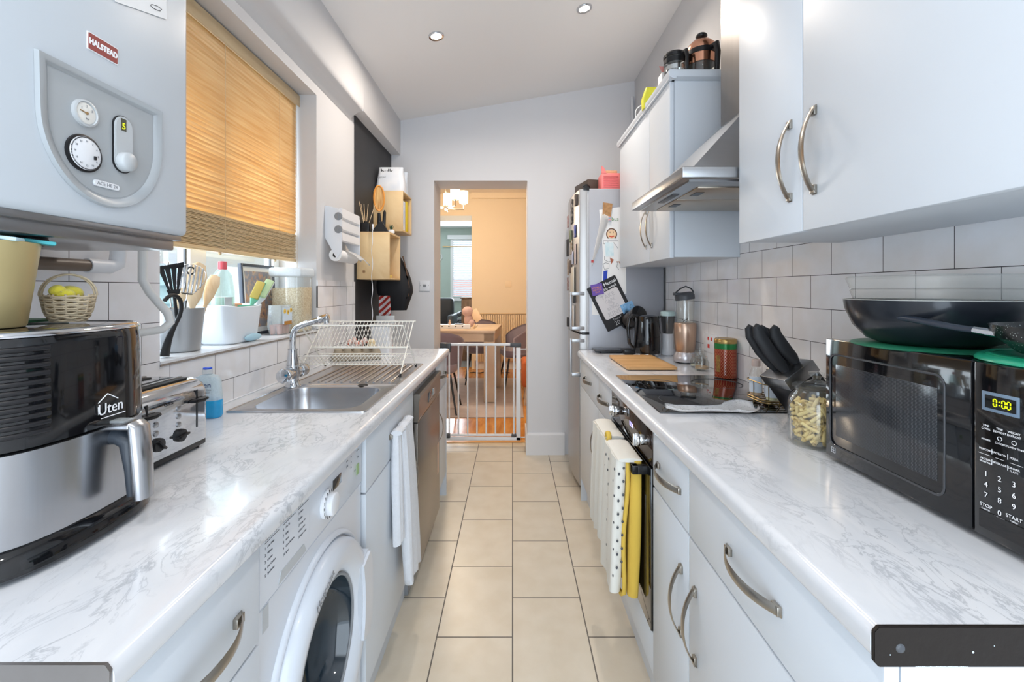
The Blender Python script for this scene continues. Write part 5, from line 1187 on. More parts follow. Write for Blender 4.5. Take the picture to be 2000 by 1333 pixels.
# the black poster
pc = Vector((.655, 0, 1.285)); ang = .46
def pl(x, z): return (pc.x + x*cos(ang) - z*sin(ang)*-1*-1 if False else pc.x + x*cos(ang) + z*sin(-ang)*-1*-1, pc.z + x*sin(ang) + z*cos(ang))
def pl(x, z): return (pc.x + x*cos(ang) - z*sin(ang), pc.z + x*sin(ang) + z*cos(ang))
ps = side('black_poster', 'black event poster with a round-cornered white panel, tilted on the fridge side', 'poster', [pl(*p) for p in rrect(-.105, .105, -.160, .160, .008, 3)], pmat('black_card', '242326', .6), FS-.004, .0012)
b = B(); b.prism([pl(*p) for p in rrect(-.082, .082, -.088, .088, .018, 5)], 'y', FS-.0062, FS-.005); pn = b.build('white_panel', pmat('pale_pink_white_card', 'DAD5D6', .7), ps)
FM = Matrix.Translation((pc.x, FS-.0056, pc.z)) @ Matrix.Rotation(-ang, 4, 'Y') @ face((0, 0, 0), NY)
texts('poster_title', [("Men's Mental", .033, .008, .130), ('Health week', .027, .018, .102)], FM, M['text_w'], ps)
texts('poster_date', [('Thursday', .021, 0, -.104), ('2025', .040, .0, -.133)], FM, pmat('pale_grey_print', 'B9B9BC', .6), ps)
texts('panel_lettering', [('TAKE', .040, 0, .055), ('CARE', .030, 0, .022), ('BEING', .030, 0, -.028), ('KIND', .044, 0, -.064)], FM @ Matrix.Translation((0, 0, .0008)), pmat('faint_grey_print', 'BDB9BC', .7), ps)
b = B(); b.tube([(.018*cos(a), .0, .012*sin(a)) for a in [2*pi*k/24 for k in range(24)]], (.0014, .0004), 5, closed=True, M=Matrix.Translation((pc.x, FS-.0066, pc.z)) @ Matrix.Rotation(-ang, 4, 'Y')); b.build('drawn_oval', M['text_g'], ps)
def tilt(cx, cz, w, h, a): return [(cx + x*cos(a)-z*sin(a), cz + x*sin(a)+z*cos(a)) for x, z in ((-w, -h), (w, -h), (w, h), (-w, h))]
pm = side('purple_magnet', 'purple square magnet holding the top left corner of the black poster', 'magnet', tilt(.560, 1.378, .038, .037, .22), pmat('purple_card', '6B4FA8', .5), FS-.006, .005)
texts('small_print', [('WORLD', .018, 0, .012), ('MENTAL', .016, 0, -.003), ('DAY', .016, 0, -.018)], Matrix.Translation((.560, FS-.0114, 1.378)) @ Matrix.Rotation(-.22, 4, 'Y') @ face((0, 0, 0), NY), pmat('orange_print', 'E0944A', .6), pm)
side('photo_magnet', 'blue seascape photo magnet at the lower right corner of the poster', 'magnet', tilt(.765, 1.253, .042, .038, .40), m_blotch('seascape_print', ['20262E', '6FA3D0', '8FC0E8', '1C2026'], 22, .4), FS-.006, .005)
side('white_note', 'white note showing from behind the black poster on the fridge side', 'paper', [(.527, 1.30), (.60, 1.30), (.60, 1.205), (.527, 1.21)], M['paper'], FS-.0003, .0006)

# on top of the fridge
t = thing('pink_basket', 'coral pink slotted plastic basket on top of the fridge', 'basket', (.66, 3.05, 2.05))
b = B(); b.box(-.062, .062, -.06, .06, .001, .11, .004); b.prism([(-.062, .11), (-.062, .16), (-.045, .145), (-.03, .11)], 'y', -.06, -.05); b.build('basket_body', pmat('coral_plastic', 'E9807E', .5, var=.04), t)
b = B()
for k in range(6): b.box(-.05, .05, -.0625, -.0605, .015+.014*k, .022+.014*k)
b.build('slots', pmat('deep_coral', 'D96A6C', .6), t)
b = B(); b.box(-.03, .05, -.035, .04, .105, .135, .005); b.build('brown_contents', pmat('tan_paper_bag', 'C99A78', .8), t)
b = B(); b.box(-.05, .05, -.12, .12, .001, .10, .004, M=Matrix.Rotation(.25, 4, 'Z')); tag(b.build('dark_box', pmat('dark_brown_box', '4B3F38', .5)), 'dark brown box behind the pink basket on the fridge', 'box').location = (.545, 3.24, 2.05)
b = B(); b.lathe([(0, 0), (.028, .0), (.028, .05), (.012, .065), (0, .065)], seg=20); tag(b.build('black_jar', M['black_pl']), 'small black jar at the front corner on the fridge top', 'jar').location = (.515, 3.12, 2.049)
t = thing('round_tray', 'yellow round tray with dark edge leaning on the wall above the fridge', 'tray', (.93, 3.25, 2.05))
b = B(); b.lathe([(0, 0), (.17, 0), (.17, .012), (0, .012)], (0, 0, .18), 40, Matrix.Rotation(-1.1, 4, 'Z') @ Matrix.Rotation(1.35, 4, 'Y')); b.build('disc', pmat('honey_tray', 'E0B865', .5), t)
b = B(); b.tube([Vector((.172*cos(a), .172*sin(a), .006)) for a in [2*pi*k/48 for k in range(48)]], .008, 8, closed=True, M=Matrix.Translation((0, 0, .18)) @ Matrix.Rotation(-1.1, 4, 'Z') @ Matrix.Rotation(1.35, 4, 'Y')); b.build('rim', pmat('dark_rim', '4A3526', .5), t)
b = B(); b.ball((0, 0, .02), (.018, .018, .02), 12); b.ball((0, 0, .044), .009, 10); tag(b.build('silver_ornament', M['nickel']), 'tiny silver ornament on the far front corner of the fridge', 'ornament').location = (.465, 3.40, 2.045)

# on top of the far wall cabinet
CT = 2.346; CTI = 2.319
t = thing('cafetiere', 'glass cafetiere with black lid and handle on the wall cabinet', 'cafetiere', (.765, 2.10, CTI))
b = B(); b.lathe([(0, .004), (.047, .004), (.049, .01), (.049, .15), (.0475, .15), (.0475, .012), (0, .008)], seg=36); b.build('beaker', M['jar'], t)
b = B(); b.lathe([(.0455, 0), (.0455, .02), (0, .022)], (0, 0, .085), 30); b.lathe([(.0465, 0), (.0465, .004), (.044, .004), (.044, 0)], (0, 0, .12), 30); b.build('plunger', M['chrome'], t)
b = B(); b.lathe([(.0515, 0), (.0525, .012), (.046, .022), (.020, .026), (.018, .036), (0, .038)], (0, 0, .145), 36); b.lathe([(.0505, 0), (.0505, .022), (.0495, .022), (.0495, 0)], (0, 0, .118), 30); b.build('lid', M['black_pl'], t)
b = B(); hd = Vector((.35, -.94, 0)).normalized(); b.tube([hd*.048+Vector((0, 0, .152)), hd*.075+Vector((0, 0, .150)), hd*.082+Vector((0, 0, .12)), hd*.078+Vector((0, 0, .045)), hd*.074+Vector((0, 0, .03))], [.009, .010, .0085, .008, .006], 10); b.build('handle', M['black_pl'], t, ang=1.2)
t = thing('cafetiere', 'larger copper-topped cafetiere with black handle beside the hood chimney', 'cafetiere', (.880, 2.075, CTI))
b = B(); b.lathe([(0, .004), (.058, .004), (.060, .01), (.060, .165), (.058, .165), (.058, .012), (0, .008)], seg=36); b.build('beaker', M['jar'], t)
M['copper'] = pmat('rose_copper', 'D9A084', .2, 1.0, var=.04)
b = B(); b.lathe([(.0635, 0), (.064, .01), (.058, .030), (.040, .048), (.012, .054), (.008, .066), (0, .066)], (0, 0, .165), 36); b.lathe([(.062, 0), (.062, .05), (.0605, .05), (.0605, 0)], (0, 0, .10), 36); b.build('copper_lid', M['copper'], t)
b = B(); b.lathe([(.0645, 0), (.0645, .022), (.0625, .022), (.0625, 0)], (0, 0, .143), 36); b.ball((0, 0, .238), (.026, .026, .015), 20); b.tube([hd*.06+Vector((0, 0, .16)), hd*.090+Vector((0, 0, .158)), hd*.098+Vector((0, 0, .12)), hd*.092+Vector((0, 0, .02))], [.012, .015, .013, .011], 10); b.build('handle', M['black_pl'], t, ang=1.2)
t = thing('tea_carton', 'white hot chocolate carton with red logo behind the cafetieres', 'carton', (.80, 2.235, CTI))
b = B(); b.box(-.06, .06, -.03, .03, .001, .135, .001); b.build('box_body', M['paper'], t)
b = B(); b.prism([(-.06, .135), (.06, .135), (.055, .160), (-.075, .165)], 'y', -.03, -.028); b.build('open_flap', pmat('pale_red_flap', 'CF8F88', .7), t)
b = B(); b.ball((-.025, -.0315, .095), (.030, .0015, .019), 20); b.build('red_logo', pmat('red_logo_print', 'B8242C', .5), t)
ctr = wloc(t)
text('logo_word', 'Caro', .022, Matrix.Translation(ctr) @ face((-.027, -.0335, .095), NY), M['text_w'], t)
text('carton_word', 'Hot Choc', .026, Matrix.Translation(ctr) @ face((-.005, -.0308, .045), NY), M['text_k'], t)
b = B(); b.box(-.05, .05, -.03, .03, .001, .13, .001); b.box(-.03, .03, -.0312, -.0302, .08, .115); tag(b.build('milk_carton', pmat('cream_carton', 'D8DCC0', .7)), 'cream carton standing behind the copper-topped cafetiere', 'carton').location = (.93, 2.235, CTI)
b = B(); b.loft([[(x*s, y*s, z) for x, y in rrect(-.05, .05, -.03, .03, .02)] for s, z in ((.9, .001), (1, .05), (.6, .11))]); tag(b.build('yellow_bag', pmat('yellow_bag_print', 'D9D640', .4)), 'yellow snack bag left of the carton on the wall cabinet', 'bag').location = (.725, 2.33, CTI)
b = B(); b.tube([(.07*cos(a), 0, .05+.05*sin(a)) for a in [pi*k/16 for k in range(17)]], .003, 6); b.tube([(-.07, 0, .05), (-.068, 0, .002), (.068, 0, .002), (.07, 0, .05)], .003, 6); tag(b.build('wire_hoop', M['white_pl']), 'thin pale wire hoop standing on the far part of the cabinet top', 'wire').location = (.76, 2.50, CTI)

# worktop, far to near
t = thing('kitchen_scales', 'flat black kitchen scales at the far end of the right worktop', 'scales', (.615, 2.84, WT))
b = B(); b.box(-.10, .10, -.06, .06, .010, .022, .005, 3); b.box(-.06, .09, -.045, .045, .001, .011, .002); b.build('platform', pmat('charcoal_glass', '2E3136', .25), t)
t = thing('electric_kettle', 'glossy black electric kettle on the right worktop by the fridge', 'kettle', (.815, 2.70, WT))
b = B(); b.lathe([(0, .001), (.078, .001), (.080, .006), (.078, .020), (0, .02)], seg=44); b.build('steel_base', M['chrome'], t)
b = B(); b.lathe([(.079, .018), (.082, .05), (.080, .12), (.072, .20), (.069, .232), (.066, .240), (.04, .246), (0, .248)], seg=44); b.prism([(.05, .215), (.088, .236), (.086, .243), (.05, .24)], 'y', -.018, .018); b.build('body', M['black_gl'], t, ang=.8)
b = B(); b.tube([(-.055, -.01, .238), (-.085, -.012, .243), (-.112, -.015, .225), (-.120, -.015, .17), (-.112, -.015, .08), (-.092, -.014, .052), (-.076, -.01, .055)], [(.013, .010)]*7, 12); b.build('handle', M['black_gl'], t, ang=1.2)
text('brand_mark', 'Swan', .013, Matrix.Translation(wloc(t)) @ face((.02, -.0805, .012), NY), M['text_k'], t)
t = thing('cup_holder', 'round black cup-shaped holder fixed to the fridge side above the kettle', 'holder', (.775, 2.880, 1.190))
Mm = Matrix.Rotation(.35, 4, 'Z') @ Matrix.Rotation(1.15, 4, 'X')
b = B(); b.lathe([(0, -.05), (.045, -.05), (.050, .0), (.052, .05), (.048, .06), (0, .06)], (0, 0, 0), 32, Mm); b.build('barrel', pmat('charcoal_metal', '4C4744', .3, .6), t, ang=.8)
b = B(); b.lathe([(.054, .045), (.056, .055), (.054, .085), (.045, .09), (0, .092)], (0, 0, 0), 32, Mm); b.lathe([(.0, .0), (.055, .0), (.055, .012), (0, .012)], (0, 0, -.0), 32, Mm @ Matrix.Translation((0, 0, -.065))); b.build('lid', M['black_gl'], t, ang=.8)
t = thing('black_tray', 'small black and steel tray beside the scales', 'tray', (.735, 2.78, WT))
b = B(); b.box(-.05, .03, -.05, .05, .001, .030, .006); b.build('tray_body', M['black_pl'], t)
t = thing('chopping_board', 'wooden chopping board on the worktop behind the hob', 'chopping board', (.69, 2.40, WT), .0)
b = B(); b.prism(rrect(-.125, .125, -.207, .207, .012, 4), 'z', .004, .018, bev=.002)
b.build('board', M['bamboo'], t)
b = B()
for x in (-.1, .1):
    for y in (-.18, .18): b.cyl((x, y, 0), .008, .005, seg=10)
b.build('foot', M['black_mat'], t)
t = thing('mini_blender', 'small white and mint blender with dark cup beside the kettle', 'blender', (.955, 2.74, WT))
b = B(); b.lathe([(0, .001), (.042, .001), (.044, .02), (.034, .045), (.033, .13), (0, .13)], seg=28); b.build('base', M['white_pl'], t)
b = B(); b.lathe([(.028, .13), (.032, .14), (.040, .21), (.041, .24), (0, .24)], seg=28); b.build('cup', m_glass('smoky_cup', (.45, .45, .45), .03, .3, .1), t)
b = B(); b.lathe([(.044, .238), (.044, .262), (.03, .27), (0, .27)], seg=28); b.build('lid', pmat('pale_mint_plastic', 'BFD8D8', .4), t)
t = thing('blender', 'rose gold bullet blender with clear cup and dark lid', 'blender', (.945, 2.44, WT))
b = B(); b.lathe([(0, .001), (.050, .001), (.050, .008), (0, .008)], seg=36); b.build('foot_ring', M['black_pl'], t)
b = B(); b.lathe([(.058, .008), (.062, .02), (.060, .04), (.050, .060), (0, .06)], seg=44); b.build('base', pmat('pearl_silver', 'CFCBCE', .25, .5), t, ang=.9)
b = B(); b.lathe([(.046, .055), (.050, .07), (.056, .11), (.0585, .16), (.0585, .212), (.055, .218), (0, .218)], seg=44); b.build('motor_housing', pmat('rose_gold', 'C2A692', .28, .75, var=.02), t, ang=.9)
b = B(); b.lathe([(.044, .218), (.046, .23), (.048, .35), (.047, .352), (.045, .23), (.043, .219)], seg=36); b.build('cup', M['jar'], t)
b = B(); b.tube([(-.012, 0, .222), (.0, 0, .232), (.014, 0, .240)], (.004, .0015), 6); b.tube([(.012, .004, .222), (.0, .004, .229), (-.014, .004, .236)], (.004, .0015), 6); b.build('blade', M['black_pl'], t)
b = B(); b.lathe([(.051, 0), (.052, .022), (.048, .032), (.035, .040), (0, .042)], (0, 0, .345), 36, Matrix.Rotation(-.14, 4, 'Y')); b.tube([(-.054, -.01, .385), (-.03, -.01, .405), (0, -.01, .418), (.03, -.01, .405), (.043, -.01, .385)], [(.007, .004)]*5, 8); b.box(-.062, -.035, -.018, .018, .368, .384, .003); b.build('lid', M['dark_grey'], t, ang=.9)
t = thing('red_tea_tin', 'tall red and green patterned tin with gold lid against the tiles', 'tin', (.966, 2.02, .9818))
b = B(); b.lathe([(0, .0), (.046, .0), (.0465, .002), (.0465, .128), (.0455, .128), (0, .128)], seg=48)
N = NT('red_gold_lattice'); tc = N.n('TexCoord'); sp = N.n('SeparateXYZ'); N.l(tc.outputs['Object'], sp.inputs[0])
at = N.n('Math', operation='ARCTAN2'); N.l(sp.outputs['Y'], at.inputs[0]); N.l(sp.outputs['X'], at.inputs[1])
ar = N.n('Math', operation='MULTIPLY'); ar.inputs[1].default_value = .0465; N.l(at.outputs[0], ar.inputs[0])
def diag(sign):
    a = N.n('Math', operation='MULTIPLY_ADD'); N.l(sp.outputs['Z'], a.inputs[0]); a.inputs[1].default_value = sign*.75; N.l(ar.outputs[0], a.inputs[2])
    m = N.n('Math', operation='MULTIPLY'); m.inputs[1].default_value = 1/.0112; N.l(a.outputs[0], m.inputs[0]); f = N.n('Math', operation='FRACT'); N.l(m.outputs[0], f.inputs[0])
    g = N.n('Math', operation='LESS_THAN'); g.inputs[1].default_value = .13; N.l(f.outputs[0], g.inputs[0]); return g.outputs[0]
mxm = N.n('Math', operation='MAXIMUM'); N.l(diag(1), mxm.inputs[0]); N.l(diag(-1), mxm.inputs[1])
mix = N.n('MixRGB'); mix.inputs[1].default_value = srgb('9A2F20'); mix.inputs[2].default_value = srgb('C08A60'); N.l(mxm.outputs[0], mix.inputs[0]); N.l(mix.outputs[0], N.bsdf.inputs['Base Color']); N.set(Roughness=.22, Metallic=.3)
b.build('body', N.m, t)
b = B(); b.lathe([(.0469, 0), (.0469, .026), (.045, .026), (.045, 0)], (0, 0, .128), 48); b.lathe([(0, .0), (.046, 0), (.046, .026), (0, .026)], (0, 0, .128), 48); b.build('green_band', pmat('green_enamel', '1F7A3C', .2, .2), t)
b = B(); b.lathe([(.0475, 0), (.048, .004), (.0475, .017), (.044, .021), (.040, .0195), (0, .0195)], (0, 0, .153), 48); b.build('lid', pmat('old_gold', 'B0935C', .3, .8), t, ang=.9)
b = B()
for k in range(9):
    z = .012+.0128*k; a0 = -2.05
    for s in (-1, 1): b.tube([(.0471*cos(a0+s*da), .0471*sin(a0+s*da), z+dz) for da, dz in ((-.09, 0), (.09, .0128))], (.0007, .0005), 5)
b.build('white_zigzag', M['text_w'], t)
b = B(); b.lathe([(.0472, .025), (.0472, .10)], (0, 0, 0), 12, a0=-2.95, a1=-2.50); b.build('gold_figure', m_blotch('gold_figure_print', ['A8823E', '7A5424', 'C8A050'], 60), t)
for i, (x, y, r, h, lab) in enumerate(((.945, 2.29, .030, .055, 'small glass jar nearest the bullet blender'), (.935, 2.20, .034, .062, 'glass jar with sand-coloured contents left of the red tin'), (.985, 2.34, .028, .075, 'taller glass jar at the wall behind the small jars'))):
    t = thing('glass_jar', lab, 'jar', (x, y, WT), group='small glass jars by the red tin')
    b = B(); b.lathe([(0, .001), (r*.9, .001), (r, .008), (r, h*.7), (r*.75, h*.85), (r*.75, h), (r*.70, h), (r*.93, h*.68), (r*.93, .01), (0, .006)], seg=28); b.build('jar_body', M['jar'], t)
    b = B(); b.lathe([(0, h), (r*.8, h), (r*.8, h+.008), (r*.3, h+.012), (r*.25, h+.022), (0, h+.024)], seg=24); b.build('lid', M['jar'], t)
    if i < 2: b = B(); b.lathe([(0, .007), (r*.9, .010), (r*.91, h*(.25+.1*i)), (0, h*.3)], seg=24); b.build('contents', pmat('sand_spice', 'B89A74' if i else 'D5D6C4', .8, var=.15, scale=90), t)
t = thing('socket_plate', 'double socket plate with red switches on the tiles behind the red tin', 'socket', (1.0115, 2.27, 1.105))
b = B(); b.box(1.005, 1.0122, 2.19, 2.345, 1.055, 1.150, .002); b.build('plate', M['white_pl'], t, world=True)
b = B(); b.box(1.0035, 1.0055, 2.245, 2.257, 1.118, 1.134); b.box(1.0035, 1.0055, 2.28, 2.292, 1.118, 1.134); b.box(1.0035, 1.0055, 2.272, 2.292, 1.078, 1.098); b.build('neon_switch', pmat('red_switch', 'D0322C', .4), t, world=True)
t = thing('socket_plate', 'white light switch on the cream dining room wall', 'switch', (-.05, DY, 1.45))
b = B(); b.box(-.13, -.02, DY-.01, DY, 1.42, 1.53, .003); b.build('plate', pmat('cream_plate', 'EBD9BC', .4), t, world=True)

# spoon rest
t = thing('spoon_rest', 'white patterned ceramic spoon rest lying on the hob edge', 'spoon rest', (.64, 1.44, .9818))
b = B()
def sr(u): return .022 + .012*sin(min(1, u*4)*pi/2) - .012*math.exp(-((u-.45)/.16)**2) + .036*math.exp(-((u-.86)/.13)**2)
R = []
for k in range(33):
    u = k/32; w = sr(u)*math.sqrt(max(.02, 1-max(0, (u-.93)/.075)**2)) * math.sqrt(max(.05, 1-max(0, (.05-u)/.055)**2)); x = -.145+.29*u
    R.append((x, w, .012+.006*(u > .7)))
top = [[(x, -w*cos(pi*j/10), .002+h*(abs(cos(pi*j/10))**3)) for j in range(11)] for x, w, h in R]
def fsr(u, v):
    i = min(31, int(u*32)); f = u*32-i; a, c = R[i], R[i+1]; x = a[0]+(c[0]-a[0])*f; w = a[1]+(c[1]-a[1])*f; h = a[2]+(c[2]-a[2])*f; q = -1+2*v
    return (x, w*q, .0025+h*abs(q)**2.5 + .010*max(0, (.15-u)/.15) + .008*max(0, u-.85)/.15)
b.sheet(fsr, 48, 16, -.004)
NN = NT('white_ceramic_sketch'); NN.set(Roughness=.15); tc = NN.n('TexCoord'); nz = NN.n('TexNoise', i_Scale=55.0, i_Detail=3.0, i_Distortion=1.2); NN.l(tc.outputs['Object'], nz.inputs['Vector'])
r = ramp(NN, [(.491, 'F4F5F7'), (.499, '6B6E75'), (.507, 'F4F5F7')], nz.outputs['Fac']); NN.l(r.outputs[0], NN.bsdf.inputs['Base Color'])
b.build('dish', NN.m, t, ang=1.2)

# knife block and knives
t = thing('knife_block', 'black knife block with a brushed steel collar behind the pasta jar', 'knife block', (.935, 1.34, WT))
KA = orient((-.56, .05, .83), (0, -1, .1)); KM = KA
b = B(); Mk = Matrix.Translation((0, 0, .0)) @ KM
b.box(-.050, .050, -.060, .060, .035, .165, .003, M=Mk); b.prism([(-.055, .001), (.062, .001), (.055, .06), (-.045, .09)], 'y', -.055, .055); b.build('block', M['black_pl'], t)
b = B(); b.box(-.053, .053, -.063, .063, .160, .196, .002, M=Mk); b.build('steel_collar', M['steel'], t)
KT = wloc(t)
kn = [(-.030, -.035, .11, 'small knife handle at the front of the block'), (-.030, .015, .12, 'small knife handle nearer the wall in the front row'), (.012, -.030, .150, 'large knife handle leaning highest out of the block'), (.014, .020, .155, 'broad knife handle at the back of the block'), (-.008, -.005, .135, 'middle knife handle between the large and small ones')]
for i, (x, y, L, lab) in enumerate(kn):
    b = B(); pts = [(0, 0, 0), (0, 0, L*.15), (.004, 0, L*.5), (.002, 0, L*.85), (-.008, 0, L)]
    b.tube(pts, [(.011, .011), (.018, .011), (.021, .012), (.019, .011), (.014, .010)], 12, up=(0, 1, 0), M=KM); b.tube([(0, 0, L*.97), (-.014, 0, L*1.0)], .010, 8, M=KM)
    o = b.build('kitchen_knife', M['black_mat'], None, ang=1.0); o.location = KT + (KM @ Vector((x, y, .1965))); tag(o, 'black ' + lab, 'knife', 'knives in the block')
# spice rack
t = thing('spice_rack', 'small gold wire rack of spice jars at the hob corner', 'rack', (.890, 1.560, .9818))
b = B()
for z in (.012, .020, .075):
    P = rrect(-.045, .050, -.075, .065, .03); b.tube([(x, y, z) for x, y in P], .002, 6, closed=True)
for x, y in ((-.045, 0), (.05, 0), (0, -.075), (0, .065), (-.03, -.065)): b.rod((x, y, .001), (x, y, .075), .0018, seg=6)
for y in (-.05, -.02, .01, .04): b.rod((-.045, y, .012), (.05, y, .012), .0015, seg=6)
b.build('wire_frame', pmat('antique_gold', '8E7A50', .3, 1.0), t)
for i, (x, y, h, col, lab) in enumerate(((-.018, .035, .13, 'C9A98C', 'tall spice jar with pale pink lid in the gold rack'), (.0, -.035, .11, 'D8D6B0', 'spice jar with blue-white label nearest in the gold rack'), (.018, .005, .10, '8A4A34', 'spice jar of reddish powder in the gold rack'))):
    s = thing('spice_jar', lab, 'jar', (.890+x, 1.560+y, .9818+.0145), group='spice jars in the gold wire rack')
    b = B(); b.lathe([(0, .001), (.020, .001), (.021, .006), (.021, h*.6), (.012, h*.8), (.012, h*.85)], seg=24); b.build('glass_body', M['jar'], s)
    b = B(); b.lathe([(0, .003), (.0195, .004), (.0195, h*.45), (0, h*.45)], seg=20); b.build('spice', pmat('spice_powder', col, .9, var=.2, scale=90), s)
    b = B(); b.lathe([(.0215, h*.12), (.0215, h*.55)], seg=24, a0=2.2, a1=5.2); b.build('paper_label', pmat('pale_blue_label', 'D3DDE8', .7), s)
    b = B(); b.cyl((0, 0, h*.82), .0145, h*.18, seg=20, bev=.001); b.build('cap', pmat('spice_cap', ('C9B5AC', 'C9BFA0', '5B4A40')[i], .5), s)
# pasta jar
t = thing('pasta_jar', 'glass storage jar of penne with domed glass lid beside the microwave', 'jar', (.785, 1.150, WT))
b = B(); b.lathe([(0, .001), (.058, .001), (.064, .010), (.064, .105), (.060, .122), (.048, .136), (.048, .144), (.0455, .144), (.0455, .134), (.058, .118), (.0615, .104), (.0615, .012), (0, .008)], seg=48); b.build('glass_body', M['jar'], t, ang=.9)
b = B(); b.lathe([(.054, .146), (.055, .150), (.050, .156), (.020, .162), (.008, .168), (.010, .174), (.018, .180), (.018, .186), (0, .190)], seg=40); b.build('lid', M['jar'], t, ang=.9)
random.seed(9); b = B()
for k in range(330):
    a = random.uniform(0, 2*pi); rr = .050*math.sqrt(random.random()); z = .018+.092*random.random()*(1 if rr < .03 else .92)
    d = Vector((random.gauss(0, 1), random.gauss(0, 1), random.gauss(0, .7))).normalized()*.017; c = Vector((rr*cos(a), rr*sin(a), z))
    p, q = c-d, c+d
    if max(math.hypot(p.x, p.y), math.hypot(q.x, q.y)) > .058: continue
    p.z = max(p.z, .013); q.z = max(q.z, .013)
    b.tube([p, q], .0046, 9, caps=False)
o = tag(b.build('penne_pasta', pmat('dry_penne', 'E8CF8C', .5, var=.08), ang=1.2), 'pale yellow penne pasta filling the glass jar', 'pasta', kind='stuff'); o.location = (.785, 1.150, WT)

# microwave
MX, MZ0, MZ1, MY0, MY1, MD = .742, .988, 1.262, .600, 1.056, .718
t = thing('microwave', 'black microwave oven on the right worktop showing 0:00', 'microwave', (.88, .83, WT))
b = B(); b.box(MX+.018, 1.008, MY0+.004, MY1-.004, MZ0, MZ1-.002, .004); b.build('casing', M['black_gl'], t, world=True)
b = B(); b.box(MX, MX+.018, MD+.0012, MY1, MZ0, MZ1, .003); dr = b.build('door', M['black_gl'], t, world=True)
b = B(); b.box(MX, MX+.018, MY0, MD-.0012, MZ0, MZ1, .003); cp = b.build('control_panel', M['black_gl'], t, world=True)
b = B(); b.tube([(MX-.0008, y, z) for y, z in rrect(.765, 1.040, 1.018, 1.228, .018)], (.0022, .0012), 6, closed=True, up=(1, 0, 0)); b.build('window_surround', pmat('gloss_edge', '3A3C40', .08, coat=.5), dr, world=True)
N = NT('perforated_screen'); N.set(Roughness=.12); tc = N.n('TexCoord'); sp = N.n('SeparateXYZ'); N.l(tc.outputs['Object'], sp.inputs[0]); dots = []
for ax in ('Y', 'Z'):
    m = N.n('Math', operation='MULTIPLY'); m.inputs[1].default_value = 2*pi/.0026; N.l(sp.outputs[ax], m.inputs[0]); s = N.n('Math', operation='SINE'); N.l(m.outputs[0], s.inputs[0]); dots.append(s.outputs[0])
mu = N.n('Math', operation='ADD'); N.l(dots[0], mu.inputs[0]); N.l(dots[1], mu.inputs[1]); gt = N.n('MapRange'); gt.inputs['From Min'].default_value = .3; gt.inputs['From Max'].default_value = 1.6; N.l(mu.outputs[0], gt.inputs['Value'])
mx = N.n('MixRGB'); mx.inputs[1].default_value = srgb('26282C'); mx.inputs[2].default_value = srgb('54575C'); N.l(gt.outputs[0], mx.inputs[0]); N.l(mx.outputs[0], N.bsdf.inputs['Base Color'])
b = B(); b.box(MX-.0006, MX+.002, .778, 1.022, 1.042, 1.205, .0005); b.build('perforated_window', N.m, dr, world=True)
b = B(); b.prism([(MY0+.01, 1.002), (.708, 1.002), (.708, 1.030), (MY0+.01, 1.030)], 'x', MX-.001, MX+.001, bev=.0005); b.build('open_button', M['black_gl'], cp, world=True)
b = B(); b.box(MX-.0012, MX+.002, .6515, .7035, 1.188, 1.218, .0006); b.build('display_surround', pmat('blue_grey_bezel', '6E8296', .35), cp, world=True)
b = B(); b.box(MX-.0018, MX, .655, .698, 1.193, 1.213); b.build('display', M['black_glass'], cp, world=True)
def seg7(bb, ch, y, z, w, h, th):
    S = {'0': 'abcdef'}[ch]; hh = h/2; X = MX-.0024
    seg = {'a': ((0, h), (w, h)), 'b': ((w, h), (w, hh)), 'c': ((w, hh), (w, 0)), 'd': ((0, 0), (w, 0)), 'e': ((0, 0), (0, hh)), 'f': ((0, hh), (0, h))}
    for s in S:
        (a0, b0), (a1, b1) = seg[s]; ins = .0009
        if a0 == a1: bb.box(X, X+.0005, y-a0-th/2, y-a0+th/2, z+min(b0, b1)+ins, z+max(b0, b1)-ins)
        else: bb.box(X, X+.0005, y-max(a0, a1)+ins, y-min(a0, a1)-ins, z+b0-th/2, z+b0+th/2)
b = B()
for y in (.6855, .6735, .6665): seg7(b, '0', y, 1.1975, .0045, .011, .0013)
for z in (1.2005, 1.2055): b.box(MX-.0024, MX-.0019, .6766, .6778, z-.0007, z+.0007)
b.build('display_digits', M['led'], cp, world=True)
it = []
cols = (-.0195, 0, .0195)
for c, (a, d) in zip(cols, (('TIME', 'COOK'), ('TIME', 'DEFROST'), ('WEIGHT', 'DEFROST'))): it += [(a, .0044, c, .066), (d, .0044, c, .061)]
for c, a in zip(cols, ('POWER', 'CLOCK', 'KITCHEN TIMER')): it.append((a, .0038, c, .044))
for c, a in zip(cols, ('POPCORN', 'POTATO', 'PIZZA')): it.append((a, .0042, c, .028))
for c, a in zip(cols, ('FROZEN', 'BEVERAGE', 'DINNER')): it.append((a, .0042, c, .013))
it += [('VEGETABLE', .0036, -.0195, .0085), ('PLATE', .0040, .0195, .0085)]
for r in range(3):
    for c in range(3): it.append((str(r*3+c+1), .0115, cols[c], -.010-.0165*r))
it += [('STOP', .0075, -.0195, -.0595), ('CANCEL', .0034, -.0195, -.0655), ('0', .0115, 0, -.062), ('MEMORY', .0034, 0, -.0695), ('START', .0075, .0195, -.0595), ('+30SEC', .0034, .0195, -.0655)]
texts('keypad_print', it, face((MX-.0008, .678, 1.098), NX), M['text_w'], cp, ex=.0001)
b = B()
for y, z in ((.0, .051), (.0195, .051)): b.tube([(MX-.0006, .678-y+.0030*cos(a), 1.0985+z+.0030*sin(a)) for a in [2*pi*k/20 for k in range(20)]], .00035, 5, closed=True)
for y, z0, z1 in ((-.011, .024, .032), (.011, .024, .032), (-.011, .008, .016), (.011, .008, .016)): b.box(MX-.0008, MX-.0003, .678-y-.0002, .678-y+.0002, 1.098+z0, 1.098+z1)
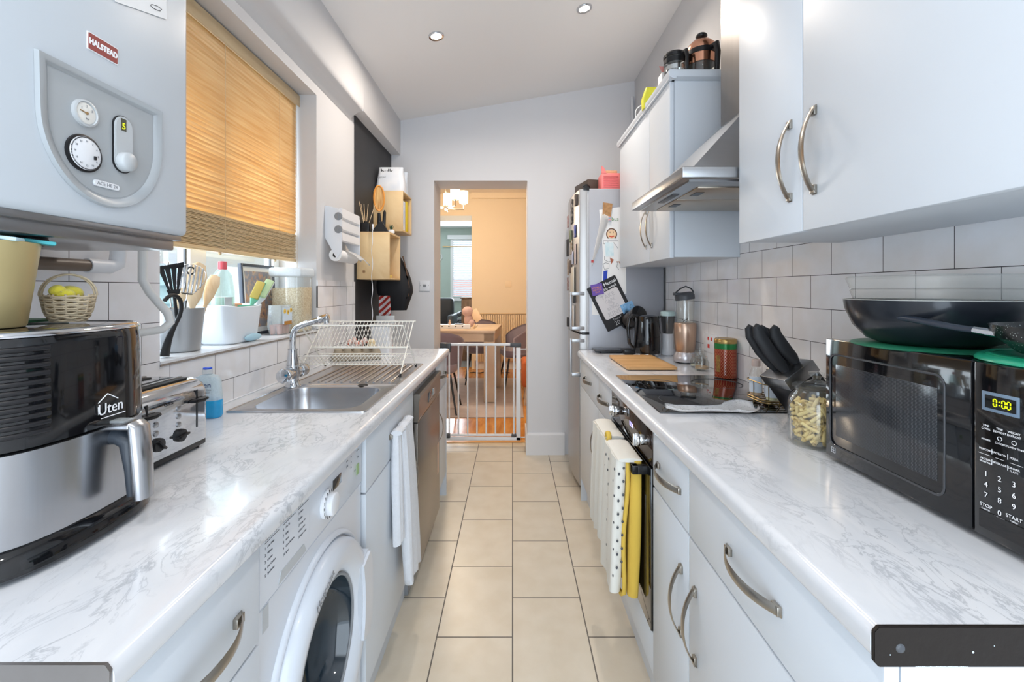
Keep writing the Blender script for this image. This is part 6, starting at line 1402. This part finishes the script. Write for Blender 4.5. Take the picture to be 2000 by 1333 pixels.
for y0, y1, z in ((-.031, -.014, .0205), (-.006, .006, .0205), (.014, .031, .0205), (.013, .031, -.069)): b.box(MX-.0008, MX-.0003, .678-y1, .678-y0, 1.098+z-.0002, 1.098+z+.0002)
b.build('keypad_icons', M['text_w'], cp, world=True)
b = B()
for a in ((0, .012, 0, .0006), (0, .012, .0114, .012), (0, .0006, 0, .012), (.0114, .012, 0, .012), (.003, .009, .0055, .0063), (.0055, .0063, .002, .010)): b.box(MX-.0006, MX-.0001, 1.030-a[1]+.006, 1.030-a[0]+.006, 1.000+a[2], 1.000+a[3])
b.build('makers_mark', M['text_w'], dr, world=True)
for y in (MY0+.05, MY1-.05):
    for x in (MX+.05, .98):
        b = B(); b.cyl((x, y, WT+.0003), .012, .0112, seg=12); b.build('foot', M['black_mat'], t, world=True)

# on the microwave
MT = 1.2605
M['pan_out'] = pmat('dark_blue_black_enamel', '1D2128', .28, .2, var=.06, coat=.3)
b = B(); b.lathe([(0, 0), (.145, 0), (.148, .002), (.145, .004), (0, .004)], seg=48); o = tag(b.build('green_mat', pmat('dark_green_silicone', '1F6B50', .4)), 'dark green round mat under the large pan on the microwave', 'mat'); o.location = (.860, .905, MT); o.scale = (.95, .95, 1)
t = thing('frying_pan', 'large dark deep frying pan on the microwave, nearest the wall', 'pan', (.866, .925, MT+.005))
b = B(); b.lathe([(0, 0), (.085, 0), (.105, .008), (.128, .035), (.143, .072), (.145, .090), (.1435, .090), (.140, .072), (.125, .037), (.102, .012), (0, .006)], seg=64); b.build('pan_body', M['pan_out'], t, ang=.9)
b = B(); b.tube([(.1442*cos(a), .1442*sin(a), .0905) for a in [2*pi*k/64 for k in range(64)]], (.0014, .0008), 6, closed=True, up=(0, 0, 1)); b.build('rim', pmat('pale_rim', 'B9BAB6', .4), t)
t = thing('plastic_tub', 'milky clear plastic food tub nested in the large pan', 'tub', (.875, .925, MT+.03))
b = B()
for k in range(4):
    z = .010+.0265*k; s = .80+.05*k
    b.loft([[(x*s, y*s, z) for x, y in rrect(-.12, .12, -.12, .12, .05)], [(x*(s+.05), y*(s+.05), z+.022) for x, y in rrect(-.12, .12, -.12, .12, .05)], [(x*(s+.02), y*(s+.02), z+.026) for x, y in rrect(-.12, .12, -.12, .12, .05)]])
b.build('tub_body', m_glass('milky_food_tub', (.98, .975, .96), .2, .15, .16), t, ang=.9)
t = thing('glass_jar', 'low glass jar on the microwave behind the large pan', 'jar', (.925, 1.030-.0, MT+.0005))
t.location = (.83, 1.075-.045, MT+.0005); t.location.x = .975; t.location.y = 1.02
b = B(); b.lathe([(0, .001), (.024, .001), (.026, .006), (.026, .026), (.0275, .028), (.0275, .036), (.024, .036), (.024, .01), (0, .006)], seg=28); b.build('jar_body', M['jar'], t)
b = B(); b.lathe([(0, .034), (.0285, .034), (.0285, .041), (0, .041)], seg=28); b.build('lid', M['jar'], t)
t = thing('silicone_lid', 'bright green silicone lid under the small speckled pan', 'lid', (.875, .665, MT))
b = B(); b.lathe([(0, .0), (.125, 0), (.130, .003), (.130, .006), (.125, .010), (.100, .012), (0, .012)], seg=56); b.lathe([(.116, .010), (.118, .0135), (.112, .0145), (.108, .012)], seg=56); b.build('disc', pmat('bright_green_silicone', '1FA27E', .35, var=.04, coat=.2), t, ang=.9)
t = thing('frying_pan', 'small black speckled pan at the right edge with its handle across the large pan', 'pan', (.865, .625, MT+.0135))
N = NT('speckled_coating'); N.set(Roughness=.25); tc = N.n('TexCoord'); vo = N.n('TexVoronoi', i_Scale=220.0); N.l(tc.outputs['Object'], vo.inputs['Vector']); r = ramp(N, [(.10, 'C8D0CE'), (.16, '15191B')], vo.outputs['Distance']); N.l(r.outputs[0], N.bsdf.inputs['Base Color'])
b = B(); b.lathe([(0, 0), (.085, 0), (.105, .006), (.130, .030), (.136, .048), (.134, .048), (.127, .031), (.102, .010), (0, .006)], seg=56); b.build('pan_body', N.m, t, ang=.9)
b = B(); b.tube([(-.085, .085, .032), (-.097, .115, .036)], [(.014, .007), (.011, .006)], 12); b.build('steel_ferrule', M['chrome'], t)
hp = bez((-.097, .112, .036), (-.106, .16, .036), (-.112, .22, .054), (-.112, .345, .053), 16)
b = B(); b.tube(hp, [(.008+.005*(k/16), .0055+.0015*(k/16)) for k in range(17)], 12); b.build('handle', pmat('slate_blue_handle', '2B333F', .3), t, ang=1.2)

# oven cloths
t = thing('oven_gloves', 'double oven gloves, cream dotted with mustard edging, hung on the oven bar', 'oven gloves', (.39, 1.62, .80))
def glove(name, y0, y1, x, ztop, zbot, mat, th=.014, sway=.01, taper=.25, seed=0):
    b = B()
    def f(u, v):
        yc = (y0+y1)/2; hw = (y1-y0)/2; w = hw*(1-.12*math.sin(v*pi)-taper*.5*v) * (1 if v < .86 else math.sqrt(max(.05, 1-((v-.86)/.15)**2)))
        q = -1+2*u; return (x + sway*sin(v*5+seed) + .006*sin(q*5+seed)*v, yc+q*w, ztop-(ztop-zbot)*v)
    b.sheet(f, 12, 20, th); return b
def dots(b, y0, y1, x, z0, z1, n, m): pass
b = B(); folds(b, 1.490, 1.690, .345, .384, .806, .350, .015, -.012, 1.0, .004, r=.49, flare=-.12, seed=.6); g = b.build('dotted_glove', M['white_fab'], t, world=True, ang=1.3)
b = B()
for i in range(4):
    for j in range(9): y = 1.505+.045*i+.015*(j % 2); z = .77-.045*j; b.ball((.3445-.006*(j/9), y, z), (.0022, .004, .005), 8)
for i in range(2):
    for j in range(8): b.ball((.356+.016*i-.008*j/8, 1.4885+.003*j/9, .76-.045*j+.02*i), (.004, .0018, .005), 8)
b.build('silicone_dots', M['dark_grey'], g, world=True)
b = B(); b.tube([(.386-.013*k/16+.004*sin(k*.5), 1.497+.008*k/16, .806-.455*k/16) for k in range(17)] + [(.372, 1.52, .338), (.368, 1.58, .332), (.368, 1.66, .345), (.370, 1.715, .40)], .0075, 8); b.build('piping', M['yellow_fab'], g, world=True, ang=1.3)
b = B(); folds(b, 1.478, 1.66, .398, .434, .806, .335, .02, -.004, 2.0, .003, r=.49, flare=-.10, seed=2.0); b.build('quilted_back', M['yellow_fab'], t, world=True, ang=1.3)
b = B(); b.tube([(.392, 1.482+.19*k/10, .808) for k in range(11)], [(.040, .007)]*11, 10, up=(0, 0, 1)); b.build('bar_fold', M['white_fab'], t, world=True, ang=1.3)
b = B(); b.tube([(.365, 1.70+.016*cos(a), .815+.016*sin(a)) for a in [2*pi*k/18 for k in range(18)]], (.006, .010), 8, closed=True); b.build('hanging_loop', M['yellow_fab'], t, world=True, ang=1.3)
t = thing('tea_towel', 'white tea towel hung at the far end of the oven bar', 'tea towel', (.39, 1.83, .80))
b = B(); folds(b, 1.705, 1.935, .350, .385, .806, .40, .0, -.012, 2.5, .006, flare=-.1, seed=3.1); b.build('front_fall', M['white_fab'], t, world=True, ang=1.3)
b = B(); folds(b, 1.71, 1.93, .412, .434, .806, .50, .0, .0, 2.0, .003, seed=4.0); b.build('back_fall', M['white_fab'], t, world=True, ang=1.3)
b = B(); b.tube([(.392, 1.705+.023*k, .810) for k in range(11)], [(.036, .006)]*11, 10, up=(0, 0, 1)); b.build('bar_fold', M['white_fab'], t, world=True, ang=1.3)

# ================================================================ CEILING LIGHTS
for i, (dx, dy) in enumerate(DOWNLIGHTS_AND_FILLS[:2]):
    if i < 2: lab = 'left recessed ceiling downlight' if i == 0 else 'right recessed ceiling downlight nearer the wall cabinets'
    else: lab = ('left' if i == 2 else 'right') + ' added fill lamp overhead nearer the viewer, out of the picture'
    t = thing('ceiling_downlight', lab, 'ceiling light', (dx, dy, ceil_z(dx)), group=None)
    Rt = Matrix.Rotation(-math.atan(.1688), 4, 'Y')
    b = B(); b.lathe([(.030, .0), (.032, -.006), (.044, -.007), (.046, -.002), (.046, .001)], (0, 0, 0), 36, Rt); b.build('bezel', M['chrome'], t, ang=.9)
    b = B(); b.lathe([(0, -.0035), (.029, -.0035), (.031, -.001)], (0, 0, 0), 30, Rt); b.build('lens', M['bulb'], t)

# ================================================================ DOORWAY AND BEYOND
t = thing('safety_gate', 'white metal safety gate with grey fittings across the doorway', 'gate', (-.3, 3.94, 0))
gy = 3.94; gx0, gx1 = -.560, .012
b = B(); b.box(-.615, -.575, gy-.012, gy+.012, .075, .095); b.box(-.60, .072, gy-.012, gy+.012, .045, .073, .003); b.box(.032, .072, gy-.012, gy+.012, .045, .865, .003); b.box(-.640, -.612, gy-.012, gy+.012, .045, .865, .003); b.build('frame', M['white_pl'], t, world=True)
b = B(); b.box(gx0-.02, gx1+.02, gy-.009, gy+.009, .880, .903, .004); b.box(gx0-.02, gx1+.02, gy-.009, gy+.009, .082, .100, .003); b.build('gate_rails', M['white_pl'], t, world=True)
for k in range(8):
    x = gx0+(gx1-gx0)*k/7; b = B(); b.rod((x, gy, .09), (x, gy, .89), .0075, seg=12); b.build('bar', M['white_pl'], t, world=True)
b = B(); b.box(-.640, -.545, gy-.018, gy+.014, .835, .905, .006); b.box(-.592, -.545, gy-.020, gy+.016, .82, .905, .008); b.build('latch', M['dark_grey'], t, world=True)
b = B(); b.box(-.02, .078, gy-.014, gy+.014, .868, .905, .005); b.build('top_hinge', M['dark_grey'], t, world=True)
b = B(); b.box(-.01, .036, gy-.014, gy+.014, .078, .100, .003); b.box(-.592, -.55, gy-.02, gy+.016, .066, .105, .006); b.build('lower_catch', M['dark_grey'], t, world=True)
for x0, x1, z in ((-.654, -.640, .85), (-.654, -.640, .07), (.072, .124, .85), (.072, .124, .07)):
    b = B(); b.rod((x0, gy, z), (x1, gy, z), .005, seg=8); b.rod((x1 if x1 > 0 else x0, gy, z), ((x1-.006) if x1 > 0 else x0+.006, gy, z), .016, seg=16); b.build('wall_clamp', M['white_pl'], t, world=True)

t = thing('dining_table', 'pale oak dining table beyond the safety gate', 'dining table', (-.78, 5.90, 0), -.055)
b = B(); b.box(-.60, .60, -.50, .50, .845, .882, .003); b.build('tabletop', M['table'], t)
b = B(); b.box(-.585, .585, -.49, -.465, .745, .845); b.box(-.585, .585, .465, .49, .745, .845); b.box(-.585, -.56, -.49, .49, .745, .845); b.box(.56, .585, -.49, .49, .745, .845); b.build('apron', M['table'], t)
for x in (-.525, .525):
    for y in (-.435, .435): b = B(); b.box(x-.065, x+.065, y-.055, y+.055, 0.012, .845, .002); b.build('leg', M['table'], t)
TT = .8825
t = thing('serving_rack', 'white four-hole rack of bottles on the dining table', 'rack', (-.73, 5.60, TT))
b = B(); b.box(-.20, .20, -.03, .03, .001, .055, .004); b.build('tray', M['white_pl'], t)
b = B()
for k in range(4): b.prism([(-.15+.085*k-.012, .035), (-.15+.085*k+.012, .035), (-.15+.085*k, .022)], 'y', -.0315, -.0305)
b.build('heart_cutouts', M['text_k'], t)
b = B(); b.box(.0, .11, -.02, .02, .055, .066); b.build('dark_block', M['dark_grey'], t)
b = B(); b.cyl((-.06, 0, .055), .016, .03, seg=14); b.cyl((-.06, 0, .085), .009, .03, seg=12); b.build('pump', pmat('peach_plastic', 'E6C4AE', .5), t)
b = B(); b.tube([(.0, 0, .004), (.03, 0, .06)], .012, 8); b.tube([(.02, .01, .004), (.06, .01, .05)], .010, 8); tag(b.build('wooden_tongs', M['spoonwood']), 'small wooden pieces leaning at the right end of the white rack', 'toy').location = (-.50, 5.60, TT)
t = thing('soft_toy', 'pale pink soft toy propped on the dining table', 'toy', (-.60, 5.95, TT))
b = B(); b.ball((0, 0, .20), (.075, .06, .07), 18); b.ball((.01, .01, .09), (.06, .06, .095), 16); b.ball((.05, -.02, .05), (.05, .035, .05), 14); b.build('body', pmat('dusty_pink_plush', 'C4A6A2', .95, bump=.5), t)
b = B(); b.box(-.005, .005, -.055, .055, -.08, .08, .002, M=Matrix.Translation((.12, -.04, .15)) @ Matrix.Rotation(1.2, 4, 'Z') @ Matrix.Rotation(-.6, 4, 'X')); b.build('held_card', pmat('cream_card', 'E8CDAE', .7), t)

M['chair_fab'] = pmat('mauve_grey_velvet', '9A8E98', .9, var=.05, sheen=.4)
def tub_chair(loc, rz, label):
    t = thing('dining_chair', label, 'chair', loc, rz, 'mauve grey dining chairs round the oak table')
    b = B()
    def f(u, v):
        a = -2.05 + 4.10*u; r = .245+.035*v; h = .42*(.30+.70*max(0, math.cos(a/1.55))**.8)
        return (r*sin(a), .235*cos(a)*1.0+.04*v*max(0, cos(a)), .49+h*v)
    b.sheet(f, 28, 10, .035); b.build('backrest', M['chair_fab'], t, ang=1.2)
    b = B(); b.loft([[(x, y, z) for x, y in rrect(-w, w, -w, w, .12)] for z, w in ((.44, .18), (.47, .215), (.54, .22), (.555, .18))]); b.build('seat', M['chair_fab'], t, ang=1.2)
    for sx in (-1, 1):
        for sy in (-1, 1): b = B(); b.rod((sx*.14, sy*.14, .43), (sx*.22, sy*.22, .0), .014, .009, seg=10); b.build('leg', M['black_pl'], t)
    return t
ch = tub_chair((-.83, 5.06, .008), pi, 'dining chair nearest the gate at the left, its back to the kitchen')
dup(ch, (.06, 6.22, .008), -1.35, 'dining chair at the right end of the table, seen from the side')
dup(ch, (-.48, 6.62, .008), .1, 'dining chair on the far side of the table, only its top showing')

t = thing('pouffe', 'burnt orange upholstered stool at the right edge of the doorway', 'stool', (.31, 5.45, 0))
b = B(); b.loft([[(x, y, z) for x, y in rrect(-w, w, -w, w, .05)] for z, w in ((.22, .185), (.25, .20), (.50, .20), (.53, .185), (.535, .15))]); b.build('cushion', pmat('burnt_orange_fabric', 'C4683A', .8, bump=.3), t, ang=1.2)
for sx in (-1, 1):
    for sy in (-1, 1): b = B(); b.rod((sx*.13, sy*.13, .24), (sx*.165, sy*.165, 0), .018, .012, seg=10); b.build('leg', M['table'], t)
b = B(); b.box(-1.9, .12, 4.78, 6.9, 0, .008, .003); tag(b.build('area_rug', pmat('pale_mottled_rug', 'BDB1AE', .95, var=.14, scale=9, bump=.5)), 'pale grey mottled rug under the dining table', 'rug')
t = thing('radiator', 'white ribbed radiator on the cream dining room wall', 'radiator', (0, DY-.06, .15))
b = B(); N_ = 34
for k in range(N_):
    x = -.60+1.3*k/N_; b.box(x, x+.028, DY-.075, DY-.045, .15, .95, .006)
b.box(-.60, .70, DY-.05, DY-.04, .14, .96); b.build('panel', pmat('cream_radiator', 'E6CFAE', .4), t, world=True)
b = B(); b.box(-.61, .71, DY-.085, DY-.03, .955, .972, .003); b.build('top_grille', pmat('cream_radiator_top', 'DCC39E', .4), t, world=True)
b = B(); b.rod((-.64, DY-.06, 0), (-.64, DY-.06, .16), .01, seg=8); b.build('valve', M['chrome'], t, world=True)
b = B(); b.tube([(-.7+.05*k, 7.35+.04*sin(k*1.7), .006) for k in range(14)], .006, 6); tag(b.build('floor_cable', M['black_pl']), 'black cable lying on the dining room floor near the radiator', 'cable')
# chandelier
t = thing('chandelier', 'five-arm ceiling light with glowing glass shades in the dining room', 'chandelier', (-.74, 5.6, 2.40)); CX, CYC = -.74, 5.6
b = B(); b.rod((CX-.10, CYC, 2.40), (CX-.10, CYC, 3.04), .010, seg=12); b.ball((CX-.10, CYC, 2.42), (.035, .035, .05), 16); b.cyl((CX-.10, CYC, 3.0), .055, .04, seg=20); b.build('stem', M['nickel'], t, world=True)
M['shade'] = m_glow('frosted_shade', 'FFE9C8', 5.0)
for k in range(5):
    a = 2*pi*k/5+.35; ex, ey = CX-.10+.23*cos(a), CYC+.23*sin(a)
    b = B(); b.tube([(CX-.10, CYC, 2.41), (CX-.10+.12*cos(a), CYC+.12*sin(a), 2.395), (ex, ey, 2.40), (ex, ey, 2.47)], .0075, 8); b.cyl((ex, ey, 2.465), .028, .012, seg=16); b.build('arm', M['nickel'], t, world=True, ang=1.2)
    b = B(); b.lathe([(.050, .0), (.054, .002), (.056, .15), (.052, .15), (.048, .006)], (ex, ey, 2.48), 24); b.build('shade', M['shade'], t, world=True)
lamp('chandelier_light', 'POINT', (-.84, 5.6, 2.62), 32, (1.0, 0.84, 0.64), shadow_soft_size=.18)
lamp('chandelier_light', 'POINT', (-.84, 5.6, 2.25), 24, (1.0, 0.84, 0.66), shadow_soft_size=.18)

# front room things
t = thing('armchair', 'dark grey armchair in the front room beyond the dining table', 'armchair', (-1.60, 9.35, 0))
b = B(); b.box(-.38, .38, -.35, .35, .12, .50, .05, 3); b.build('seat', pmat('charcoal_leather', '3C3E43', .5), t)
b = B(); b.box(-.36, .34, .1, .35, .50, 1.20, .07, 3); b.build('backrest', pmat('charcoal_leather_back', '34363B', .5), t)
for a in (.28, -.40):
    b = B(); b.box(a, a+.12, -.35, .35, .12, .86, .04, 3); b.build('armrest', pmat('slate_leather', '5A6068', .5), t)
t = thing('clothes_pile', 'pile of black and white clothes beside the dark armchair', 'clothes', (-1.05, 9.95, .5))
b = B()
random.seed(4)
for k in range(9): b.ball((random.uniform(-.22, .2), random.uniform(-.1, .1), .15+.05*k), (.16, .10, .03), 10, M=Matrix.Rotation(random.uniform(-.6, .1), 4, 'Y'))
b.box(-.25, .22, -.15, .15, -.5, .15, .03); b.build('pile', m_blotch('black_white_cloth', ['22232A', 'D8DCE6', '3A3A44', 'E8EAF0'], 9), t)
t = thing('wooden_cabinet', 'brown wooden cabinet beside the opening in the front room', 'cabinet', (-.83, 8.8, 0))
b = B(); b.box(-.16, .20, -.2, .2, 0, 1.20, .01); b.box(-.18, .22, -.22, .22, 1.20, 1.23, .005); b.build('carcass', m_wood('worn_brown_wood', '5B463A', '8A6E5A', (8, 8, 1)), t)
